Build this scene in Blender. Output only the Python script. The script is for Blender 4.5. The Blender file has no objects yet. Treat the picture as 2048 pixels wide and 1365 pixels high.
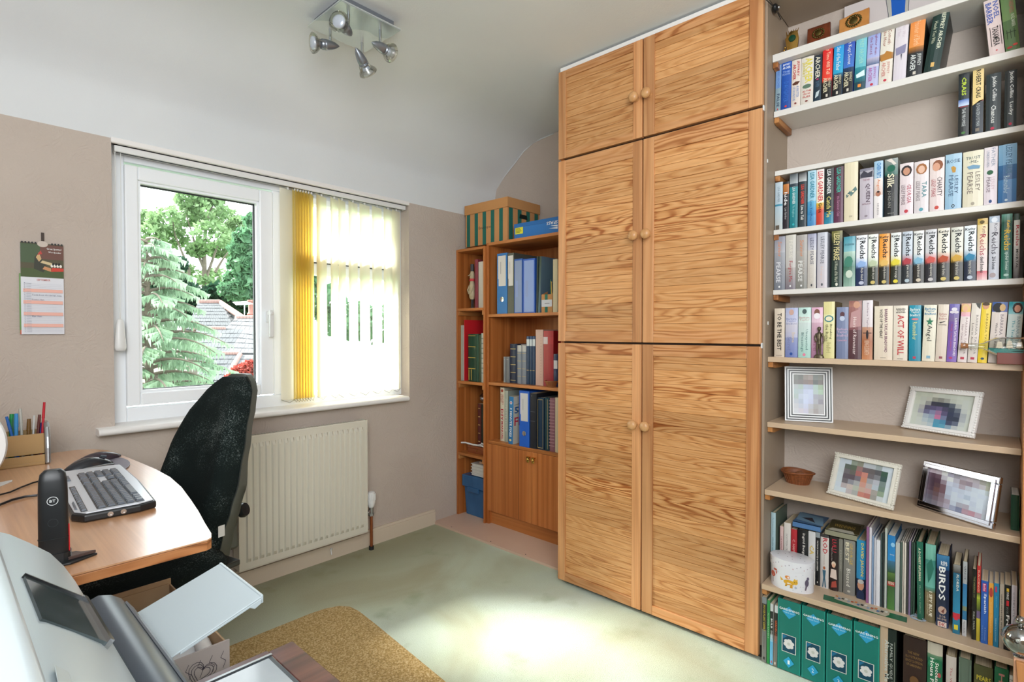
import bpy, math, random
from math import sin, cos, tan, pi, radians as R, sqrt, atan2
from mathutils import Vector, Matrix
random.seed(7)
scene = bpy.context.scene
C = scene.collection

# ------------------------------------------------------------------ camera
CAM = Vector((0, 0, 1.15)); FOC = 1071.0; YAW = R(47.6); PIT = R(-1.0)
cd = bpy.data.cameras.new('camera'); cam = bpy.data.objects.new('camera', cd); C.objects.link(cam)
cam.location = CAM; cam.rotation_euler = (R(90) + PIT, 0, -YAW)
cd.sensor_width = 36.0; cd.lens = 36.0 * FOC / 2048.0; cd.clip_start = 0.02; cd.clip_end = 300
scene.camera = cam

# ------------------------------------------------------------------ colour helpers
def hexc(h):
    h = h.lstrip('#')
    v = [int(h[i:i+2], 16) / 255 for i in (0, 2, 4)]
    return tuple([x / 12.92 if x <= 0.04045 else ((x + 0.055) / 1.055) ** 2.4 for x in v]) + (1.0,)

# ------------------------------------------------------------------ world, sun, added fill lights, exposure
w = bpy.data.worlds.new('sky'); scene.world = w; w.use_nodes = True
nt = w.node_tree; bg = nt.nodes['Background']
bg.inputs[0].default_value = (0.93, 0.97, 1.0, 1); bg.inputs[1].default_value = 4.6
sun_d = bpy.data.lights.new('sun', 'SUN'); sun_d.energy = 22.0; sun_d.angle = R(11); sun_d.color = (1.0, 0.96, 0.9)
sun = bpy.data.objects.new('sun', sun_d); C.objects.link(sun)
sun.rotation_euler = Vector((0.72, -1.35, -1.25)).to_track_quat('-Z', 'Y').to_euler()
portal_d = bpy.data.lights.new('window_daylight_portal', 'AREA'); portal_d.shape = 'RECTANGLE'
portal_d.size = 1.36; portal_d.size_y = 1.1; portal_d.cycles.is_portal = True
portal = bpy.data.objects.new('window_daylight_portal', portal_d); C.objects.link(portal)
portal.location = (1.18, 2.70, 1.33); portal.rotation_euler = (R(-90), 0, 0)
fl_d = bpy.data.lights.new('added_fill_forward', 'AREA'); fl_d.shape = 'RECTANGLE'  # added fill light behind the camera, no real lamp; brightens the room
fl_d.size = 1.5; fl_d.size_y = 1.3; fl_d.energy = 42; fl_d.color = (0.96, 0.98, 1.0)
fl = bpy.data.objects.new('added_fill_forward', fl_d); C.objects.link(fl)
fl.location = (-0.35, -0.55, 1.95)
fl.rotation_euler = Vector((0.95, 1.0, -0.35)).to_track_quat('-Z', 'Y').to_euler()
up_d = bpy.data.lights.new('added_fill_up', 'AREA'); up_d.shape = 'RECTANGLE'; up_d.size = 1.1; up_d.size_y = 1.1  # second added fill, aimed upward to brighten the ceiling
up_d.energy = 19; up_d.color = (0.90, 0.95, 1.0)
upl = bpy.data.objects.new('added_fill_up', up_d); C.objects.link(upl); upl.location = (-0.3, -0.5, 1.5)
upl.rotation_euler = Vector((0.8, 0.9, 1.0)).to_track_quat('-Z', 'Y').to_euler()
vs = scene.view_settings
vs.view_transform = 'Standard'; vs.look = 'None'; vs.exposure = 0.45; vs.gamma = 1.0; vs.use_curve_mapping = False

# ------------------------------------------------------------------ photo geometry: where a sight line meets a real plane
def ray(px, py):
    d = Vector(((px - 1024) / FOC, -(py - 682.5) / FOC, -1.0))
    return cam_rot @ d
cam_rot = cam.rotation_euler.to_matrix()
def at(px, py, axis, val):
    d = ray(px, py); t = (val - CAM[axis]) / d[axis]
    return CAM + d * t
def at_plane(px, py, p0, n):
    d = ray(px, py); t = (Vector(p0) - CAM).dot(n) / d.dot(n)
    return CAM + d * t
def pix(P):
    v = cam_rot.transposed() @ (Vector(P) - CAM)
    return 1024 + FOC * v.x / -v.z, 682.5 - FOC * v.y / -v.z

# ------------------------------------------------------------------ mesh builder
class MB:
    def __init__(s): s.v = []; s.f = []; s.c = []; s.m = []
    def add(s, vs_, fs, col=None, mi=0, M=None):
        o = len(s.v)
        for p in vs_:
            p = Vector(p)
            s.v.append(M @ p if M is not None else p)
        for f in fs:
            s.f.append(tuple(i + o for i in f)); s.c.append(col); s.m.append(mi)
        return s
    def box(s, a, b, col=None, mi=0, M=None):
        x0, y0, z0 = a; x1, y1, z1 = b
        V = [(x0,y0,z0),(x1,y0,z0),(x1,y1,z0),(x0,y1,z0),(x0,y0,z1),(x1,y0,z1),(x1,y1,z1),(x0,y1,z1)]
        F = [(0,3,2,1),(4,5,6,7),(0,1,5,4),(1,2,6,5),(2,3,7,6),(3,0,4,7)]
        return s.add(V, F, col, mi, M)
    def cbox(s, c, d, col=None, mi=0, M=None):
        return s.box((c[0]-d[0]/2, c[1]-d[1]/2, c[2]-d[2]/2), (c[0]+d[0]/2, c[1]+d[1]/2, c[2]+d[2]/2), col, mi, M)
    def prism(s, pts, off, col=None, mi=0, M=None):
        n = len(pts); off = Vector(off)
        V = [Vector(p) for p in pts] + [Vector(p) + off for p in pts]
        F = [tuple(range(n - 1, -1, -1)), tuple(range(n, 2 * n))]
        for i in range(n): j = (i + 1) % n; F.append((i, j, n + j, n + i))
        return s.add(V, F, col, mi, M)
    def lathe(s, prof, seg=20, M=None, col=None, mi=0, sx=1, sy=1):
        V = []; F = []; n = len(prof)
        for r, z in prof:
            for k in range(seg):
                a = 2 * pi * k / seg; V.append((r * cos(a) * sx, r * sin(a) * sy, z))
        for i in range(n - 1):
            for k in range(seg):
                k2 = (k + 1) % seg
                F.append((i*seg+k, i*seg+k2, (i+1)*seg+k2, (i+1)*seg+k))
        if prof[0][0] > 1e-5: F.append(tuple(range(seg - 1, -1, -1)))
        if prof[-1][0] > 1e-5: F.append(tuple((n-1)*seg + k for k in range(seg)))
        return s.add(V, F, col, mi, M)
    def tube(s, pts, r, seg=8, col=None, mi=0, M=None, closed=False):
        pts = [Vector(p) for p in pts]; n = len(pts); V = []; F = []
        rr = r if isinstance(r, (list, tuple)) else [r] * n
        up = None
        for i, p in enumerate(pts):
            if closed: t = pts[(i + 1) % n] - pts[i - 1]
            else: t = pts[min(i + 1, n - 1)] - pts[max(i - 1, 0)]
            t.normalize()
            if up is None:
                up = Vector((0, 0, 1)) if abs(t.z) < 0.9 else Vector((1, 0, 0))
            a = t.cross(up)
            if a.length < 1e-6: a = t.cross(Vector((0, 1, 0)))
            a.normalize(); b = a.cross(t).normalized(); up = b
            for k in range(seg):
                th = 2 * pi * k / seg; V.append(p + (a * cos(th) + b * sin(th)) * rr[i])
        m = n if closed else n - 1
        for i in range(m):
            i2 = (i + 1) % n
            for k in range(seg):
                k2 = (k + 1) % seg
                F.append((i*seg+k, i2*seg+k, i2*seg+k2, i*seg+k2))
        if not closed:
            F.append(tuple(range(seg))); F.append(tuple((n-1)*seg + k for k in range(seg - 1, -1, -1)))
        return s.add(V, F, col, mi, M)
    def cyl(s, a, b, r, r2=None, seg=12, col=None, mi=0, M=None):
        return s.tube([a, b], [r, r if r2 is None else r2], seg, col, mi, M)
    def ball(s, c, r, seg=12, rings=8, col=None, mi=0, M=None, sc=(1, 1, 1)):
        V = []; F = []
        for i in range(rings + 1):
            ph = pi * i / rings
            for k in range(seg):
                a = 2 * pi * k / seg
                V.append((c[0] + r*sc[0]*sin(ph)*cos(a), c[1] + r*sc[1]*sin(ph)*sin(a), c[2] - r*sc[2]*cos(ph)))
        for i in range(rings):
            for k in range(seg):
                k2 = (k + 1) % seg; F.append((i*seg+k, i*seg+k2, (i+1)*seg+k2, (i+1)*seg+k))
        return s.add(V, F, col, mi, M)
    def quad(s, a, b, c, d, col=None, mi=0, M=None):
        return s.add([a, b, c, d], [(0, 1, 2, 3)], col, mi, M)
    def build(s, name, mats, parent=None, smooth=None, world=False, bevel=0, flip=False, link=True):
        if not isinstance(mats, (list, tuple)): mats = [mats]
        V = s.v
        if world and parent is not None:
            base = parent
            while base.parent: base = base.parent
            Mi = base.matrix_basis.inverted()
            V = [Mi @ Vector(p) for p in V]
        me = bpy.data.meshes.new(name); me.from_pydata([tuple(p) for p in V], [], s.f)
        for m in mats: me.materials.append(m)
        if len(mats) > 1: me.polygons.foreach_set('material_index', s.m)
        if any(c is not None for c in s.c):
            at_ = me.color_attributes.new('Col', 'FLOAT_COLOR', 'CORNER'); buf = []
            for f, c in zip(s.f, s.c):
                if c is None: c = (1, 1, 1, 1)
                if isinstance(c, list):
                    for k in range(len(f)): buf.extend(c[k])
                else:
                    for k in range(len(f)): buf.extend(c)
            at_.data.foreach_set('color', buf)
        if smooth is not None:
            me.polygons.foreach_set('use_smooth', [True] * len(s.f)); me.set_sharp_from_angle(angle=R(smooth))
        me.update()
        o = bpy.data.objects.new(name, me)
        C.objects.link(o)
        if parent is not None: o.parent = parent
        if bevel:
            b = o.modifiers.new('bevel', 'BEVEL'); b.width = bevel; b.segments = 2; b.limit_method = 'ANGLE'; b.angle_limit = R(40)
            b.harden_normals = False
        return o

def tag(o, label=None, cat=None, group=None, kind=None):
    if label: o['label'] = label
    if cat: o['category'] = cat
    if group: o['group'] = group
    if kind: o['kind'] = kind
    return o
def thing(name, label, cat, loc=(0, 0, 0), rot=(0, 0, 0), group=None):
    o = bpy.data.objects.new(name, None); C.objects.link(o); o.empty_display_size = 0.05
    o.location = loc; o.rotation_euler = rot
    return tag(o, label, cat, group)
def struct(mb, name, m, smooth=None, parent=None):
    o = mb.build(name, m, parent, smooth)
    if parent is None: o['kind'] = 'structure'
    return o
def basis(origin, X, Y, Z):
    M = Matrix.Identity(4)
    for i in range(3): M[i][0] = X[i]; M[i][1] = Y[i]; M[i][2] = Z[i]; M[i][3] = origin[i]
    return M
def setM(o, M):
    o.location = M.to_translation(); o.rotation_euler = M.to_euler()

# ------------------------------------------------------------------ materials
def mat(name, col='#888888', rough=0.5, metal=0.0, spec=0.5, **k):
    m = bpy.data.materials.new(name); m.use_nodes = True
    b = m.node_tree.nodes['Principled BSDF']
    b.inputs['Base Color'].default_value = hexc(col); b.inputs['Roughness'].default_value = rough
    b.inputs['Metallic'].default_value = metal; b.inputs['Specular IOR Level'].default_value = spec
    for kk, v in k.items(): b.inputs[kk.replace('_', ' ')].default_value = v
    return m
def N(m, typ, **props):
    n = m.node_tree.nodes.new(typ)
    for k, v in props.items():
        if k.startswith('i_'): n.inputs[k[2:].replace('_', ' ')].default_value = v
        else: setattr(n, k, v)
    return n
def L(m, a, b): m.node_tree.links.new(a, b)
def BS(m): return m.node_tree.nodes['Principled BSDF']
def ramp(m, stops):
    n = N(m, 'ShaderNodeValToRGB'); e = n.color_ramp.elements
    while len(e) < len(stops): e.new(0.5)
    for i, (p, c) in enumerate(stops): e[i].position = p; e[i].color = hexc(c)
    return n
def add_bump(m, height_socket, strength=0.3, dist=0.002):
    b = N(m, 'ShaderNodeBump'); b.inputs['Strength'].default_value = strength; b.inputs['Distance'].default_value = dist
    L(m, height_socket, b.inputs['Height']); L(m, b.outputs[0], BS(m).inputs['Normal']); return b
def coords(m, scale=(1, 1, 1), kind='Object'):
    tc = N(m, 'ShaderNodeTexCoord'); mp = N(m, 'ShaderNodeMapping'); mp.inputs['Scale'].default_value = scale
    L(m, tc.outputs[kind], mp.inputs['Vector']); return mp
def noisy(name, c1, c2, scale=20, rough=0.5, bump=0.0, bscale=None, detail=4, stretch=(1, 1, 1), dist=0.002, metal=0.0, **k):
    m = mat(name, c1, rough, metal, **k)
    mp = coords(m, stretch); n = N(m, 'ShaderNodeTexNoise'); n.inputs['Scale'].default_value = scale; n.inputs['Detail'].default_value = detail
    L(m, mp.outputs[0], n.inputs['Vector']); r = ramp(m, [(0.3, c1), (0.7, c2)])
    L(m, n.outputs['Fac'], r.inputs[0]); L(m, r.outputs[0], BS(m).inputs['Base Color'])
    if bump:
        n2 = n
        if bscale:
            n2 = N(m, 'ShaderNodeTexNoise'); n2.inputs['Scale'].default_value = bscale; n2.inputs['Detail'].default_value = 3
            L(m, mp.outputs[0], n2.inputs['Vector'])
        add_bump(m, n2.outputs['Fac'], bump, dist)
    return m
def pine(name, axis, light, mid, dark, freq=1.0, rough=0.42, cscale=1.0, bump=0.15, along=3.0, across=24.0, thr=.93):
    """knotty board grain: contour lines of a noise stretched along the board"""
    m = mat(name, mid, rough)
    s = [across] * 3; s[axis] = along
    mp = coords(m, tuple(x * cscale for x in s))
    at_ = N(m, 'ShaderNodeAttribute', attribute_type='OBJECT', attribute_name='tone')
    ao = N(m, 'ShaderNodeAttribute', attribute_type='OBJECT', attribute_name='rise')
    tco = N(m, 'ShaderNodeTexCoord'); cx = N(m, 'ShaderNodeCombineXYZ'); va = N(m, 'ShaderNodeVectorMath', operation='ADD')
    L(m, ao.outputs['Fac'], cx.inputs[2]); L(m, tco.outputs['Object'], va.inputs[0]); L(m, cx.outputs[0], va.inputs[1]); L(m, va.outputs[0], mp.inputs['Vector'])
    n = N(m, 'ShaderNodeTexNoise', noise_dimensions='4D'); n.inputs['Scale'].default_value = 0.62; n.inputs['Detail'].default_value = 2.0
    n.inputs['Roughness'].default_value = 0.45
    L(m, mp.outputs[0], n.inputs['Vector'])
    mw = N(m, 'ShaderNodeMath', operation='MULTIPLY'); mw.inputs[1].default_value = 13.7
    L(m, at_.outputs['Fac'], mw.inputs[0]); L(m, mw.outputs[0], n.inputs['W'])
    mu = N(m, 'ShaderNodeMath', operation='MULTIPLY'); mu.inputs[1].default_value = 92.0 * freq
    L(m, n.outputs['Fac'], mu.inputs[0])
    si = N(m, 'ShaderNodeMath', operation='SINE'); L(m, mu.outputs[0], si.inputs[0])
    ma = N(m, 'ShaderNodeMapRange'); ma.inputs[1].default_value = -1; ma.inputs[2].default_value = 1
    L(m, si.outputs[0], ma.inputs[0])
    r = ramp(m, [(0.0, light), (0.6, mid), (thr, dark), (1.0, dark)])
    nl = N(m, 'ShaderNodeTexNoise'); nl.inputs['Scale'].default_value = 0.33; L(m, mp.outputs[0], nl.inputs['Vector'])
    ml = N(m, 'ShaderNodeMapRange'); ml.inputs[1].default_value = 0.35; ml.inputs[2].default_value = 0.62; ml.inputs[3].default_value = 0.45; ml.inputs[4].default_value = 1.0
    L(m, nl.outputs['Fac'], ml.inputs[0]); mm = N(m, 'ShaderNodeMath', operation='MULTIPLY'); L(m, ma.outputs[0], mm.inputs[0]); L(m, ml.outputs[0], mm.inputs[1])
    L(m, mm.outputs[0], r.inputs[0])
    # fine fibre
    mp2 = coords(m, tuple((3.0 if i == axis else 160.0) for i in range(3)))
    n2 = N(m, 'ShaderNodeTexNoise'); n2.inputs['Scale'].default_value = 1.0; n2.inputs['Detail'].default_value = 3
    L(m, mp2.outputs[0], n2.inputs['Vector'])
    hs = N(m, 'ShaderNodeHueSaturation')
    L(m, r.outputs[0], hs.inputs['Color'])
    mr = N(m, 'ShaderNodeMapRange'); mr.inputs[1].default_value = 0.3; mr.inputs[2].default_value = 0.7
    mr.inputs[3].default_value = 0.90; mr.inputs[4].default_value = 1.08
    L(m, n2.outputs['Fac'], mr.inputs[0])
    mt = N(m, 'ShaderNodeMath', operation='MULTIPLY'); 
    wn = N(m, 'ShaderNodeTexWhiteNoise', noise_dimensions='1D'); L(m, at_.outputs['Fac'], wn.inputs['W'])
    mr2 = N(m, 'ShaderNodeMapRange'); mr2.inputs[3].default_value = 0.84; mr2.inputs[4].default_value = 1.13
    L(m, wn.outputs['Value'], mr2.inputs[0])
    L(m, mr.outputs[0], mt.inputs[0]); L(m, mr2.outputs[0], mt.inputs[1]); L(m, mt.outputs[0], hs.inputs['Value'])
    L(m, hs.outputs[0], BS(m).inputs['Base Color'])
    if bump: add_bump(m, n2.outputs['Fac'], bump, 0.001)
    return m

PINE_H = pine('pine_board', 1, '#d09b66', '#c28952', '#9a5829')
PINE_V = pine('pine_stile', 2, '#cd9665', '#c18858', '#aa7043', freq=0.35, along=.8)
PINE_Y = pine('pine_rail', 1, '#cd9665', '#c18652', '#9e6032', freq=0.8)
TEAK_V = pine('teak_veneer', 2, '#b8713a', '#ab642f', '#945222', freq=0.30, along=.30, across=26, thr=1.0)
TEAK_Y = pine('teak_edge', 1, '#bc7840', '#ac6a34', '#945526', freq=0.35, along=.6)
OAK_V = pine('orange_oak', 2, '#c98a55', '#bb7b48', '#a06236', freq=0.3, along=1.0)
BATTEN = pine('batten_wood', 0, '#b98049', '#a96e3a', '#8a5529', freq=0.3, along=2)
DESKTOP = pine('beech_laminate', 1, '#cfa07a', '#c6946c', '#bb865c', freq=0.22, rough=0.28, bump=0.03, along=1.2, across=12, thr=1.0)
BS(DESKTOP).inputs['Coat Weight'].default_value = 0.6; BS(DESKTOP).inputs['Coat Roughness'].default_value = 0.18
DESKEDGE = pine('beech_edge', 0, '#b5794a', '#a3673a', '#84502a', freq=0.8, rough=0.4)
MAHOG = pine('mahogany', 0, '#6f3f36', '#5b2d28', '#41201e', freq=0.3, rough=0.3, along=1.5)
def vcol(name, rough=0.45, spec=0.5):
    m = mat(name, '#ffffff', rough, 0, spec); a = N(m, 'ShaderNodeVertexColor', layer_name='Col')
    L(m, a.outputs[0], BS(m).inputs['Base Color']); return m
PRINT = vcol('printed_card', 0.38)
INK = vcol('ink', 0.5, 0.3)
MATTE = vcol('matt_printed', 0.8, 0.2)
def paper_mat(name, c1, c2, axis):
    m = mat(name, c1, 0.9, 0, 0.1); s = [3, 3, 3]; s[axis] = 900
    mp = coords(m, tuple(s)); n = N(m, 'ShaderNodeTexNoise'); n.inputs['Scale'].default_value = 1; n.inputs['Detail'].default_value = 1
    L(m, mp.outputs[0], n.inputs['Vector']); r = ramp(m, [(0.35, c1), (0.65, c2)]); L(m, n.outputs['Fac'], r.inputs[0])
    L(m, r.outputs[0], BS(m).inputs['Base Color']); return m
PAGES = paper_mat('page_edges', '#b9a686', '#d9cbb0', 1)
WHITEPAGES = paper_mat('white_page_edges', '#cfccc4', '#ebe8e0', 1)

def plaster(name, c1, c2, strength, scale, swirl=True):
    m = mat(name, c1, 0.85, 0, 0.2); mp = coords(m)
    n = N(m, 'ShaderNodeTexNoise'); n.inputs['Scale'].default_value = 2.2; n.inputs['Detail'].default_value = 3
    L(m, mp.outputs[0], n.inputs['Vector']); r = ramp(m, [(0.3, c1), (0.75, c2)]); L(m, n.outputs['Fac'], r.inputs[0])
    L(m, r.outputs[0], BS(m).inputs['Base Color'])
    n1 = N(m, 'ShaderNodeTexNoise'); n1.inputs['Scale'].default_value = scale; n1.inputs['Detail'].default_value = 2; n1.inputs['Distortion'].default_value = 2.6 if swirl else 0.3
    L(m, mp.outputs[0], n1.inputs['Vector']); mu = N(m, 'ShaderNodeMath', operation='MULTIPLY'); mu.inputs[1].default_value = 26 if swirl else 8
    L(m, n1.outputs['Fac'], mu.inputs[0]); si = N(m, 'ShaderNodeMath', operation='SINE'); L(m, mu.outputs[0], si.inputs[0])
    n3 = N(m, 'ShaderNodeTexNoise'); n3.inputs['Scale'].default_value = 190; n3.inputs['Detail'].default_value = 2
    L(m, mp.outputs[0], n3.inputs['Vector'])
    ad = N(m, 'ShaderNodeMath', operation='MULTIPLY_ADD'); ad.inputs[1].default_value = 0.35
    L(m, si.outputs[0], ad.inputs[0]); L(m, n3.outputs['Fac'], ad.inputs[2])
    add_bump(m, ad.outputs[0], strength, 0.0025); return m
WALL = plaster('beige_swirled_plaster', '#c0b4a9', '#b6a99e', 0.42, 9.0)
CEIL = plaster('white_ceiling_plaster', '#d9dcdd', '#d2d6d8', 0.15, 5.0, False)
ALCOVE = WALL

def carpet():
    m = mat('pale_green_carpet', '#b9bda4', 0.95, 0, 0.1); mp = coords(m)
    n = N(m, 'ShaderNodeTexNoise'); n.inputs['Scale'].default_value = 1.7; n.inputs['Detail'].default_value = 5; n.inputs['Distortion'].default_value = 0.6
    L(m, mp.outputs[0], n.inputs['Vector'])
    r = ramp(m, [(0.30, '#adac92'), (0.48, '#bec8b2'), (0.66, '#c9d6ca')]); L(m, n.outputs['Fac'], r.inputs[0])
    n2 = N(m, 'ShaderNodeTexNoise'); n2.inputs['Scale'].default_value = 420; n2.inputs['Detail'].default_value = 3
    L(m, mp.outputs[0], n2.inputs['Vector'])
    # stains
    n4 = N(m, 'ShaderNodeTexNoise'); n4.inputs['Scale'].default_value = 5.2; n4.inputs['Detail'].default_value = 6
    L(m, mp.outputs[0], n4.inputs['Vector']); r4 = ramp(m, [(0.60, '#000000'), (0.74, '#ffffff')]); L(m, n4.outputs['Fac'], r4.inputs[0])
    mx = N(m, 'ShaderNodeMixRGB', blend_type='MIX'); mx.inputs[2].default_value = hexc('#83906a')
    sc = N(m, 'ShaderNodeMath', operation='MULTIPLY'); sc.inputs[1].default_value = 0.45
    L(m, r4.outputs[0], sc.inputs[0]); L(m, sc.outputs[0], mx.inputs[0]); L(m, r.outputs[0], mx.inputs[1])
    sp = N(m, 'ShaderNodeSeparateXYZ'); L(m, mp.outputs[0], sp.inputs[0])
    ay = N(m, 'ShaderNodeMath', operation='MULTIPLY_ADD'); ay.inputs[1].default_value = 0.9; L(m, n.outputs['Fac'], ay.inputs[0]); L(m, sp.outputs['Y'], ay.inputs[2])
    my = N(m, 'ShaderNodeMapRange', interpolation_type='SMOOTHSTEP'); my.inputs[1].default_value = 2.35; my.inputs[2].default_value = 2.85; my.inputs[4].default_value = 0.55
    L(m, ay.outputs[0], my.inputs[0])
    soil_shade = N(m, 'ShaderNodeMixRGB', blend_type='MIX'); soil_shade.inputs[2].default_value = hexc('#968a62')  # browner toward the window wall: soiling plus the shade there, painted as one tone
    L(m, my.outputs[0], soil_shade.inputs[0]); L(m, mx.outputs[0], soil_shade.inputs[1]); mx = soil_shade
    mr = N(m, 'ShaderNodeMapRange'); mr.inputs[1].default_value = 0.25; mr.inputs[2].default_value = 0.75; mr.inputs[3].default_value = 0.84; mr.inputs[4].default_value = 1.1
    L(m, n2.outputs['Fac'], mr.inputs[0])
    hs = N(m, 'ShaderNodeHueSaturation'); L(m, mx.outputs[0], hs.inputs['Color']); L(m, mr.outputs[0], hs.inputs['Value'])
    L(m, hs.outputs[0], BS(m).inputs['Base Color']); add_bump(m, n2.outputs['Fac'], 0.6, 0.004); return m
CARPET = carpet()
UPVC = mat('white_upvc', '#eff3f6', 0.28)
SILL = mat('white_gloss_paint', '#e9e7e4', 0.3)
DARK = mat('dark_seal', '#1d2224', 0.6)
MELA = noisy('taupe_melamine', '#a3927f', '#988774', 3, 0.5, stretch=(1, 1, 0.3))
WHITESHELF = mat('white_shelf', '#d9d6d0', 0.4)
BEIGESHELF = noisy('beige_melamine', '#c9b196', '#bfa588', 4, 0.38, stretch=(1, 0.3, 1))
CREAM = mat('cream_enamel', '#d3cfc0', 0.3)
GOLD = mat('polished_brass', '#d8b060', 0.18, 1.0)
CHROME = mat('chrome', '#d5d8dc', 0.12, 1.0)
SATIN = mat('satin_nickel', '#a9acae', 0.36, 0.9)
GUN = mat('grey_metal', '#8a8f96', 0.35, 0.7)
COPPER = mat('copper_pipe', '#a3603c', 0.4, 0.7)
KNOBW = noisy('turned_beech', '#cfa06e', '#bf8b58', 30, 0.35)
WHITEPL = mat('white_plastic', '#dfe0de', 0.35)
BLACKPL = mat('black_plastic', '#17191b', 0.35)
DGREYPL = mat('dark_grey_plastic', '#3b454f', 0.35)
def glass(name, tint=(1, 1, 1, 1), refl=1.0, rough=0.0):
    m = bpy.data.materials.new(name); m.use_nodes = True; t = m.node_tree; t.nodes.remove(BS(m))
    out = [n for n in t.nodes if n.type == 'OUTPUT_MATERIAL'][0]
    tr = N(m, 'ShaderNodeBsdfTransparent'); tr.inputs[0].default_value = tint
    gl = N(m, 'ShaderNodeBsdfGlossy'); gl.inputs['Roughness'].default_value = rough
    fr = N(m, 'ShaderNodeFresnel'); fr.inputs[0].default_value = 1.45
    mu = N(m, 'ShaderNodeMath', operation='MULTIPLY'); mu.inputs[1].default_value = refl; L(m, fr.outputs[0], mu.inputs[0])
    mx = N(m, 'ShaderNodeMixShader'); L(m, mu.outputs[0], mx.inputs[0]); L(m, tr.outputs[0], mx.inputs[1]); L(m, gl.outputs[0], mx.inputs[2])
    L(m, mx.outputs[0], out.inputs[0]); return m
FGLASS = glass('frame_glass', (0.98, 0.99, 0.99, 1), 0.25, 0.3)
GLASS = glass('window_glass', (0.97, 0.99, 0.99, 1), 0.6)
RINGGL = glass('ring_glass', (0.90, 0.89, 0.85, 1), 0.7, 0.02)
CLEAR = glass('clear_glass', (0.93, 0.95, 0.93, 1), 1.6, 0.02)
def translucent(name, col, tcol, fac, rough=0.7):
    m = mat(name, col, rough, 0, 0.2); t = m.node_tree; out = [n for n in t.nodes if n.type == 'OUTPUT_MATERIAL'][0]
    tl = N(m, 'ShaderNodeBsdfTranslucent'); tl.inputs[0].default_value = hexc(tcol)
    mx = N(m, 'ShaderNodeMixShader'); mx.inputs[0].default_value = fac
    L(m, BS(m).outputs[0], mx.inputs[1]); L(m, tl.outputs[0], mx.inputs[2]); L(m, mx.outputs[0], out.inputs[0]); return m
SLAT = translucent('cream_blind_fabric', '#efeada', '#fbf6e4', 0.66)
SLATY = translucent('cream_blind_fabric_stacked', '#f4e4a0', '#fcec9c', 0.58)

# ------------------------------------------------------------------ lettering: jobs are collected and turned into meshes in one go at the end
JOBS = []
def letter_job(name, parent, items, M=None, mat_=None, label=None):
    """items: list of (text, kind, u0,u1,v0,v1, colour, bold) in a local plane; M maps (u,v,0) to parent space"""
    JOBS.append((name, parent, items, M or Matrix.Identity(4), mat_ or INK, label))
def flush_letters():
    cache = {}; objs = []
    for _, _, items, _, _, _ in JOBS:
        for it in items:
            if it[0] == 'T':
                key = (it[1], it[8])
                if key not in cache:
                    cu = bpy.data.curves.new('lettering_source', 'FONT'); cu.body = it[1]; cu.size = 1.0
                    cu.resolution_u = 1; cu.offset = 0.018 * it[8]; cu.shear = 0
                    ob = bpy.data.objects.new('lettering_source', cu); C.objects.link(ob); cache[key] = ob; objs.append(ob)
    dg = bpy.context.evaluated_depsgraph_get(); dg.update(); data = {}
    for key, ob in cache.items():
        me = ob.evaluated_get(dg).to_mesh()
        vs_ = [(v.co.x, v.co.y) for v in me.vertices]; fs = [tuple(p.vertices) for p in me.polygons]
        ob.evaluated_get(dg).to_mesh_clear()
        if vs_:
            x0 = min(v[0] for v in vs_); x1 = max(v[0] for v in vs_); y0 = min(v[1] for v in vs_); y1 = max(v[1] for v in vs_)
        else: x0 = y0 = 0; x1 = y1 = 1
        data[key] = (vs_, fs, x0, x1, y0, y1)
    for name, parent, items, M, mt, label in JOBS:
        mb = MB(); lift = 0.0
        for it in items:
            lift += 0.00006
            if it[0] == 'T':
                _, s, kind, u0, u1, v0, v1, col, bold = it
                vs_, fs, x0, x1, y0, y1 = data[(s, bold)]
                if not fs: continue
                w_ = max(x1 - x0, 1e-4); h_ = max(y1 - y0, 1e-4); P = []
                for x, y in vs_:
                    a = (x - x0) / w_; b = (y - y0) / h_
                    if kind == 'h': P.append((u0 + a * (u1 - u0), v0 + b * (v1 - v0), lift))
                    elif kind == 'r': P.append((u1 - a * (u1 - u0), v1 - b * (v1 - v0), lift))
                    else: P.append((u0 + b * (u1 - u0), v1 - a * (v1 - v0), lift))
                mb.add(P, fs, hexc(col), 0, M)
            elif it[0] == 'E':      # ellipse: u,v,ru,rv,col
                _, u, v, ru, rv, col = it; n = 10
                P = [(u + ru * cos(2*pi*k/n), v + rv * sin(2*pi*k/n), lift) for k in range(n)]
                mb.add(P, [tuple(range(n))], hexc(col), 0, M)
            elif it[0] == 'B':      # rectangle u0,u1,v0,v1,col
                _, u0, u1, v0, v1, col = it
                mb.add([(u0,v0,lift),(u1,v0,lift),(u1,v1,lift),(u0,v1,lift)], [(0,1,2,3)], hexc(col), 0, M)
            elif it[0] == 'P':      # polygon
                _, pts, col = it
                mb.add([(p[0], p[1], lift) for p in pts], [tuple(range(len(pts)))], hexc(col), 0, M)
            elif it[0] == 'L':      # poly line: pts, width, colour
                _, pts, wd, col = it
                for a, b in zip(pts[:-1], pts[1:]):
                    a = Vector(a); b = Vector(b); d = b - a
                    if d.length < 1e-6: continue
                    n_ = Vector((-d.y, d.x)).normalized() * wd / 2
                    mb.add([(a.x+n_.x,a.y+n_.y,lift),(b.x+n_.x,b.y+n_.y,lift),(b.x-n_.x,b.y-n_.y,lift),(a.x-n_.x,a.y-n_.y,lift)], [(0,1,2,3)], hexc(col), 0, M)
        if mb.f:
            o = mb.build(name, mt, parent)
            if label: o['label'] = label
    for ob in objs:
        cu = ob.data; bpy.data.objects.remove(ob); bpy.data.curves.remove(cu)
def T(s, kind, u0, u1, v0, v1, col, bold=0): return ('T', s, kind, u0, u1, v0, v1, col, bold)

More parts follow.
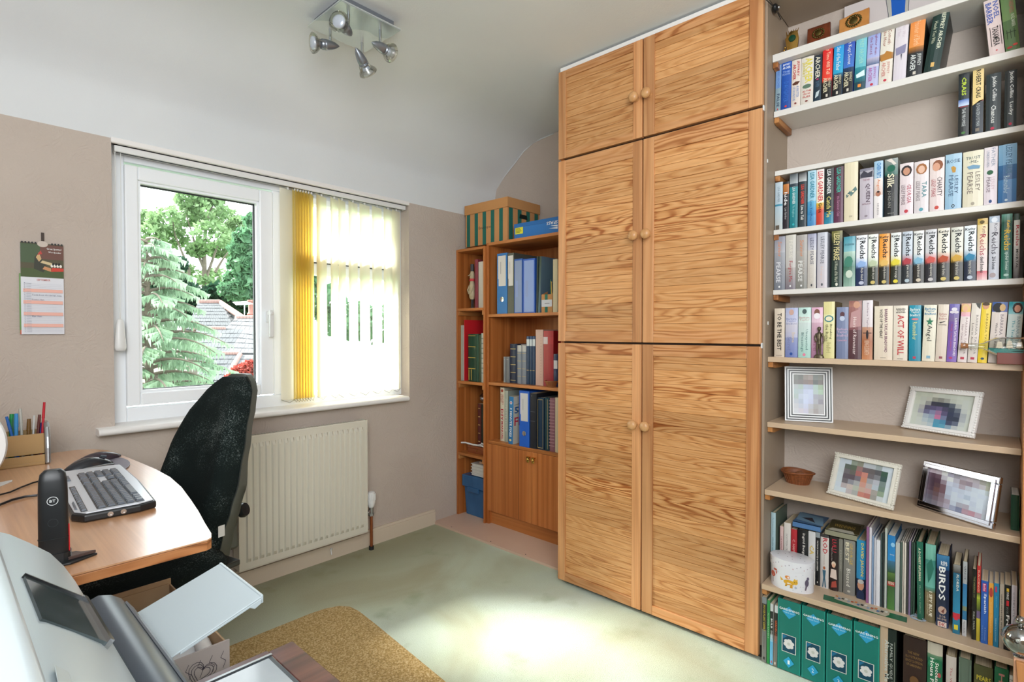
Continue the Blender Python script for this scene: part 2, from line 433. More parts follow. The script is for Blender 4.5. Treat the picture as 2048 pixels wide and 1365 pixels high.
# ================================================================== THE ROOM
WY = 2.50; CEILZ = 2.35; XL = -1.25; YB = -1.35; XR = 2.57; BX = 2.20
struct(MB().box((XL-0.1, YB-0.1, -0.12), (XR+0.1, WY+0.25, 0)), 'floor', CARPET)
# ceiling with the coved fall to the window wall: one profile swept along the wall
prof = [(WY+0.06, 1.885), (WY, 1.885), (WY-0.002, 2.04), (2.485, 2.095), (2.41, 2.165), (2.32, 2.237), (2.248, 2.291), (2.17, 2.322), (2.09, 2.34), (2.0, 2.348), (1.9, CEILZ), (YB-0.1, CEILZ), (YB-0.1, CEILZ+0.12), (WY+0.25, CEILZ+0.12), (WY+0.25, 1.885)]
c = MB(); c.prism([(XL-0.1, y, z) for y, z in prof], (XR+0.2-XL, 0, 0))
struct(c, 'ceiling', CEIL, 40)
# window wall with its opening
OX0, OX1, OZ0, OZ1 = 0.484, 1.866, 0.775, 1.885
c = MB()
c.box((XL-0.1, WY, 0), (OX0, WY+0.25, 1.885)); c.box((OX1, WY, 0), (XR+0.1, WY+0.25, 1.885))
c.box((OX0, WY, 0), (OX1, WY+0.25, OZ0))
struct(c, 'wall_window', WALL)
struct(MB().box((XL-0.1, YB-0.1, 0), (XL, WY, CEILZ)), 'wall_left', WALL)
struct(MB().box((XL, YB-0.1, 0), (XR+0.1, YB, CEILZ)), 'wall_back', WALL)
struct(MB().box((XR, 1.485, 0), (XR+0.1, WY, CEILZ)), 'wall_alcove', WALL)
struct(MB().box((BX, YB, 0), (XR+0.1, 1.485, CEILZ)), 'wall_right', WALL)
# plaster crack in the cove and caulk bead
tr = MB().tube([at(955/5.25+800, 1050/5.25+200, 0, XR-0.004), at(1000/5.25+800, 945/5.25+200, 0, XR-0.004), at(1100/5.25+800, 800/5.25+200, 0, XR-0.004), at(1210/5.25+800, 660/5.25+200, 0, XR-0.004), at(1300/5.25+800, 540/5.25+200, 0, XR-0.004), at(1400/5.25+800, 450/5.25+200, 0, XR-0.004), at(1480/5.25+800, 410/5.25+200, 0, XR-0.004), at(1610/5.25+800, 355/5.25+200, 0, XR-0.004)], 0.003, 6)
struct(tr, 'trim_1', CEIL)
# baseboards
c = MB().box((XL, WY-0.018, 0), (2.04, WY, 0.075)).box((XL, WY-0.012, 0.075), (2.04, WY, 0.087))
struct(c, 'baseboard_window', mat('old_cream_gloss', '#cfc1ad', 0.4))
c = MB().box((XL, YB, 0), (XL+0.018, WY-0.02, 0.085)); struct(c, 'baseboard_left', CREAM)
# painted plywood platform under the alcove bookcases
PLY = noisy('pinkish_painted_board', '#cdb09c', '#c6a793', 3, 0.55)
c = MB().box((2.035, 1.492, 0), (XR, WY, 0.012)); st = c.build('platform_board', PLY); st['kind'] = 'structure'; 
c = MB()
for yy in (2.35, 2.03, 1.78): c.cyl((2.052, yy, 0.0115), (2.052, yy, 0.0128), 0.003, seg=8)
c.build('nail_head', DARK, st)

# window: frame, sash, mullion, panes
FY0, FY1 = 2.575, 2.640
wf = MB()
def fbar(mb, x0, x1, z0, z1, y0=FY0, y1=FY1): mb.box((x0, y0, z0), (x1, y1, z1))
WX0, WX1, WZ0, WZ1 = OX0, OX1, 0.785, 1.885
for b in ((WX0, WX0+0.055, WZ0, WZ1), (WX1-0.05, WX1, WZ0, WZ1), (WX0+0.055, WX1-0.05, WZ0, WZ0+0.06), (WX0+0.055, WX1-0.05, WZ1-0.06, WZ1), (1.125, 1.195, WZ0+0.06, WZ1-0.06), (1.195, WX1-0.05, 1.44, 1.50)):
    fbar(wf, *b)
frame = wf.build('window_1', UPVC, bevel=0.004); frame['kind'] = 'structure'
s = MB(); sx0, sx1, sz0, sz1 = 0.536, 1.118, 0.853, 1.812
for b in ((sx0, sx0+0.045, sz0, sz1), (sx1-0.062, sx1, sz0, sz1), (sx0+0.045, sx1-0.062, sz0, sz0+0.05), (sx0+0.045, sx1-0.062, sz1-0.055, sz1)):
    fbar(s, *b, 2.555, 2.62)
sash = s.build('opening_sash', UPVC, frame, bevel=0.005)
b_ = MB(); x0, x1, z0, z1 = sx0+0.045, sx1-0.062, sz0+0.05, sz1-0.055
for q in ((x0, x0+0.010, z0, z1), (x1-0.010, x1, z0, z1), (x0+.01, x1-.01, z0, z0+0.010), (x0+.01, x1-.01, z1-0.010, z1)): fbar(b_, *q, 2.568, 2.600)
b_.build('glazing_bead', UPVC, sash)
g_ = MB()
for q in ((x0+.010, x0+0.014, z0+.01, z1-.01), (x1-0.015, x1-.010, z0+.01, z1-.01), (x0+.01, x1-.01, z0+.01, z0+0.013), (x0+.01, x1-.01, z1-0.015, z1-.010)): fbar(g_, *q, 2.590, 2.602)
g_.build('rubber_seal', DARK, sash)
MB().box((x0+.005, 2.603, z0), (x1-.005, 2.608, z1)).build('pane', GLASS, sash)
MB().box((1.195, 2.603, 0.845), (1.816, 2.608, 1.44)).build('pane', GLASS, frame)
MB().box((1.235, 2.596, 1.53), (1.78, 2.601, 1.80)).build('pane', GLASS, frame)
s = MB()
for b in ((1.195, 1.235, 1.50, 1.825), (1.776, 1.816, 1.50, 1.825), (1.235, 1.776, 1.50, 1.535), (1.235, 1.776, 1.79, 1.825)): fbar(s, *b, 2.56, 2.62)
s.build('top_sash', UPVC, frame, bevel=0.004)
s = MB()
for b in ((1.195, 1.203, .845, 1.44), (1.808, 1.816, .845, 1.44), (1.196, 1.815, 1.497, 1.503)): fbar(s, *b, 2.562, 2.60)
s.build('rubber_seal', DARK, frame)
h = at(540, 600, 1, 2.55); hz = h.z; hx = 1.091
hd = MB(); hd.cbox((hx, 2.548, 1.22), (0.022, 0.014, 0.052)); hd.cyl((hx, 2.545, 1.235), (hx, 2.525, 1.235), 0.009)
hd.box((hx-0.010, 2.512, 1.125), (hx+0.010, 2.528, 1.25)); hd.cyl((hx-.002, 2.5115, 1.235), (hx-.002, 2.505, 1.235), 0.008)
hd.build('window_handle', WHITEPL, frame, 40, bevel=0.003)
# sill board with bull nose
sl = MB(); pr = [(2.575, 0.762), (2.45, 0.762), (2.441, 0.767), (2.438, 0.775), (2.441, 0.783), (2.45, 0.788), (2.575, 0.790)]
sl.prism([(0.425, y, z) for y, z in pr], (1.397, 0, 0))
o = sl.build('window_sill', SILL, None, 50); o['kind'] = 'structure'; o.name = 'trim_2'
# white trim strip above the opening
o = MB().box((OX0-.002, 2.492, 1.868), (OX1, 2.512, 1.889)).build('trim_3', SILL, bevel=0.004); o['kind'] = 'structure'
# lintel soffit inside the reveal
o = MB().box((OX0, 2.512, 1.885), (OX1, WY+.25, 1.90)).build('trim_4', SILL); o['kind'] = 'structure'
# unseen roof eaves outside, added as an overhang to shade the upper window
ev = MB().prism([(-3, WY+.25, 1.93), (-3, WY+.36, 1.91), (-3, WY+.40, 1.98), (-3, WY+.25, 2.30)], (8, 0, 0))
o = ev.build('trim_5', mat('added_soffit_white', '#c9ccca', 0.6)); o['kind'] = 'structure'

# vertical blind
vb = thing('vertical_blind', 'cream vertical blind over the right half of the window, slats bunched at left', 'blind', (1.2, 2.528, 0.8))
MB().box((OX0+.012, 2.512, 1.842), (OX1-.012, 2.545, 1.866)).build('head_rail', WHITEPL, vb, world=True, bevel=0.003)
slot = MB().box((OX0+.02, 2.522, 1.8405), (OX1-.03, 2.530, 1.8425)).build('rail_slot', DARK, vb, world=True)
def slat(xc, ang, mat_, z1=1.832, z0=0.822, yc=2.528):
    a = R(ang); d = Vector((cos(a), sin(a), 0)) * 0.0445; n = Vector((-sin(a), cos(a), 0)); P = []
    mb = MB(); K = 5
    fr = []; bk = []
    for k in range(K):
        t = -1 + 2 * k / (K - 1); off = n * (0.004 * (1 - t * t))
        fr.append(Vector((xc, yc, 0)) + d * t + off); bk.append(fr[-1] + n * 0.0008)
    V_ = [(p.x, p.y, z0) for p in fr] + [(p.x, p.y, z1) for p in fr]; mb.add(V_, [(k, k+1, K+k+1, K+k) for k in range(K-1)])
    s_ = mb.build('slat', mat_, vb, 30, world=True)
    hk = MB().cbox((xc, yc, z1 + 0.007), (0.008, 0.006, 0.018)).build('slat_hook', WHITEPL, s_, world=True)
    wt = MB().box((xc - d.x*0.9 , yc - 0.0035, z0 - 0.004), (xc + d.x*0.9, yc + 0.0015, z0 + 0.028))
    wt2 = MB(); wt2.tube([(xc - d.x, yc - d.y, z0 + .004), (xc, yc - 0.006, z0 - 0.014), (xc + d.x, yc + d.y, z0 + .004)], 0.0014, 5)
    wt2.build('bottom_chain', SATIN, s_, world=True)
def xat(px, y=2.528): return at(px, 600, 1, y).x
slat(xat(577), 12, SLAT)
for i, px in enumerate((591, 596.5, 602, 607.5, 613, 618.5, 624)):
    slat(xat(px), 50, SLATY)
for (a, b) in ((634, 654), (662, 677), (677.5, 692), (698, 716), (720, 740), (745, 764), (768, 785), (785, 801)):
    pc = (a + b) / 2; th = math.degrees(math.atan((pc - 1024) / FOC)) + 47.6
    y = 2.528; depth = y / cos(R(th)); mpp = depth * cos(R(th - 47.6)) / FOC * cos(R(th - 47.6))
    v = min(0.98, (b - a) * mpp / 0.089); ang = math.degrees(math.acos(v)) - th
    slat(min(xat(pc), 1.80), ang, SLAT)
cord = MB()
x = at(236, 500, 1, 2.52).x
cord.tube([(x-.006, 2.520, 1.84), (x-.004, 2.518, 1.5), (x+.002, 2.512, 1.19)], 0.0012, 5)
cord.tube([(x+.012, 2.520, 1.84), (x+.010, 2.518, 1.5), (x+.004, 2.512, 1.19)], 0.0012, 5)
cord.build('pull_cord', WHITEPL, vb, world=True)
wgt = MB(); M = Matrix.Translation((x+.001, 2.506, 1.075))
wgt.lathe([(0.004, .125), (0.010, .12), (0.0135, .10), (0.017, .05), (0.0195, .015), (0.016, .002), (0.008, 0)], 16, M, sy=0.5)
wgt.build('cord_weight', WHITEPL, vb, 60, world=True)

# radiator
RX0, RX1, RY, RZ0, RZ1 = 0.90, 1.530, 2.405, 0.110, 0.695
rad = thing('radiator', 'cream ribbed panel radiator on the wall under the window', 'radiator', ((RX0+RX1)/2, 2.44, RZ0))
p = MB(); nfl = 21; m_ = 0.022; zs = [RZ0, RZ0+.006, RZ0+.034, RZ0+.052, RZ1-.052, RZ1-.034, RZ1-.006, RZ1]
pitch = (RX1 - RX0 - 2*m_) / nfl; xs = [RX0, RX0+m_]
dep = [0, 0]
for k in range(nfl):
    b0 = RX0 + m_ + k*pitch
    xs += [b0 + pitch*.22, b0 + pitch*.36, b0 + pitch*.80, b0 + pitch*.94]; dep += [0, 1, 1, 0]
xs += [RX1]; dep += [0]
V = []; F = []; nz = len(zs)
for i, xx in enumerate(xs):
    for j, zz in enumerate(zs):
        f = {0: 0, 1: 0, 2: 0, 3: 1, 4: 1, 5: 0, 6: 0, 7: 0}[j]
        V.append((xx, RY + 0.006 - 0.009 * dep[i] * f + (0.004 if j in (0, nz-1) else 0), zz))
for i in range(len(xs) - 1):
    for j in range(nz - 1):
        a = i*nz + j; F.append((a, a + nz, a + nz + 1, a + 1))
p.add(V, F); p.box((RX0, RY+.008, RZ0), (RX1, RY+.014, RZ1))
p.build('front_panel', CREAM, rad, 25, world=True)
MB().box((RX0+.004, 2.462, RZ0+.01), (RX1-.004, 2.47, RZ1-.01)).build('rear_panel', CREAM, rad, world=True)
for xx in (RX0, RX1-.004): MB().box((xx-.002, RY+.004, RZ0+.004), (xx+.006, 2.475, RZ1)).build('side_panel', CREAM, rad, world=True)
g = MB(); n = 46
for k in range(n):
    xx = RX0 + .01 + k*(RX1-RX0-.02)/n; g.box((xx, RY+.016, RZ1-.010), (xx+.006, 2.462, RZ1-.003))
g.box((RX0, RY+.012, RZ1-.012), (RX1, RY+.018, RZ1)); g.build('top_grille', CREAM, rad, world=True)
MB().box((RX0+.02, RY+.02, RZ0+.02), (RX1-.02, 2.46, RZ1-.03)).build('convector_fins', DARK, rad, world=True)
for xx in (1.02, 1.42): MB().box((xx, 2.47, 0.2), (xx+.03, 2.498, 0.6)).build('wall_bracket', CREAM, rad, world=True)
tv = MB(); vx = 1.572
tv.lathe([(.013, .225), (.018, .232), (.021, .25), (.021, .292), (.018, .305), (.010, .309), (0, .309)], 18, Matrix.Translation((vx, 2.44, 0)))
v_ = tv.build('thermostatic_valve', WHITEPL, rad, 50, world=True)
r_ = MB()
for k in range(18):
    a = 2*pi*k/18; r_.cbox((vx + .0212*cos(a), 2.44 + .0212*sin(a), .28), (.003, .003, .035))
r_.build('valve_ridge', WHITEPL, v_, world=True)
tv = MB().cyl((vx, 2.44, .185), (vx, 2.44, .226), .012).cyl((vx-.045, 2.44, .20), (vx, 2.44, .20), .009).cyl((vx-.022, 2.44, .20), (vx-.012, 2.44, .20), .014, seg=6).cyl((vx, 2.44, .180), (vx, 2.44, .192), .015, seg=6)
tv.build('valve_body', SATIN, rad, 40, world=True)
MB().cyl((vx, 2.44, 0.0), (vx, 2.44, .186), .0078).build('feed_pipe', COPPER, rad, 40, world=True)
MB().cyl((vx, 2.44, .0), (vx, 2.44, .018), .013).build('pipe_collar', DARK, rad, 40, world=True)
lv = MB().cyl((RX0-.02, 2.44, .635), (RX0+.01, 2.44, .635), .008).cbox((RX0-.022, 2.44, .635), (.02, .03, .05)); lv.build('air_valve', SATIN, rad, world=True)
p = MB().cyl((1.36, 2.468, .03), (1.36, 2.474, .055), .003).lathe([(.003, 0), (.007, .006), (.0, .008)], 10, Matrix.Translation((1.36, 2.470, .054)))
tag(p.build('wall_hook', WHITEPL), 'small white hook on the skirting beneath the radiator', 'hook')
# socket beside the radiator, seen left of the chair
p = at(350, 912, 1, 2.492); sk = thing('wall_socket', 'small brown wall fitting left of the radiator, behind the chair back', 'socket', (p.x, 2.5, p.z-.03))
MB().cbox((p.x+.012, 2.492, p.z), (.05, .016, .06)).build('socket_plate', mat('tan_plastic', '#b39a80', .5), sk, world=True, bevel=.003)
MB().cyl((p.x-.002, 2.484, p.z), (p.x-.002, 2.472, p.z), .012).build('socket_knob', GOLD, sk, 40, world=True)

# ================================================================== CALENDAR
c0 = at(40, 484, 1, 2.493); c1 = at(126, 491, 1, 2.493); cw = c1.x - c0.x; zt = (c0.z + c1.z) / 2; zb = at(89, 669, 1, 2.493).z; ch = zt - zb
cal = thing('wall_calendar', 'slim wall calendar with a woodpecker picture over a month page, hanging from a hook', 'calendar', (c0.x, 2.494, zb))
MB().box((0, -.004, 0), (cw, 0.003, ch), hexc('#d8dae0')).build('page_block', PRINT, cal)
MB().box((-.004, -.002, .004), (.004, 0.002, ch*.66), hexc('#5f8a3c')).box((-.003, -.003, 0), (.004, .001, .015), hexc('#c2523a')).build('under_page', PRINT, cal)
Mc = basis((0, -.0042, 0), (1, 0, 0), (0, 0, 1), (0, -1, 0)); it = []
z3 = ch * .625
it += [('B', 0, cw, z3, ch, '#55503a'), ('B', 0, cw, z3, z3+.03, '#4b5a33'), ('B', 0, cw*.5, z3+.05, ch-.004, '#4a5c40'), ('B', cw*.45, cw, z3+.065, ch-.004, '#6d4a40')]
it += [('P', [(cw*.3, z3+.03), (cw*.52, z3+.018), (cw*.6, z3+.04), (cw*.4, z3+.085), (cw*.32, z3+.07)], '#3a3c30'), ('P', [(cw*.35, z3+.07), (cw*.42, z3+.055), (cw*.48, z3+.065), (cw*.42, z3+.088)], '#c9a878'), ('P', [(cw*.38, z3+.078), (cw*.5, z3+.083), (cw*.46, z3+.095)], '#b8433c')]
it += [('P', [(cw*.45, z3+.052), (cw*.75, z3+.042), (cw*.75, z3+.052), (cw*.5, z3+.06)], '#cdbb90'), ('P', [(cw*.5, z3+.03), (cw*.7, z3+.022), (cw*.7, z3+.034), (cw*.55, z3+.04)], '#c58d60'), ('P', [(cw*.7, z3+.022), (cw, z3+.025), (cw, z3+.036), (cw*.72, z3+.036)], '#c8402f')]
for k in range(7): it.append(('E', cw*(.72 + .035*k), z3+.043+.006*((k % 2)), .0035, .0055, '#e6e4da' if k % 2 == 0 else '#1d1f1c'))
it += [T('Great Spotted', 'h', cw*.60, cw*.95, ch-.022, ch-.014, '#e8e8e4', 1), T('Woodpecker', 'h', cw*.64, cw*.95, ch-.033, ch-.026, '#e8e8e4', 1)]
it += [T('SEPTEMBER', 'h', cw*.36, cw*.68, z3-.012, z3-.005, '#c97f78', 1)]
zz = z3 - .018; rows = 30; rh = (zz - .008) / rows
for k in range(rows):
    za = zz - (k+1)*rh
    if k in (4, 5, 11, 12, 18, 19, 25, 26): it.append(('B', cw*.05, cw*.97, za, za+rh, '#e9b3a4'))
    else: it.append(('B', cw*.05, cw*.95, za, za+.0005, '#b4b8c4'))
    it.append(T('%d' % (k+1), 'h', cw*.07, cw*.095, za+.001, za+rh*.7, '#8a90a0')); it.append(('B', cw*.12, cw*.23, za+.001, za+.002, '#a7acb9'))
it += [T('Tools from the garage man', 'h', cw*.24, cw*.93, zz-rh*8.2, zz-rh*7.2, '#4b5370'), T('Dentist 2.15pm', 'h', cw*.24, cw*.52, zz-rh*11, zz-rh*10, '#7b3a44'), T('Hair 10am', 'h', cw*.24, cw*.46, zz-rh*21, zz-rh*20, '#3c4c80')]
letter_job('month_print', cal, it, Mc)
b = MB()
for k in range(13):
    if 4 < k < 9: continue
    b.cbox((cw*(.04+.077*k), -.003, ch), (.004, .008, .006))
b.build('wire_binding', DARK, cal)
b = MB().cbox((cw*.52, .003, ch+.024), (.008, .004, .03)).cbox((cw*.52, -.002, ch+.012), (.006, .008, .006)); b.build('hook', mat('dark_hook', '#3b2b20', .6), cal)
MB().lathe([(0.0135, 0), (.0145, .0006), (.0135, .0012)], 20, Matrix.Translation((cw*.51, -.004, ch-.002)) @ Matrix.Rotation(R(90), 4, 'X'), sx=1, sy=.75).build('hanger_tab', mat('tab_card', '#c9bdb2', .7), cal)

# ================================================================== WARDROBE
WFX = 1.94
wd = thing('wardrobe', 'tall built-in pine wardrobe with six slatted doors, floor to ceiling', 'wardrobe', (WFX, 1.05, 0))
MB().box((1.962, .6035, .05), (BX, .612, CEILZ-.01)).build('side_panel', MELA, wd, world=True)
MB().box((1.962, 1.469, .012), (BX-.001, 1.488, CEILZ-.01)).build('side_panel', TEAK_V, wd, world=True)
MB().box((1.975, .612, .0), (BX, 1.469, .05)).build('plinth', mat('dark_plinth', '#40342a', .7), wd, world=True)
MB().box((1.963, .612, .05), (1.97, 1.469, 2.315)).build('dark_interior', mat('shadow_board', '#3a2a1e', .8), wd, world=True)
MB().box((1.965, .6035, 2.318), (BX, 1.488, 2.325)).build('top_panel', MELA, wd, world=True)
MB().box((1.955, .6035, 2.325), (1.985, 1.488, 2.342)).build('scribe_strip', SILL, wd, world=True)
slat_cache = {}
def slat_mesh(wid, hgt):
    key = (round(wid, 4), round(hgt, 4))
    if key not in slat_cache:
        e = .0007; h = hgt - .0007
        P = [(.012, 0), (.0019, 0), (.0008, e), (.0008, h-e), (.0019, h), (.012, h)]
        mb = MB().prism([(x, 0, z) for x, z in P], (0, wid, 0))
        o = mb.build('slat', PINE_H, None); slat_cache[key] = o; return o, True
    return slat_cache[key], False
first_used = set()
def door(y0, y1, z0, z1, nsl, knob_side, knob_z, gseed, top_rail=.042, low_rail=.042, sw=.043, sl=None):
    d = MB(); x0, x1 = WFX, WFX+.021
    dr = bpy.data.objects.new('door', None)
    sw0 = sw; sw1 = sl or sw
    o = MB().box((x0, y0, z0), (x1, y0+sw0, z1)).build('door', PINE_V, wd, world=True, bevel=.0025); o['tone'] = gseed + .11; droot = o
    for (a, b, c_, e, mt_, nm) in ((y1-sw1, y1, z0, z1, PINE_V, 'stile'), (y0+sw0, y1-sw1, z0, z0+low_rail, PINE_Y, 'rail'), (y0+sw0, y1-sw1, z1-top_rail, z1, PINE_Y, 'rail')):
        o = MB().box((x0+.0005, a, c_), (x1, b, e)).build(nm, mt_, droot, world=True, bevel=.002); o['tone'] = gseed + random.random()
    wid = y1 - y0 - sw0 - sw1; za = z0 + low_rail; hh = (z1 - top_rail - za) / nsl
    grp = 0; left = 0
    for k in range(nsl):
        if left == 0: grp += 1; left = random.choice((2, 3, 4, 5))
        left -= 1
        src, new = slat_mesh(wid, hh)
        o = src if new else src.copy()
        if not new: C.objects.link(o)
        o.parent = droot; o.location = (.0065, y0 + sw0 - 1.05, za + k*hh + .0006)
        o['tone'] = gseed + grp*.37; o['rise'] = k*hh
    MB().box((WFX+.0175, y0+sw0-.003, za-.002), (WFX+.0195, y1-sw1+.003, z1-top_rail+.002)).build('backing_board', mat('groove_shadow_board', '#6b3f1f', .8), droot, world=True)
    ky = y0 + sw0*.5 if knob_side < 0 else y1 - sw1*.5
    ky += -.004 if knob_side > 0 else .002
    K = Matrix.Translation((WFX, ky, knob_z)) @ Matrix.Rotation(R(-90), 4, 'Y')
    MB().lathe([(.010, 0), (.0095, .010), (.0085, .014), (.012, .018), (.0185, .024), (.0205, .031), (.0185, .038), (.011, .0435), (0, .0455)], 20, K).build('knob', KNOBW, droot, 60, world=True)
YM = 1.0655; RSW = .046
rowsz = ((.018, 1.0985, 37, .775, .038, .045), (1.1065, 1.918, 24, 1.535, .045, .062), (1.928, 2.318, 11, 2.085, .030, .034))
for i, (z0, z1, ns, kz, lr, trr) in enumerate(rowsz):
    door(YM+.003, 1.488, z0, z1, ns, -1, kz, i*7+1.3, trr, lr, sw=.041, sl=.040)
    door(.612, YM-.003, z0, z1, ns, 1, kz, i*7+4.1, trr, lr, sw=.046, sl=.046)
# small hardware on the wardrobe side: pin holes and hinges
hw = MB()
for z in (1.918, 1.102): hw.cbox((WFX+.012, .6105, z), (.012, .004, .018))
hw.cbox((WFX+.030, .6025, 1.74), (.006, .002, .012)); hw.cbox((1.99, .6025, 1.18), (.005, .002, .012)); hw.cbox((WFX+.012, .6105, 2.30), (.010, .003, .014))
hw.build('door_bump_stop', WHITEPL, wd, world=True)

# ================================================================== OPEN SHELVES RIGHT OF THE WARDROBE
sh = thing('wall_shelving', 'wall shelving of nine shelves between the wardrobe and the right-hand oak upright', 'shelving', (2.05, .28, 0))
YS0, YS1 = -.045, .6025
SH = [  # front x, top z, thickness, white?
 (2.010, 2.118, .026, 1), (2.030, 1.927, .021, 1), (2.046, 1.721, .017, 1), (2.038, 1.511, .017, 1), (2.038, 1.298, .017, 1),
 (1.985, 1.062, .018, 0), (1.985, .834, .018, 0), (1.962, .601, .018, 0), (1.940, .277, .018, 0)]
for i, (fx, zt_, th, wh) in enumerate(SH):
    y1 = YS1 - .0005; y0 = YS0
    o = MB().box((fx, y0, zt_-th), (BX-.001, y1, zt_)).build('shelf', WHITESHELF if wh else BEIGESHELF, sh, world=True, bevel=.0015)
    bt = MB().prism([(fx+.006, y1-.016, zt_-th), (BX-.01, y1-.016, zt_-th), (BX-.01, y1-.016, zt_-th-.022), (fx+.03, y1-.016, zt_-th-.022), (fx+.006, y1-.016, zt_-th-.018)], (0, .016, 0))
    bt.build('batten', BATTEN, o, world=True, bevel=.001)
# top closing panel (underside seen at the very top)
P0 = at(1560, 38, 1, .58)
MB().box((1.90, YS0, 2.292), (BX-.001, YS1-.002, 2.312)).build('top_panel', MELA, sh, world=True)
MB().box((1.955, .262-.02, .0), (BX-.02, .262-.0, .2585)).build('divider', BEIGESHELF, sh, world=True, bevel=.001)
MB().box((1.99, .262, .0), (BX-.02, YS1-.002, .004)).build('base_board', BEIGESHELF, sh, world=True)
# right-hand upright
up = thing('oak_upright', 'orange oak upright panel at the right-hand end of the book shelves', 'panel', (1.93, -.06, 0))
MB().box((1.905, -.075, .30), (BX, -.046, 2.32)).build('panel', OAK_V, up, world=True, bevel=.002)
MB().prism([(1.925, -.0455, 2.02), (1.925, -.0455, 2.13), (1.80, -.09, 2.19), (1.80, -.09, 2.02)], (0, -.02, 0)).build('top_bracket', OAK_V, up, world=True, bevel=.001)
MB().box((1.925, -.073, .0), (BX, -.048, .30)).build('foot', OAK_V, up, world=True, bevel=.002)

# inline switch on a black flex running down the wardrobe side
fx = thing('inline_switch', 'black inline cord switch on a thin flex above the top shelf, beside the wardrobe', 'switch', (2.03, .590, 2.29))
q0 = at(1533, 0, 1, .598); q1 = at(1551, 17, 1, .591); q2 = at(1562, 39, 1, .598)
MB().tube([q0 + (q0-q1)*.8, q0, q1, q2], .0018, 6).build('flex', BLACKPL, fx, world=True)
Ms = basis(q1, (q2-q1).normalized(), Vector((0, 1, 0)), (q2-q1).normalized().cross(Vector((0, 1, 0))))
MB().ball((0, 0, 0), .018, 12, 8, M=Ms, sc=(1.2, .6, .8)).build('switch_body', BLACKPL, fx, 60, world=True)
MB().ball((0, -.010, 0), .006, 8, 6, M=Ms).build('rocker', CHROME, fx, 60, world=True)

# ================================================================== BOOKS
def col_at(bands, f):
    """bands: [(end_fraction_from_top, colour_top, colour_bottom)]"""
    for b in bands:
        if f <= b[0] + 1e-6: return b
    return bands[-1]
BOOKS = []
def book(name, label, Xf, zs, yl, yr, height, lean, depth, bands, items, side=None, pages=PAGES, group=None, cat='book', hard=False, back=None, yaw=0.0):
    """spine faces -x; yl > yr are the spine edges at the shelf; lean>0 tips the top towards -y (right)"""
    T_ = (yl - yr) * cos(lean) - .0004
    T_ = max(T_, .003)
    piv = yr if lean > 0 else yl
    r = thing(name, label, cat, (Xf, piv, zs + .0002), (-(-lean) if False else lean, 0, yaw), group)
    # rotation about +x by +lean moves the top towards -y
    y0, y1 = (0.0, T_) if lean > 0 else (-T_, 0.0)
    r.rotation_euler = (lean, 0, yaw)
    BOOKS.append((label, height * cos(lean) + abs(sin(lean)) * T_ * 0 , yl, yr))
    ct = .0012 if not hard else .0028; H = height; D = depth
    side = side or bands[0][1]; sc = hexc(side); bc = hexc(back or side)
    mb = MB()
    # rounded spine: a few strips across, bands down
    K = 4 if T_ > .012 else 2; bul = min(.0035, T_*.10) * (1.4 if hard else .7)
    us = [i / K for i in range(K + 1)]
    f0 = 0.0
    def xo(u): return bul * (4 * (u - .5) ** 2)
    for b in bands:
        f1, c1, c2 = b[0], hexc(b[1]), hexc(b[2] if len(b) > 2 else b[1])
        za, zb_ = H * (1 - f0), H * (1 - f1)
        for i in range(K):
            ya, yb = y1 - T_*us[i], y1 - T_*us[i+1]
            mb.add([(xo(us[i]), ya, za), (xo(us[i+1]), yb, za), (xo(us[i+1]), yb, zb_), (xo(us[i]), ya, zb_)], [(0, 3, 2, 1)], [c1, c2, c2, c1])
        f0 = f1
    mb.box((bul, y1-ct, 0), (D, y1, H), sc); mb.box((bul, y0, 0), (D, y0+ct, H), bc)
    mb.add([(bul+.001, y0, 0), (bul+.001, y1, 0), (bul+.001, y1, H), (bul+.001, y0, H)], [(0, 1, 2, 3)], sc)
    mb.build('cover', PRINT, r)
    i_ = .0 if not hard else .003
    MB().box((bul+.0015, y0+ct, .0003+i_), (D-.0015-i_, y1-ct, H-.0003-i_)).build('page_block', pages, r)
    if items:
        M = basis((-.0004, y1, 0), (0, -1, 0), (0, 0, 1), (-1, 0, 0)); out = []
        for t in items:
            if t[0] == 'T':
                _, s, kind, u0, u1, v0, v1, cc, bo = t      # u fractions of thickness, v fractions from top
                out.append(('T', s, kind, u0*T_, u1*T_, H*(1-v1), H*(1-v0), cc, bo))
            elif t[0] == 'E': out.append(('E', t[1]*T_, H*(1-t[2]), t[3]*T_, t[4]*H, t[5]))
            elif t[0] == 'B': out.append(('B', t[1]*T_, t[2]*T_, H*(1-t[4]), H*(1-t[3]), t[5]))
            elif t[0] == 'P': out.append(('P', [(a*T_, H*(1-b)) for a, b in t[1]], t[2]))
        letter_job('spine_print', r, out, M)
    return r
def V(s, v0, v1, col, u0=.25, u1=.75, bold=0): return ('T', s, 'v', u0, u1, v0, v1, col, bold)
def Hh(s, v0, v1, col, u0=.12, u1=.88, bold=0): return ('T', s, 'h', u0, u1, v0, v1, col, bold)
def logo(col, v=.95, r=.13): return ('E', .5, v, r, r*.16, col)

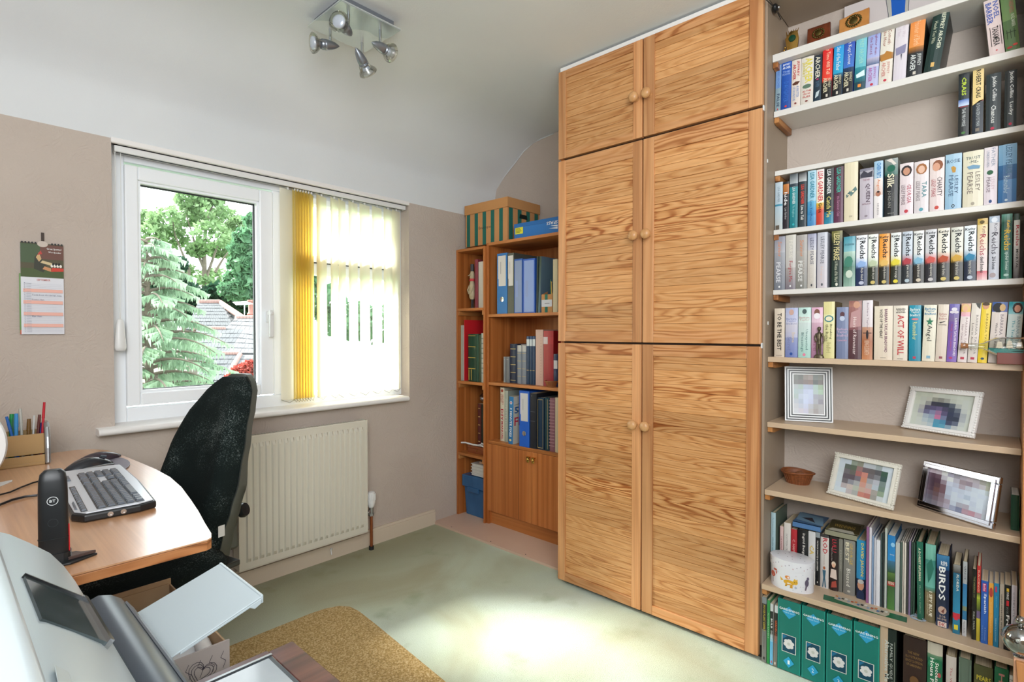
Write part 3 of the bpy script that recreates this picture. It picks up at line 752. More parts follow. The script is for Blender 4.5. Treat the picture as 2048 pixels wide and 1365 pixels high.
def solve_x(px, Xf, zs):
    py = 700
    for _ in range(3):
        P = at(px, py, 0, Xf); py = pix((Xf, P.y, zs))[1]
    return at(px, py, 0, Xf).y
def row(Xf, zs, ox, oy, sc, depth, rows, place, name='paperback_book', group=None, skiplean=False, pages=PAGES, ymax=.6015, ymin=-.0440, pre=', '):
    J = []
    for r_ in rows:
        xl, xr, xt, yt, bands, items, desc = r_[:7]; kw = dict(r_[7]) if len(r_) > 7 else {}
        X = kw.pop('X', Xf); nm = kw.pop('name', name); D = kw.pop('depth', depth)
        yl = min(ymax, solve_x(ox + xl/sc, X, zs)); yr = max(ymin, solve_x(ox + xr/sc, X, zs))
        P = at(ox + xt/sc, oy + yt/sc, 0, X)
        lean = math.atan2(yl - P.y, P.z - zs); hgt = (P.z - zs) / cos(lean)
        lean = max(-.14, min(.22, lean))
        if abs(lean) < .012 or skiplean: lean = 0.0
        if 'lean' in kw: lean = kw.pop('lean')
        J.append([nm, desc, X, yl, yr, kw.pop('h', hgt), lean, D, bands, items, kw])
    for i in range(len(J) - 2, -1, -1):
        gap = J[i][4] - J[i+1][3]
        if gap < .03 and J[i][6] > J[i+1][6]: J[i][6] = J[i+1][6]
        if gap < .0004: J[i][4] = J[i+1][3] + .0004
    if J[0][6] < 0 and J[0][3] > ymax - .01: J[0][6] = 0.0
    for nm, desc, X, yl, yr, hgt, lean, D, bands, items, kw in J:
        book(nm, desc + pre + place, X, zs, yl, yr, hgt, lean, D, bands, items, group=group, pages=kw.pop('pages', pages), **kw)
S1c = '#d9d2c6'
JA = lambda c='#ddd6c8': V('JEFFREY', .60, .86, c, .55, .80, 1)
def archer(c): return [V('JEFFREY', .63, .80, c, .56, .86), V('ARCHER', .62, .88, c, .14, .56, 1), ('B', .42, .62, .91, .96, '#c9c2b4')]
# --- top row
ROW_A = [
 (112,157,137,507,[(.5,'#6f94c8'),(1,'#8199a6','#8a9ea4')],[V('JEFFREY ARCHER',.05,.5,'#4a6fb0'),V('FALSE',.62,.9,'#2b3c58',.3,.8,1),logo('#c04a4a')],'thin faded blue paperback leaning at the left end'),
 (160,236,180,489,[(1,'#1d55b4','#1a4898')],[Hh('JEFFREY',.04,.09,'#e2ebf5',.1,.9,1),Hh('ARCHER',.10,.15,'#e2ebf5',.1,.9,1),Hh('THE',.19,.23,'#a9c4ea'),Hh('PRODIGAL',.24,.28,'#a9c4ea',.1,.9),V('DAUGHTER',.42,.84,'#3d74c8'),logo('#d03a3a',.93)],'royal blue paperback with white capitals at its top'),
 (238,309,258,472,[(1,'#ddd3c8','#d9cdc2')],[V('JEFFREY',.03,.36,'#b53a3c',.54,.86,1),V('ARCHER',.09,.42,'#b53a3c',.14,.5,1),('P',[(.1,.50),(.45,.46),(.95,.47),(.7,.53),(.2,.53)],'#5a3526'),V('A MATTER',.56,.80,'#5f84bd',.56,.84),V('OF HONOUR',.56,.86,'#5f84bd',.16,.46),logo('#7c3a36',.92)],'white paperback A Matter of Honour with red capitals'),
 (311,408,338,452,[(1,'#ddd8cc','#d2cbc0')],[V('ARCHER',.03,.55,'#d9cc4c',.34,.92,1),V('JEFFREY',.10,.42,'#c9bd52',.08,.32,1),('E',.5,.62,.36,.045,'#5d7664'),Hh('AS THE',.70,.74,'#b8443f',.15,.85,1),Hh('CROW',.76,.80,'#b8443f',.2,.8,1),Hh('FLIES',.82,.86,'#b8443f',.2,.8,1),('E',.5,.93,.12,.018,'#7c3a36')],'cream paperback As the Crow Flies with fat yellow capitals'),
 (410,472,440,432,[(1,'#1d2733','#15303f')],[V('ARCHER',.03,.5,'#d8d3c0',.2,.8,1),('E',.5,.52,.16,.016,'#b5366b'),V('SONS OF FORTUNE',.56,.68,'#5f7f99'),('P',[(.35,.80),(.8,.76),(.65,.88),(.25,.92)],'#b9c8cc')],'narrow dark navy paperback with one cream name'),
 (476,553,488,343,[(.66,'#d8202a','#e0402c'),(.70,'#c03a22','#231711'),(1,'#14120f')],[V('Only Time Will Tell',.02,.56,'#f0d8b8',.3,.78)]+archer('#d8d0b0'),'red over black paperback Only Time Will Tell'),
 (555,632,578,312,[(.60,'#1d93dc','#2aa0c8'),(.68,'#1c6f90','#10181c'),(1,'#101417')],[V('The Sins of the Father',.04,.55,'#e8efe6',.3,.72)]+archer('#d8d0b0'),'bright sky-blue over black paperback The Sins of the Father'),
 (634,717,657,288,[(.55,'#2a46a8','#3b6fc0'),(.70,'#1c3a60','#10161c'),(1,'#121316')],[V('Best Kept Secret',.03,.5,'#e8e8e0',.3,.74)]+archer('#d8d0b0'),'deep blue over black paperback Best Kept Secret'),
 (725,810,752,257,[(.6,'#7fc6d4','#62b4c0'),(.85,'#2f8c98','#155a66'),(1,'#16404c')],[V('JEFFREY ARCHER',.05,.55,'#a7d8c8',.25,.75),('P',[(.15,.72),(.9,.66),(.95,.76),(.2,.78)],'#d4ecec'),('B',.35,.65,.89,.94,'#e08a3c')],'pale turquoise paperback with a ship on its spine'),
 (815,912,840,228,[(.5,'#92a2d8','#a8b0dc'),(.62,'#b9b4cc','#4d6488'),(.66,'#c8c4d8'),(1,'#aeb6dc','#b8b8d6')],[V('Mightier than',.08,.46,'#94506e',.56,.82),V('the Sword',.16,.44,'#94506e',.22,.46),V('JEFFREY',.66,.86,'#b06aa8',.55,.8),V('ARCHER',.66,.9,'#b06aa8',.2,.5,1),logo('#c03a4a',.95)],'lilac paperback Mightier than the Sword'),
 (915,1018,945,193,[(.5,'#ded8cb'),(.6,'#b98a52','#8c5a2c'),(1,'#e2dbcd','#d9d1c4')],[V('Cometh',.12,.36,'#9a5a48',.55,.82),V('the Hour',.12,.38,'#9a5a48',.2,.45),('P',[(.1,.56),(.5,.46),(.9,.50),(.9,.60),(.1,.62)],'#b27a36'),V('JEFFREY',.64,.84,'#c98a80',.55,.8),V('ARCHER',.64,.88,'#c98a80',.2,.5,1),logo('#c03a4a',.94)],'cream paperback Cometh the Hour with a golden house'),
 (1027,1128,1056,168,[(1,'#dcd6da','#d4ccd4')],[V('This Was',.08,.3,'#d0c4cc',.55,.8),V('a Man',.1,.28,'#d0c4cc',.2,.45),('P',[(.1,.46),(.9,.42),(.85,.56),(.15,.58)],'#8b88a4'),('P',[(.5,.58),(.62,.57),(.58,.68)],'#4d4c5e')],'pinkish white paperback with a faint grey bridge'),
 (1135,1252,1172,130,[(.52,'#e8914c','#e39048'),(.62,'#b5722c','#2c2620'),(1,'#202428')],[V('A Prisoner of Birth',.05,.50,'#f2c79a',.3,.7),V('JEFFREY',.64,.84,'#d8dcd8',.58,.88),V('ARCHER',.64,.90,'#d8dcd8',.18,.54,1),('B',.4,.6,.92,.97,'#c9c2b4')],'thick orange over black paperback A Prisoner of Birth',{'side':'#2a2620'}),
 (1262,1388,1352,75,[(1,'#1f3a36','#16302c')],[V('JEFFREY ARCHER',.10,.66,'#d8dcc4',.5,.82,1),V('Heads You Win',.22,.56,'#c9cdb0',.18,.4),('B',.4,.62,.86,.93,'#d8b06a')],'large black hardback Heads You Win leaning to the right',{'side':'#161d1a','hard':True,'name':'hardback_book','depth':.145,'back':'#161d1a'}),
 (1782,1903,1733,15,[(1,'#d9c8c4','#d6c2be')],[V('NOEL',.06,.36,'#4c62a8',.56,.92,1),V('BARBER',.06,.44,'#4c62a8',.1,.48,1),('B',.86,.90,.50,.84,'#3a3030'),('B',.20,.24,.50,.84,'#3a3030'),V('TANAMERA',.50,.84,'#33302c',.34,.76,1),('E',.5,.92,.07,.012,'#c04a4a')],'pink-white paperback Tanamera with ruled black title',{'side':'#8a8578'}),
 (1908,2022,1862,-20,[(.45,'#5c7a4a','#6c8850'),(1,'#4d6a3c','#5a7446')],[V('FAREWELL',.1,.34,'#a85a58',.55,.85),V('NOEL BARBER',.36,.58,'#c9d0b8',.6,.85),('B',.15,.85,.66,.67,'#2b3520'),('B',.2,.24,.62,.78,'#2b3520'),('B',.45,.49,.62,.78,'#2b3520'),('B',.7,.74,.62,.78,'#2b3520'),('E',.3,.93,.2,.02,'#b03a34'),('E',.7,.90,.18,.02,'#c04438')],'green garden-picture paperback at the right end')]
row(2.040, 1.927, 1520, 0, 3.879, .120, ROW_A, 'top row of books', group='paperbacks on the top book shelf')
ROW_B = [
 (1535,1620,1541,572,[(.42,'#1c2426','#18262c'),(.52,'#3f66b0','#c4d4ea'),(1,'#181c1c')],[V('CRAIS',.08,.36,'#b9cf3c',.3,.72,1),V('ROBERT',.14,.30,'#46582c',.75,.95),('B',.1,.9,.53,.54,'#a83244'),V('THE PROMISE',.56,.84,'#c9cdcc',.35,.68),('E',.5,.94,.2,.02,'#4c7a40')],'black paperback The Promise with a glowing blue band',{'side':'#1c2218'}),
 (1645,1732,1655,532,[(.5,'#e3c988'),(.52,'#b03a3c','#1f2630'),(1,'#1d2630')],[('P',[(.0,.5),(.0,.56),(1,.47),(1,.5)],'#e3c988'),V('ROBERT CRAIS',.04,.46,'#2c2a20',.3,.75,1),V('A DANGEROUS MAN',.54,.88,'#b9c0c0',.35,.68),('B',.3,.65,.91,.96,'#7d7468')],'black paperback A Dangerous Man with a yellow top half'),
 (1750,1867,1757,584,[(1,'#232e30','#2a3436')],[V('Jackie Collins',.05,.48,'#d6d8d4',.35,.72,1),V('Chances',.55,.86,'#d6d8d4',.35,.68,1),('E',.45,.95,.14,.025,'#b5304c')],'charcoal paperback titled Chances'),
 (1893,1990,1900,557,[(1,'#171d1c','#1b2422')],[V('Jackie Collins',.02,.48,'#d6d8d4',.35,.75,1),V('Lucky',.55,.78,'#d6d8d4',.35,.72,1),('E',.5,.93,.14,.025,'#b5304c')],'black paperback titled Lucky at the right end')]
row(2.056, 1.721, 1520, 0, 3.879, .112, ROW_B, 'second row of books', group='black thrillers on the second book shelf')
LG = lambda c, a=.05, b=.5: V('LISA GARDNER', a, b, c, .25, .75, 1)
def pearse(c): return [V('LESLEY PEARSE',.46,.82,c,.16,.36)]
ROW_C = [
 (115,173,117,373,[(.46,'#b7c6cf','#adbfca'),(.50,'#3a86a0'),(1,'#a9bfcb','#b4b8b4')],[V('LISA GARDNER',.1,.42,'#6c7c88',.35,.65),('B',.1,.6,.90,.99,'#5a5044')],'pale blue paperback with a teal band at the left end'),
 (177,223,178,368,[(.05,'#1b1b1e'),(.26,'#c07a3c','#a0602c'),(1,'#201d22','#241e26')],[V('hide',.22,.50,'#e4e4e2',.2,.75,1),V('Lisa Gardner',.55,.80,'#c4c4c4',.3,.65)],'black paperback Hide with an orange picture on top'),
 (227,291,234,307,[(.18,'#3a4448','#a8b0b4'),(.24,'#30404a'),(1,'#1d8a90','#17747e')],[V('LISA GARDNER',.24,.56,'#cfdcdc',.35,.7,1),V('The Neighbour',.58,.80,'#9ad0d0',.3,.62),('E',.5,.93,.14,.02,'#38b0b4')],'teal paperback with a grey misty top'),
 (297,359,305,297,[(.16,'#202427','#b9bcbc'),(1,'#26333a','#2d3a40')],[V('LISA GARDNER',.22,.58,'#d8483a',.3,.72,1),V('Live to Tell',.60,.86,'#e4e4e0',.3,.66,1)],'charcoal paperback Live to Tell with a red name'),
 (366,433,376,282,[(.55,'#a9cbd8','#92c4d8'),(.80,'#5aa8cc','#2f80b8'),(1,'#4c94c4','#3c7cb0')],[V('LISA GARDNER',.04,.50,'#1f7d94',.3,.82,1),V('Love You More',.54,.90,'#2b4c84',.3,.62)],'light blue paperback Love You More'),
 (435,494,443,272,[(.6,'#e6dcd8','#f0e4c8'),(.72,'#d8b83c','#d8642c'),(1,'#c8402c','#b83a2c')],[V('LISA GARDNER',.04,.58,'#c0283c',.2,.88,1),V('Gone',.60,.78,'#2a2320',.3,.8,1)],'white to orange paperback Gone with big red capitals'),
 (497,569,509,264,[(.78,'#1b2022','#1d2a26'),(1,'#1f6a84','#2a86a0')],[V('LISA GARDNER',.02,.46,'#dfe2e0',.28,.72,1),V('Catch Me',.50,.88,'#c8c070',.25,.75,1)],'black paperback Catch Me with blue foot'),
 (571,644,584,252,[(1,'#4a2634','#5c2c48')],[V('LISA GARDNER',.02,.46,'#3fae9c',.28,.75,1),V('the Survivors Club',.52,.88,'#c08aa8',.35,.62)],'maroon paperback The Survivors Club'),
 (650,757,662,218,[(1,'#ddd2b4','#d8cdb0')],[('P',[(.15,.55),(.45,.48),(.5,.52),(.2,.60)],'#4c6a6a'),('P',[(.4,.52),(.85,.42),(.95,.48),(.5,.58)],'#5f7c7a'),('E',.66,.50,.10,.014,'#ddd2b4'),('E',.30,.545,.08,.012,'#ddd2b4'),Hh('COX',.90,.93,'#4a4438',.38,.62)],'thick cream paperback with a chain picture',{'side':'#4a3c20'}),
 (770,877,777,268,[(.05,'#7c7a88'),(.18,'#a9a6ae','#6a6874'),(1,'#bdb4bc','#b4acb6')],[('P',[(.05,.12),(.3,.04),(.6,.10),(.95,.06),(.9,.18),(.1,.17)],'#3b3a46'),V('QUEEN',.30,.66,'#5b4a56',.42,.78,1),Hh('THE RED',.21,.24,'#9a5c6a',.25,.75),Hh('KATE LACEY',.68,.71,'#7c4a58',.2,.85),('E',.5,.93,.12,.02,'#8a8088')],'grey-lilac paperback with a jewelled photo on top'),
 (881,950,889,208,[(.3,'#9cc0d8','#b4cad8'),(.6,'#e2d8d4','#cdb4a8'),(1,'#e4dedc','#dcd6d4')],[V('CHERUBITS',.03,.30,'#3b7cb4',.3,.8,1),V('Angel',.32,.50,'#d87a3c',.3,.7),('E',.5,.57,.3,.05,'#a8705a'),('E',.5,.54,.15,.02,'#3c2c28'),V('RUBY JACKSON',.74,.94,'#7c7478',.3,.6)],'white and sky-blue paperback with a small figure'),
 (964,1065,966,193,[(.28,'#8c9490','#1c5c50'),(.32,'#174438','#16181a'),(1,'#181a1c')],[('P',[(.1,.02),(.5,.0),(.9,.10),(.7,.12),(.5,.07)],'#d8d0c8'),('E',.5,.17,.32,.06,'#17604c'),V('Silk',.26,.50,'#e4dcc0',.2,.75,1),V('JORDAN',.55,.84,'#9a9a94',.2,.5),V('PENNY',.58,.74,'#6c6c68',.6,.78),Hh('*****',.93,.95,'#b8b8b0',.25,.75)],'black paperback Silk with cream script'),
 (1081,1187,1083,228,[(1,'#dccfd0','#d6c6c9')],[('E',.5,.15,.40,.105,'#2b2224'),('E',.5,.16,.26,.075,'#c08c72'),V('GEORGIA',.42,.78,'#b0485c',.54,.86),V('LESLEY PEARSE',.42,.80,'#6c5a60',.14,.42),('E',.5,.93,.15,.033,'#b83a44')],'pale pink paperback Georgia with a dark-haired portrait',{}),
 (1193,1307,1198,213,[(1,'#dcd2d2','#d2cacc')],[('E',.5,.15,.38,.105,'#9c6438'),('E',.5,.16,.24,.075,'#dcb49c'),V('TARA',.40,.70,'#2f8088',.54,.86),V('LESLEY PEARSE',.38,.76,'#7c7274',.14,.42),('E',.5,.93,.15,.033,'#5a9aa8')],'pale pink paperback Tara with a blonde portrait'),
 (1313,1428,1318,188,[(1,'#dfd0cc','#d8c8c6')],[('E',.55,.14,.36,.10,'#8a5438'),('E',.45,.17,.26,.08,'#cf9a80'),V('CHARITY',.36,.72,'#4c4448',.52,.86),V('LESLEY PEARSE',.40,.72,'#a84c54',.14,.42),('E',.5,.93,.15,.033,'#c04a40')],'pale pink paperback Charity with a profile portrait'),
 (1434,1562,1438,158,[(1,'#9fc0d4','#8fb2ca')],[Hh('ROSIE',.10,.16,'#38506c',.1,.9),('P',[(.35,.24),(.5,.22),(.66,.26),(.62,.34),(.45,.34)],'#b88a3c'),V('LESLEY',.40,.72,'#3c5674',.58,.80),V('PEARSE',.38,.76,'#3c5674',.22,.50),('E',.5,.94,.10,.03,'#14181c'),('E',.5,.94,.05,.018,'#9fc0d4')],'light blue paperback Rosie'),
 (1570,1731,1578,137,[(1,'#d8d3ba','#d3ccb4')],[Hh('TRUST',.10,.15,'#4e6468',.15,.85),Hh('-ME-',.17,.22,'#4e6468',.3,.75),('P',[(.2,.27),(.5,.25),(.85,.28),(.8,.33),(.3,.32)],'#6f98b4'),V('LESLEY',.38,.72,'#7c7068',.62,.84),V('PEARSE',.38,.76,'#7c7068',.22,.5),('E',.5,.94,.09,.03,'#a09888')],'wide cream paperback Trust Me'),
 (1734,1840,1741,103,[(1,'#ddd5d8','#d6cad0')],[V('FATHER',.02,.34,'#8a94a4',.54,.82),V('UNKNOWN',.06,.34,'#8a94a4',.18,.4),('E',.45,.44,.25,.04,'#2a5c3c'),V('PEARSE',.52,.78,'#6c5a64',.2,.48),V('LESLEY',.52,.74,'#c4a8b0',.56,.78),('E',.5,.94,.12,.03,'#2c4878')],'white paperback Father Unknown with a green sprig'),
 (1845,1990,1858,83,[(.35,'#7fa8c4','#6c9cc0'),(.6,'#2c6494','#1c5080'),(1,'#3a76a8','#2c6498')],[V('LESLEY PEARSE',.02,.5,'#4c7490',.4,.74,1),V('Remember',.54,.84,'#b8d0dc',.3,.62),('E',.45,.95,.09,.02,'#c4d4dc')],'sea-blue paperback at the right end')]
row(2.048, 1.511, 1520, 270, 3.879, .112, ROW_C, 'third row of books', group='paperbacks on the third book shelf')
def reichs(xl, xr, xt, yt, top, mid, bot, title, desc, tcol='#1b1f24', ttl='#d6d2c4', lg='#c9b46a', mcol=None):
    return (xl, xr, xt, yt, [(.42, top), (.58, top, mid), (.66, mid, bot), (1, bot)], [Hh('Kathy',.04,.10,tcol,.08,.92,1), V('Reichs',.11,.47,tcol,.34,.84,1), ('P',[(.1,.56),(.4,.50),(.9,.54),(.8,.62),(.2,.63)],mcol or mid), V(title,.64,.88,ttl,.38,.68), ('E',.5,.94,.24,.035,lg)], desc)
ROW_D = [
 (108,192,138,792,[(.3,'#8a8a96','#a8a8ae'),(1,'#9a9ca2','#6f747e')],[V('Survivor',.10,.38,'#d8844c',.35,.7),V('PEARSE',.48,.86,'#d4d4d8',.2,.6,1),V('LESLEY',.48,.74,'#a0a0a8',.62,.8),('E',.5,.94,.08,.02,'#e0e0e0')],'grey paperback with orange script at the left end'),
 (195,275,234,778,[(.6,'#c9c6bc','#bcb8b4'),(1,'#a8a09c','#77707a')],[V('PEARSE',.10,.42,'#dcd8cc',.35,.7),V('Forgive Me',.48,.86,'#a83c40',.25,.7),('E',.5,.94,.08,.02,'#e0e0e0')],'grey-white paperback Forgive Me'),
 (277,363,315,778,[(.3,'#a4a09c'),(1,'#aaa6a0','#7a7a74')],[V('Survivor',.10,.40,'#d8844c',.35,.7),V('PEARSE',.48,.86,'#d4d4d0',.2,.6,1),V('LESLEY',.48,.74,'#c0b8b0',.62,.8),('E',.5,.94,.08,.02,'#e0e0e0')],'grey paperback with orange script, third from the left'),
 (366,434,415,768,[(.3,'#9a9cb4','#c4c4cc'),(1,'#cdc8c2','#bdb6ac')],[V('LESLEY PEARSE',.08,.56,'#55586c',.3,.7),V('Dead to Me',.6,.88,'#d4ccc0',.3,.6),('E',.5,.94,.1,.025,'#4a4a50')],'lavender-topped pale paperback'),
 (441,520,492,758,[(1,'#bfc2cc','#c4bcc0')],[V('LESLEY PEARSE',.08,.56,'#4c505c',.35,.7),V('Hope',.62,.84,'#d8bcb0',.3,.6),('E',.5,.94,.1,.025,'#5a5a60')],'pale blue-grey paperback with a black title'),
 (552,636,583,748,[(.2,'#7c7840','#2a3420'),(1,'#1a221c','#1f3830')],[V('LESLEY PEARSE',.04,.52,'#d4c890',.2,.75,1),V('A Woman of No Ward',.54,.9,'#c9cdb4',.3,.6),('E',.5,.95,.12,.03,'#d4d4c4')],'black and olive paperback',{'side':'#141810'}),
 (645,737,666,792,[(.3,'#3c8ca0','#7cb4bc'),(.6,'#a8c4b4','#3c7464'),(1,'#3c6c58','#8aa898')],[('E',.45,.50,.36,.11,'#3f7c68'),('E',.5,.75,.3,.08,'#c4d0c0'),Hh('AN OLDER WOMAN',.14,.18,'#2c5464',.1,.9)],'teal paperback with tree pictures'),
 reichs(743,830,755,783,'#e4e6ea','#8aa8d4','#1c2c50','deja dead','white over navy paperback Deja Dead',lg='#b4b8c8'),
 reichs(836,914,850,775,'#e8eae2','#b4c0a0','#22281a','death du jour','white over dark green paperback Death du Jour'),
 reichs(922,1002,934,771,'#e89a3c','#d8b060','#1c1c16','deadly decisions','orange over black paperback Deadly Decisions'),
 reichs(1011,1092,1023,763,'#dde0dc','#d8c83c','#26281c','fatal voyage','white over black paperback Fatal Voyage with yellow flower',lg='#d8c83c'),
 reichs(1101,1180,1113,753,'#b9c2cc','#a83c44','#22282c','grave secrets','grey-blue over black paperback Grave Secrets',lg='#a8b8c0'),
 reichs(1188,1269,1199,748,'#dcdcd8','#7cacc4','#2a2620','bare bones','white over brown-black paperback Bare Bones',lg='#c8bca8'),
 reichs(1279,1367,1287,738,'#c9c9cc','#c4544c','#26242a','monday mourning','white over black paperback Monday Mourning',lg='#b8b4b4'),
 reichs(1375,1470,1380,728,'#e2dccc','#b04a2c','#1c1a14','cross bones','cream over black paperback Cross Bones with red strip'),
 reichs(1478,1574,1484,721,'#d0d0c4','#c49a3c','#201c10','break no bones','white over black paperback Break No Bones'),
 reichs(1581,1675,1591,708,'#dfe6ea','#2c7ca0','#1c2438','bones to ashes','white over navy paperback Bones to Ashes',lg='#b4bcc8'),
 (1681,1762,1685,653,[(.1,'#c0a04c'),(.6,'#dcc890','#dcccc4'),(.85,'#d8c8c4'),(1,'#c4505c','#d8b4b4')],[('E',.45,.06,.25,.03,'#5c4c20'),V('Kathy',.13,.28,'#7c3a44',.4,.8),V('Reichs',.26,.60,'#a83c4c',.25,.85),V('devil bones',.62,.88,'#2c2428',.3,.7,1)],'cream and yellow paperback Devil Bones'),
 (1772,1854,1779,635,[(.1,'#a8b8c8'),(1,'#c8c8cc','#b8bcc8')],[('E',.5,.06,.3,.04,'#dde4ec'),V('Kathy',.12,.28,'#54505c',.4,.8),V('Reichs',.26,.60,'#3c3844',.25,.85),V('206 bones',.64,.84,'#2c2a34',.3,.7,1),('E',.4,.93,.3,.04,'#a89a9c')],'grey-blue paperback 206 Bones'),
 (1867,1953,1878,618,[(.12,'#5c9484','#2c5c48'),(1,'#154c3c','#17705c')],[V('Kathy',.10,.26,'#d8b43c',.4,.8,1),V('Reichs',.25,.56,'#d8b43c',.25,.85,1),V('spider bones',.58,.86,'#c4dcd0',.3,.7,1),('E',.5,.94,.25,.02,'#b8dcd0')],'dark green paperback Spider Bones'),
 (1964,2012,1971,613,[(.10,'#1f3a2c'),(.5,'#c4c4bc','#d0ccc4'),(1,'#c4c0bc','#3a2e2c')],[V('Reichs',.18,.5,'#a83840',.35,.9,1),V('MORTAL',.55,.85,'#3c3834',.4,.8,1)],'grey-white paperback cut off at the right end')]
row(2.046, 1.298, 1520, 270, 3.879, .112, ROW_D, 'fourth row of books', group='paperbacks on the fourth book shelf')
btb = lambda c: [Hh('Barbara',.07,.11,c,.1,.9,1), Hh('Taylor',.12,.16,c,.15,.85,1), Hh('Bradford',.17,.21,c,.1,.9,1)]
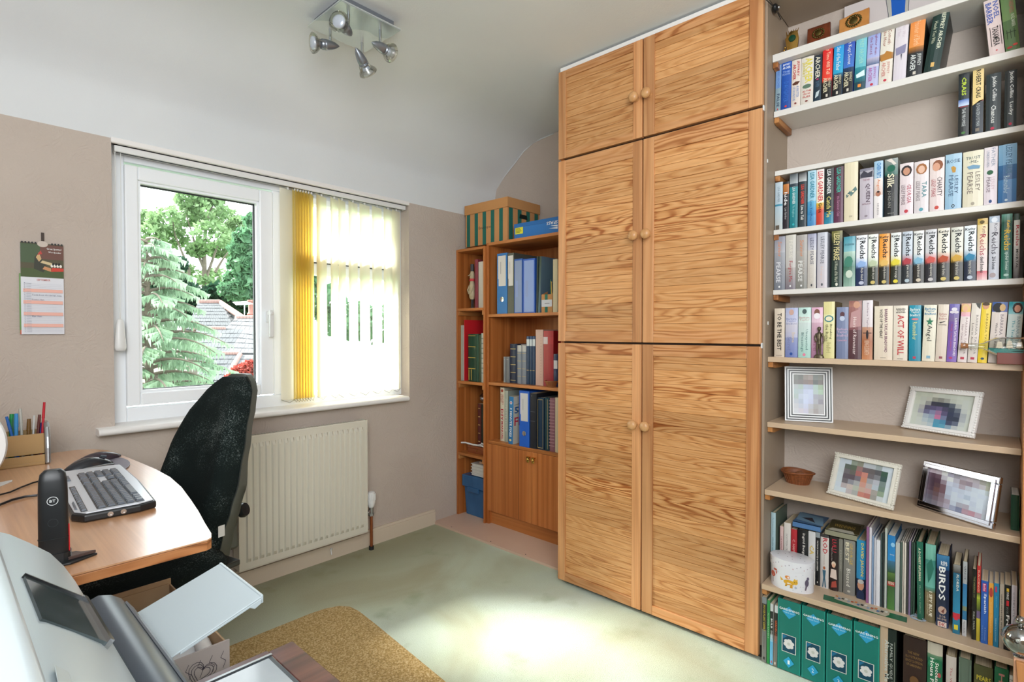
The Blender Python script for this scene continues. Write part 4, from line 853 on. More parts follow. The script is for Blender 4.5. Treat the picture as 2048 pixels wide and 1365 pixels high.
ROW_E = [
 (109,188,112,146,[(1,'#d3c6b4','#cbbba8')],[V('TO BE THE BEST',.10,.86,'#1c1a18',.3,.72,1),('B',.2,.8,.965,.97,'#3c3834')],'cream paperback To Be the Best, leftmost'),
 (194,290,203,142,[(.3,'#a8b0d0','#c4c4d8'),(.6,'#c8c4cc','#b0b0c8'),(1,'#8c94bc','#6f7cb0')],[('E',.5,.09,.2,.06,'#c4a094')]+[Hh('Barbara',.20,.24,'#8490bc',.1,.9),Hh('Taylor',.25,.29,'#8490bc',.1,.9),Hh('Bradford',.30,.34,'#8490bc',.1,.9),V('Secret',.58,.86,'#7c80a0',.2,.5),V('Emma',.5,.7,'#d8c4a0',.55,.8),('E',.5,.93,.12,.03,'#2c4c94')],'lilac-blue paperback with a blue logo'),
 (294,392,302,139,[(.3,'#b4d4cc','#ccdcd4'),(1,'#c4d0cc','#9cc4b8')],[('E',.5,.08,.18,.05,'#4c5c5c'),Hh('Barbara',.18,.22,'#c49494',.1,.9),Hh('Taylor',.23,.27,'#c49494',.1,.9),V('Unexpected',.44,.84,'#5c7c7c',.56,.8),V('Blessings',.5,.88,'#5c7c7c',.2,.46),('E',.5,.94,.12,.03,'#d87c94')],'pale mint paperback Unexpected Blessings'),
 (396,484,406,138,[(.3,'#d8a8c0','#dcc0cc'),(1,'#c8a4b4','#a0708c')],[('E',.5,.10,.25,.07,'#7c5448'),('E',.5,.17,.3,.06,'#e4dce0'),V('Rewards',.56,.86,'#8c5068',.2,.6)],'pink paperback half hidden by the bronze figure'),
 (489,576,495,94,[(.22,'#d8cf94'),(1,'#dcd8a4','#d2c98c')],[('E',.5,.30,.42,.06,'#3a7c84'),('E',.5,.30,.30,.042,'#e0d8b8'),V('Breaking',.40,.66,'#4c4c34',.54,.8),V('the Rules',.40,.70,'#4c4c34',.2,.46),V('Bradford',.72,.9,'#a09868',.3,.7)],'thick pale-yellow paperback Breaking the Rules',{'side':'#6a5a34'}),
 (589,683,596,136,[(1,'#7c86a4','#6c7694')],[('E',.5,.14,.2,.05,'#5a3c44'),('E',.5,.22,.22,.05,'#b8c0d4'),Hh('Barbara',.40,.45,'#d4b4cc',.05,.95),Hh('Taylor',.46,.51,'#d4b4cc',.1,.9),Hh('Bradford',.52,.57,'#d4b4cc',.05,.95),Hh('Cavendon',.62,.66,'#d8a0b8',.1,.9)],'slate-blue paperback with pink script'),
 (684,785,692,87,[(.1,'#8a5c58','#a87868'),(.5,'#9c6c68','#7c4c50'),(1,'#5c383c','#4c3036')],[('E',.62,.07,.26,.06,'#c4947c'),('P',[(.2,.2),(.9,.14),(.95,.44),(.1,.46)],'#b48c8c'),V('Heirs of Ravenscar',.28,.92,'#e0d0cc',.36,.62)],'tall mauve-brown paperback with a portrait'),
 (789,872,801,84,[(.45,'#d8d0d4','#cfc4c4'),(.7,'#b88c74','#a0603c'),(1,'#a4603c','#bc8058')],[V('Barbara Taylor',.04,.48,'#8c7884',.4,.62),('B',.1,.9,.545,.556,'#2c2426'),('E',.5,.58,.12,.08,'#2c2426'),V('BEING ELIZABETH',.68,.92,'#dcc0a8',.25,.7)],'tall white to rust-brown paperback Being Elizabeth',{'side':'#7c6a58'}),
 (883,1027,895,128,[(1,'#dcd0bc','#d3c4b0')],[V('BARBARA TAYLOR BRADFORD',.06,.86,'#6c3c58',.56,.72,1),V('VOICE OF THE HEART',.06,.60,'#2c2a28',.30,.46,1),('B',.35,.65,.955,.962,'#3c3834')],'wide cream paperback Voice of the Heart'),
 (1031,1143,1043,124,[(1,'#ddd3c4','#d4c6b4')],[Hh('BARBARA',.05,.08,'#2c2a28',.2,.85,1),Hh('TAYLOR',.085,.11,'#2c2a28',.25,.8,1),Hh('BRADFORD',.115,.14,'#2c2a28',.2,.85,1),V('ACT OF WILL',.17,.90,'#b83c40',.3,.76,1),('B',.3,.7,.965,.972,'#3c3834')],'cream paperback Act of Will with large red capitals'),
 (1153,1246,1163,121,[(1,'#1d8ca4','#1a7c94')],[Hh('Barbara',.05,.10,'#d4e4e0',.08,.92,1),Hh('Taylor',.105,.15,'#d4e4e0',.15,.85,1),Hh('Bradford',.155,.20,'#d4e4e0',.08,.92,1),('E',.5,.25,.3,.02,'#c87c84'),V('Remember',.30,.62,'#d4d88c',.3,.68),('B',.35,.6,.92,.96,'#b83c50')],'teal paperback Remember'),
 (1253,1353,1273,119,[(1,'#dbd6c2','#d4ccb8')],[Hh('Barbara',.05,.09,'#4c84a8',.08,.92,1),Hh('Taylor',.095,.135,'#4c84a8',.15,.85,1),Hh('Bradford',.14,.18,'#4c84a8',.08,.92,1),('P',[(.5,.22),(.58,.275),(.8,.28),(.62,.315),(.7,.36),(.5,.335),(.3,.36),(.38,.315),(.2,.28),(.42,.275)],'#2f7454'),V('Angel',.36,.64,'#2c2a28',.22,.70),('B',.35,.65,.90,.95,'#7ca4b8')],'cream paperback Angel with a green star'),
 (1356,1441,1384,116,[(1,'#d4c8b8','#cbbbac')],[Hh('Barbara',.15,.185,'#a85c5c',.15,.85),Hh('Taylor',.19,.225,'#a85c5c',.2,.8),Hh('Bradford',.23,.265,'#a85c5c',.15,.85),('P',[(.15,.31),(.8,.29),(.6,.31),(.3,.33)],'#2c2a28'),Hh('Everything',.34,.37,'#4c4440',.15,.85),('B',.35,.65,.91,.95,'#8c4c54')],'beige paperback with small red lettering'),
 (1444,1523,1471,113,[(.3,'#6c64a8','#74608c'),(1,'#6c4c94','#7c5ca8')],[('E',.5,.09,.3,.03,'#d8d4dc'),('E',.3,.14,.25,.025,'#cfc8d0'),('E',.7,.14,.25,.025,'#cfc8d0'),V('BARBARA TAYLOR BRADFORD',.24,.90,'#dcd4e0',.60,.84,1),V('THE TRIUMPH',.34,.8,'#b04c6c',.25,.4),('E',.4,.93,.2,.02,'#a83c6c')],'purple paperback with pebbles on its spine'),
 (1528,1602,1564,109,[(.14,'#cfa08c','#d8b43c'),(.22,'#d8a8a0','#d8a0b4'),(1,'#d8ccc8','#d0c4c0')],[('E',.45,.08,.36,.07,'#d8bc84'),('E',.45,.09,.24,.05,'#dcac8c'),V('BARBARA TAYLOR',.24,.86,'#a49090',.55,.78),V('Her Own Rules',.36,.80,'#8c7078',.2,.4),('B',.3,.7,.91,.95,'#b03c4c')],'white paperback with a blonde portrait on pink'),
 (1606,1682,1645,106,[(1,'#d4ccc0','#ccc0b8')],[('P',[(.4,0),(.95,0),(.9,.1),(.6,.06)],'#4c4c48'),V('BARBARA TAYLOR',.2,.86,'#8c8480',.55,.78),V('Love in Another',.34,.80,'#54504c',.2,.4),('B',.3,.7,.91,.95,'#b03c4c')],'white paperback left of the yellow one'),
 (1684,1758,1728,104,[(1,'#e0c43c','#dcbc28')],[('E',.45,.05,.35,.06,'#c89474'),('E',.45,.02,.4,.03,'#4c3c28'),V('BARBARA TAYLOR',.18,.8,'#98842c',.55,.78),('E',.5,.93,.2,.02,'#2c4c64')],'bright yellow paperback behind the bottle neck'),
 (1766,1885,1817,100,[(.16,'#3c5c94','#4c5ca0'),(1,'#d0c4bc','#c8bcb4')],[('E',.4,.09,.38,.08,'#1c1c20'),('E',.68,.09,.2,.06,'#c4a474'),V('BARBARA TAYLOR',.20,.86,'#8c8084',.58,.8),V('Where You Belong',.34,.8,'#5c5458',.25,.45)],'wide white paperback with black hair on blue'),
 (1893,2008,1933,97,[(.04,'#1f8c94'),(.2,'#2c8c98','#8cc0c4'),(1,'#c4d0cc','#bcc8c4')],[('E',.6,.10,.35,.09,'#2c201c'),('E',.6,.11,.22,.06,'#c48c74'),V('BARBARA TAYLOR',.24,.9,'#7c9498',.62,.84),V('The Triumph',.30,.7,'#2c8c94',.25,.5)],'white and turquoise paperback at the right end')]
row(1.998, 1.062, 1520, 580, 3.879, .112, ROW_E, 'fifth row of books', group='paperbacks on the fifth book shelf')

# --- biography shelf (z = .277)
Xg = 2.045
def G(xl, xr, yt, X, bands, items, desc, **kw):
    kw['X'] = X; return (xl, xr, xl + kw.pop('dx', 3), yt, bands, items, desc, kw)
HB = 'hardback_book'
ROW_G = [
 G(130,188,538,2.035,[(1,'#a9c4cc','#9ab8c0')],[V('The Complete Letters',.08,.35,'#5c7c88',.3,.6),V('ETHAN HAWKE',.4,.7,'#5c8088',.3,.6)],'tall pale-blue hardback behind the round box',name=HB,side='#5f7064',hard=True,depth=.14,dx=6),
 G(221,247,645,2.055,[(1,'#d8b8b4','#ccaeac')],[V('THE KREMLIN KEY',.2,.6,'#8c4c4c',.3,.7)],'thin pink paperback',side='#c4b4a4'),
 G(251,301,618,2.055,[(1,'#d9d4cc','#cfcac4')],[V('SCOTTISH TRILOGY',.2,.66,'#8c8884',.3,.6)],'white paperback, third on the shelf',side='#c4b4a4'),
 G(304,347,667,2.055,[(1,'#b42c34','#9c2430')],[V('C. HAMMOND',.2,.7,'#e4c4b8',.3,.7)],'red paperback behind the round box'),
 G(350,430,668,2.055,[(1,'#1c1d1f','#232426')],[V('Ingrid Bergman',.06,.6,'#d4d0c8',.45,.75,1)],'black hardback with cream title above the box',name=HB,hard=True),
 G(433,486,683,2.055,[(1,'#cfcfcf','#d8d4cc')],[V('CA',.26,.44,'#d0b44c',.2,.8,1)],'white paperback with yellow letters'),
 G(488,520,690,2.055,[(.1,'#8c9498'),(1,'#15171a')],[V('PATRICK SWAYZE & LISA NIEMI',.16,.72,'#d8d4cc',.3,.62,1),('B',.4,.6,.92,.95,'#d8d4cc')],'slim black paperback with white capitals'),
 G(522,586,705,2.05,[(.05,'#3c3a3a'),(1,'#d3cdc6','#cbc4bf')],[V('ROD',.06,.36,'#b83c44',.3,.86,1),V('The Autobiography',.38,.56,'#8c6c64',.4,.55),('E',.5,.62,.14,.03,'#a8603c'),('P',[(.3,.66),(.7,.66),(.62,.8),(.75,.98),(.6,.98),(.5,.84),(.4,.98),(.28,.98),(.4,.8)],'#3c6478')],'white hardback Rod with a standing figure',name=HB,hard=True),
 G(592,656,722,2.05,[(1,'#241b1c','#2c1c1c')],[V('LULU',.04,.28,'#b03440',.3,.8,1),V('I Don\'t Want to Fight',.2,.45,'#c8bcb4',.2,.34),('E',.5,.50,.26,.05,'#dcc8b0'),('E',.5,.53,.2,.04,'#d8a88c'),('P',[(.2,.60),(.8,.60),(.9,.78),(.1,.76)],'#d8c4b8'),('P',[(.3,.84),(.8,.8),(.9,.92),(.2,.95)],'#a84c40')],'black hardback Lulu with a blonde figure',name=HB,hard=True),
 G(660,690,742,2.055,[(1,'#7c7a70','#6c6a62')],[V('JULIAN CLARY',.2,.6,'#b4b0a0',.3,.7)],'thin grey-brown paperback'),
 G(694,782,745,2.05,[(1,'#87857c','#7c7a74')],[V('BEST',.04,.40,'#d4ccb0',.18,.5,1),V('GEORGE',.04,.44,'#c9a850',.56,.8),V('Blessed',.52,.84,'#e4e0d4',.3,.62),('E',.5,.93,.14,.02,'#b8b4a8')],'thick grey hardback Blessed',name=HB,hard=True),
 G(792,862,748,2.045,[(.66,'#2c8cb8','#2884b4'),(1,'#1c2c48','#1c2438')],[V('DAVID JASON:',.04,.62,'#dcc44c',.4,.8,1),('E',.5,.76,.36,.09,'#c08c70'),('E',.5,.70,.34,.04,'#b4b0ac'),('P',[(.1,.9),(.5,.84),(.9,.9),(.9,1),(.1,1)],'#24304c')],'bright blue hardback with a smiling face',name=HB,hard=True,depth=.13)]
mags = [(865,885,'#8c5c84',650),(887,905,'#d4d0d8',655),(907,922,'#7c94b4',720),(924,938,'#c4c4cc',735),(940,970,'#d8d8de',750),(972,985,'#3c4c4c',700),(988,1000,'#2c3434',690),(1003,1020,'#b4bcb4',660),
        (1083,1115,'#b4b8b4',770),(1118,1134,'#4c5c54',765),(1136,1146,'#c8c0b4',760),(1149,1163,'#d4ccc0',770),(1166,1180,'#3c3c3c',765),(1183,1198,'#7c6c8c',760),(1201,1216,'#2c4438',765),(1219,1240,'#3c5c4c',770)]
for k, (a, b, c_, yt) in enumerate(mags):
    nmz = ('purple-spined', 'white-spined', 'blue-grey', 'pale grey', 'thick glossy white', 'dark green-grey', 'black-spined', 'grey-green', 'wide light-grey', 'dark grey-green', 'narrow cream', 'cream-white', 'charcoal', 'mauve-grey', 'bottle-green', 'moss-green')[k]
    pl = 'left of the blue map guide' if k < 8 else 'between the blue map guide and green hardback'
    ROW_G.append(G(a, b, yt, 2.03 if k < 8 else 2.03, [(1, c_)], [], nmz + ' thin magazine ' + pl, name='magazine', pages=WHITEPAGES, depth=.155, cat='magazine'))
ROW_G += [
 G(1024,1080,712,2.03,[(.34,'#1f78b8','#2c84c0'),(.5,'#3c6c8c','#2c4c2c'),(.62,'#5c7c3c','#2c4420'),(.68,'#a83c34'),(1,'#3c5c34','#4c7c3c')],[('E',.7,.12,.3,.03,'#8cc0e0'),Hh('Germany',.24,.27,'#d4e4ec',.3,.9),Hh('VEFLING',.62,.66,'#d8d0b8',.1,.9,1)],'blue and green map guide booklet',name='map_guide',pages=WHITEPAGES,depth=.15),
 G(1250,1300,760,2.02,[(1,'#1c6450','#1f5c48')],[V('A DORSET RIFLEMAN',.08,.50,'#e0dcc0',.3,.62,1),V('Merely for Stalkers',.56,.92,'#b4c8b0',.35,.55)],'green hardback A Dorset Rifleman',name=HB,hard=True,depth=.15,dx=-6,side='#1c3c30'),
 G(1304,1382,775,2.02,[(.2,'#78b8a8','#6cac98'),(.55,'#3c8478','#6cb0a0'),(.62,'#4c9484','#6c6040'),(1,'#7c6c4c','#6c6448')],[('P',[(.15,.26),(.6,.18),(.85,.3),(.6,.42),(.3,.5)],'#2c6c5c'),V('I SPY BLUE',.60,.92,'#e8e4d0',.42,.72,1),V('SOMERSET GENTLEMAN',.62,.9,'#c4bca0',.2,.34)],'thick sea-green hardback I Spy Blue',name=HB,hard=True,depth=.16,dx=0,side='#3c6454'),
 G(1388,1484,855,2.01,[(.2,'#3c7ca8','#244c74'),(.6,'#1c2c4c','#1c2844'),(1,'#1c2438','#2c3c5c')],[Hh('RSPB',.08,.14,'#d8dce0',.35,.85,1),V('BIRDS',.16,.62,'#e8e8e4',.2,.72,1),('E',.5,.76,.34,.055,'#b89c8c'),('P',[(.4,.78),(.7,.72),(.6,.8)],'#6c3c34'),Hh('ROB',.83,.86,'#c9b49c',.3,.75),Hh('HUME',.87,.90,'#c9b49c',.15,.85),('B',.15,.85,.92,.99,'#d8c8bc'),Hh('DK',.93,.98,'#a83c3c',.25,.75,1)],'dark blue paperback Birds with large white title',hard=True,side='#26304a',depth=.13),
 G(1513,1568,930,1.995,[(.12,'#8c8c88','#3c3c3c'),(.7,'#1c5c78','#2c84a8'),(.78,'#b83440'),(.84,'#2c7c9c'),(1,'#287c9c','#246c88')],[V('FLORIDA',.14,.38,'#d8d8cc',.45,.8,1),('B',.2,.7,.72,.80,'#c83444'),('B',.2,.75,.87,.94,'#d8c83c')],'teal travel guide Florida',name='travel_guide',side='#2c2820',depth=.12),
 G(1585,1618,908,1.995,[(.3,'#a8acac','#9ca0a4'),(.6,'#2c6c9c','#3c84ac'),(.66,'#7c8468'),(.78,'#2c6c94'),(1,'#c4c4c4','#b8b8bc')],[V('VENICE',.06,.24,'#4c5054',.3,.7),V('Nuovi Anche',.80,.96,'#4c4c50',.3,.65)],'slim grey and blue travel booklet',name='travel_guide',side='#3c3428',depth=.12),
 G(1655,1688,965,1.99,[(1,'#14140f','#181a14')],[V('THE MAKING OF',.1,.4,'#8c9058',.3,.7),V('KILL MAR',.6,.86,'#b4b4a8',.3,.7)],'thin black book left of the red one'),
 G(1690,1718,940,1.99,[(.36,'#b42c2c','#b83830'),(.44,'#2c3c20','#b8c040'),(.6,'#8c9c2c','#3c4420'),(.7,'#6c5c7c'),(1,'#c8b83c','#b8a430')],[V('RACING',.06,.34,'#e4c8a8',.3,.7)],'slim red, lime and mustard book'),
 G(1722,1777,1050,1.985,[(1,'#2454a4','#2c60b4')],[('B',.2,.72,.04,.17,'#a83464'),V('Berlitz',.05,.16,'#e8dce4',.3,.62),V('Spanish',.20,.52,'#e4e8f0',.35,.75,1),V('PHRASE BOOK',.72,.95,'#7ca4dc',.15,.3),V('& Dictionary',.74,.95,'#a4c0e8',.5,.7)],'blue phrase book titled Spanish',side='#8c98a8',depth=.10),
 G(1779,1815,1068,1.985,[(1,'#d89c3c','#d4963c')],[('E',.5,.15,.4,.08,'#a83c34'),V('Spanish Phrasebook',.30,.80,'#e8c888',.35,.65)],'orange Spanish phrase book',side='#9ca0a8',depth=.10),
 G(1817,1857,1070,1.985,[(1,'#1f789c','#1c7498')],[('B',.2,.6,.05,.14,'#a83c5c'),V('Spanish',.2,.38,'#7cb0c4',.35,.65),V('PHRASE BOOK & DICTIONARY',.55,.92,'#b4d4e0',.35,.55)],'petrol-blue Spanish phrase book',side='#8c98a8',depth=.10),
 G(1861,1895,1078,1.985,[(1,'#a89c8c','#a09484')],[V('LINGUAPHONE WORLD',.16,.8,'#3c3834',.3,.6,1)],'grey-brown phrase book',side='#b4b0a4',depth=.10),
 G(1897,1945,1082,1.985,[(1,'#131614','#161a18')],[('B',.3,.7,.05,.10,'#d8b43c'),V('PHRASE',.11,.22,'#d8d8d4',.3,.68,1),('B',.3,.7,.24,.32,'#c83038'),V('BOOK',.34,.44,'#8c908c',.3,.65),V('French',.46,.84,'#f0f0ec',.3,.8,1)],'black phrase book titled French',side='#b8b4a8',depth=.11),
 G(1948,1990,1085,1.985,[(1,'#c4c0c8','#bcb8c0')],[V('COMPLETE GARDENER',.1,.9,'#6c6874',.3,.6)],'lilac-white book right of the French phrase book',side='#d4d0cc',depth=.12),
 G(2005,2030,1120,1.985,[(1,'#a8b498','#9cac8c')],[V('GARDEN BOOK',.05,.6,'#5c6c50',.3,.65)],'pale green book at the right end',side='#c4c8a8',depth=.14)]
# dx was given in zoom pixels; z-origin row
row(Xg, .277, 1500, 880, 3.737, .125, ROW_G, 'lower shelf', skiplean=False, group='books and magazines on the lower shelf')
# two volumes lying on top of the standing books
def lying(name, label, px, zc, size, yaw, bands, items, side, X0, group=None):
    r = thing(name, label, 'book', (X0, px, zc), (0, 0, yaw), group)
    a, b, h = size      # a along y, b along x
    MB().box((0, -a/2, 0), (b, a/2, .0018), hexc(side)).box((0, -a/2, h-.0018), (b, a/2, h), hexc(side)).box((0, -a/2, 0), (.002, a/2, h), hexc(bands)).build('cover', PRINT, r)
    MB().box((.002, -a/2+.002, .0018), (b-.002, a/2-.002, h-.0018)).build('page_block', PAGES, r)
    if items: letter_job('cover_print', r, items, Matrix.Translation((0, 0, h + .0002)))
    return r
def top_over(ya, yb, lab):
    return .277 + max([b[1] for b in BOOKS if lab in b[0] and b[2] > yb and b[3] < ya] or [.17])
ya = at(1500+318/3.737, 880+640/3.737, 0, 2.053).y; yb_ = at(1500+528/3.737, 880+675/3.737, 0, 2.053).y
zt = top_over(ya, yb_+.004, 'lower shelf') + .0015
lying('paperback_book', 'blue patterned paperback lying flat across the standing biographies', (ya+yb_)/2, zt, (ya-yb_, .125, .020), 0, '#4f78a8', [('B', .0, .0, 0, 0, '#6f95b8'), ('P', [(.01,-.05),(.10,-.03),(.12,.05),(.03,.04)], '#7ca0bc'), ('P', [(.03,-.02),(.08,.0),(.06,.03)], '#3c3a44')] , '#4a6f98', 2.053)
ya = at(1500+560/3.737, 880+640/3.737, 0, 2.05).y; yb_ = at(1500+800/3.737, 880+745/3.737, 0, 2.05).y
zt = top_over(ya, yb_+.004, 'lower shelf') + .0015
lying('hardback_book', 'open-jacketed olive and cream hardback lying flat over the grey hardback', (ya+yb_)/2, zt, (ya-yb_, .13, .020), 0, '#8c8a74', [('P', [(.01,-.05),(.11,-.04),(.12,.05),(.03,.04)], '#4c4428'), ('P', [(.0,-.04),(.03,-.03),(.03,.03),(0,.04)], '#c4c0b0'), T('WEDDING', 'v', .05, .08, -.03, .03, '#c9a850')], '#6c6848', 2.05)

# --- floor row: partworks binders and big books under the lowest shelf
FH = 'big books standing at floor level'
def frow(X, rows, place, z=.0045, **kw):
    row(X, z, 1500, 1080, 3.737, .2, rows, place, group='books standing at floor level', **kw)
FLOOR1 = [
 (86,121,88,425,[(.1,'#7c8488'),(.5,'#2c2c28','#343430'),(1,'#6c6c68','#74746e')],[V('HOUSE PLANT EXPERT',.12,.52,'#b8a43c',.3,.75,1),V('Dr D G Hessayon',.6,.8,'#3c3c3a',.35,.6),('B',.35,.7,.92,.96,'#2c2c2c')],'thin grey-black gardening paperback, first at floor level',{'depth':.13,'side':'#4c5048'}),
 (124,146,138,455,[(1,'#2c8c4c','#247c40')],[V('FLOWER EXPERT',.2,.6,'#a8c8a8',.3,.7)],'thin green gardening paperback',{'depth':.13,'side':'#3c8c50'}),
 (148,170,157,480,[(.12,'#c4c8c8'),(.5,'#242a28'),(.62,'#7c8c8c','#8cc0d8'),(1,'#5ca8d0','#68b0d8')],[V('BULB',.24,.40,'#e4e4e0',.25,.8,1),V('EXPERT',.44,.58,'#e4e4e0',.3,.75),('B',.35,.7,.93,.97,'#c84838')],'thin black and sky-blue gardening paperback',{'depth':.13,'side':'#c8c4bc'}),
 (172,198,184,490,[(.12,'#c4c8c8'),(.5,'#242422'),(1,'#6c6864','#747068')],[V('GARDEN',.24,.44,'#c8643c',.25,.8,1),V('EXPERT',.46,.62,'#c8643c',.3,.75),('B',.35,.7,.93,.97,'#d8c8b8')],'thin black and grey gardening paperback beside binder one',{'depth':.13,'side':'#c8c4bc'})]
frow(1.945, FLOOR1, 'under the lowest shelf')
def binder(xl, xr, top, num, desc):
    z = .0045; X = 1.945
    yl = min(.6, solve_x(1500+xl/3.737, X, .12)); yr = solve_x(1500+xr/3.737, X, .12)
    P = at(1500+xl/3.737, 1080+top/3.737, 0, X); H = P.z - z; W = yl - yr - .002
    r = thing('ring_binder', desc, 'binder', (X, yl, z), (0, 0, 0), 'teal gardening binders at floor level')
    g = hexc('#0f7468'); g2 = hexc('#1a8a7c')
    mb = MB().box((0, -W, 0), (.003, 0, H), g).box((.003, -.0025, 0), (.235, 0, H), g).box((.003, -W, 0), (.235, -W+.0025, H), g)
    mb.box((-.0008, -.0035, 0), (.001, -.0005, H), g2); mb.box((-.0008, -W+.0005, 0), (.001, -W+.0035, H), g2)
    mb.build('cover', PRINT, r)
    MB().box((.012, -W+.004, .004), (.21, -.006, H-.013)).build('page_block', PAGES, r)
    M = basis((-.0012, 0, 0), (0, -1, 0), (0, 0, 1), (-1, 0, 0)); c = W/2; k = W/.068
    it = [('P', [(c, H-.058*k), (c+.021*k, H-.038*k), (c, H-.018*k), (c-.021*k, H-.038*k)], '#2f9cc8'),
          T('GARDENING', 'h', c-.030*k, c+.030*k, H-.033*k, H-.026*k, '#e4ecec', 1), T('MADE EASY', 'h', c-.016*k, c+.016*k, H-.041*k, H-.037*k, '#c4e0ec', 0)]
    v1, v0 = H*.52, H*.52 - .058*k
    it += [('B', c-.021*k, c+.021*k, v0, v1, '#d8dcd4'), ('B', c-.019*k, c+.019*k, v0+.002, v1-.002, '#16465c'), ('P', [(c-.018*k, v1-.004), (c-.004*k, v1-.004), (c-.018*k, v1-.018)], '#1f6c94')]
    mv = (v0+v1)/2
    for a in range(6):
        it.append(('E', c + .009*k*cos(a*pi/3+.3), mv + .010*k*sin(a*pi/3+.3), .0075*k, .0065*k, '#dcdad8'))
    it += [('E', c, mv, .005*k, .005*k, '#c4c4bc')]
    nv = v0 - .030*k
    it += [('P', [(c, nv-.018*k), (c+.016*k, nv), (c, nv+.018*k), (c-.016*k, nv)], '#2f9cc8'), T(num, 'h', c-.003*k, c+.003*k, nv-.007*k, nv+.006*k, '#e4ecec', 0)]
    letter_job('spine_print', r, it, M)
binder(207, 383, 433, '1', 'leftmost teal gardening binder at floor level, marked one')
binder(386, 566, 487, '2', 'second teal gardening binder from the left, marked two')
binder(570, 767, 548, '3', 'teal gardening binder third from the left at floor level')
binder(772, 972, 605, '4', 'teal gardening binder directly left of the black medicine hardback')
FLOOR2 = [
 (978,1088,990,655,[(1,'#16241f','#141f1c')],[('B',.07,.09,.14,.98,'#b4b8a8'),('B',.88,.90,.14,.98,'#b4b8a8'),V('FAMILY GUIDE TO',.17,.72,'#c8ccc4',.58,.76),V('Alternative Medicine',.14,.86,'#c8ccc4',.22,.52,1)],'thick black hardback Family Guide to Alternative Medicine',{'name':'hardback_book','hard':True,'depth':.2,'side':'#14201c','lean':0}),
 (1138,1312,1150,715,[(1,'#2a1612','#38201a')],[Hh('THE NEW',.17,.20,'#8c6c40',.2,.7),Hh('ILLUSTRATED',.22,.25,'#8c6c40',.12,.85),Hh('ENCYCLOPEDIA',.27,.30,'#8c6c40',.12,.85),Hh('OF GARDENING',.32,.35,'#8c6c40',.15,.8),('E',.5,.52,.2,.06,'#6c4c2c')],'very thick dark brown gilt-lettered encyclopedia',{'name':'hardback_book','hard':True,'depth':.2,'side':'#2a1612','lean':0}),
 (1318,1432,1345,765,[(.14,'#b8b0a0','#c4bca8'),(.2,'#6c8c6c','#1f7050'),(.62,'#1c6448','#28704c'),(.68,'#b8603c'),(1,'#c47c54','#b0603c')],[('E',.3,.25,.25,.05,'#2c8058'),('E',.7,.24,.22,.06,'#246c44'),('E',.8,.36,.12,.03,'#a8504c'),V('Success with',.22,.62,'#e8e8dc',.54,.78,1),V('House Plants',.18,.62,'#e8e8dc',.20,.46,1)],'white, green and terracotta hardback Success with House Plants',{'name':'hardback_book','hard':True,'depth':.19,'side':'#6c5c54'}),
 (1458,1535,1475,820,[(1,'#c4bab0','#b8aca4')],[V('The World Around Us',.14,.8,'#a85c60',.4,.62)],'cream-pink hardback The World Around Us',{'name':'hardback_book','hard':True,'depth':.17,'side':'#8c7c5c','h':.225}),
 (1552,1648,1560,870,[(1,'#5c6c5c','#64746a')],[('B',.06,.1,.06,.98,'#7c9484'),('B',.88,.92,.06,.98,'#7c9484')],'plain grey-green hardback between the cream-pink book and Pears',{'name':'hardback_book','hard':True,'depth':.17,'side':'#4c5c4c','h':.23}),
 (1665,1808,1670,920,[(.2,'#4c4c28'),(1,'#5c5a30','#504e2c')],[Hh('PEARS',.12,.18,'#c8b83c',.15,.9,1),('B',.1,.9,.28,.285,'#8c8440'),Hh('CYCLOPAEDIA',.22,.25,'#8c8840',.15,.9)],'thick olive hardback Pears with yellow capitals',{'name':'hardback_book','hard':True,'depth':.17,'side':'#46442a','h':.225}),
 (1818,1925,1822,930,[(1,'#14603c','#186844')],[V('HOYLE',.06,.6,'#b87c74',.3,.72,1)],'dark green hardback Hoyle',{'name':'hardback_book','hard':True,'depth':.17,'side':'#14583a','h':.235}),
 (1930,1962,1934,975,[(1,'#cfcfc8','#c4c4c0')],[('B',0,1,.05,.055,'#7c7c78')],'white ring-spined notebook at the far right end',{'depth':.17,'side':'#c8c8c0','h':.225,'name':'notebook'})]
frow(1.955, FLOOR2, 'under the lowest shelf', z=.0005)

# ================================================================== ORNAMENTS ON THE OPEN SHELVES
# trophies on the top shelf
z = 2.1182
p = at(1585, 97, 0, 2.10); r = thing('trophy', 'small gilt trophy with a round green medallion on the top shelf', 'trophy', (2.10, min(p.y, .562), z))
MB().prism([(0, -.018, .012), (0, .018, .012), (0, .034, .115), (0, .010, .145), (0, -.020, .140), (0, -.026, .105)], (.012, 0, 0)).lathe([(.028, 0), (.028, .006), (.018, .012), (0, .012)], 16, Matrix.Translation((.006, 0, 0))).build('body', GOLD, r, bevel=.002)
cr = MB()
for k in range(6): cr.cyl((.006, .026-.009*k, .128+.003*k*(1 if k < 4 else .6)), (.006, .030-.011*k, .152), .003, .001, 6)
for k in range(4): cr.ball((.004, .034+.004*(k % 2), .075-.012*k), .006, 6, 5)
cr.build('crest', GOLD, r, 60); r.scale = (.74, .74, .74)
MB().lathe([(.0, .004), (.014, .003), (.0165, 0), (.0165, -.004)], 18, Matrix.Translation((-.001, .002, .108)) @ Matrix.Rotation(R(-90), 4, 'Y')).build('medallion', mat('green_enamel', '#12402c', .15), r, 40)
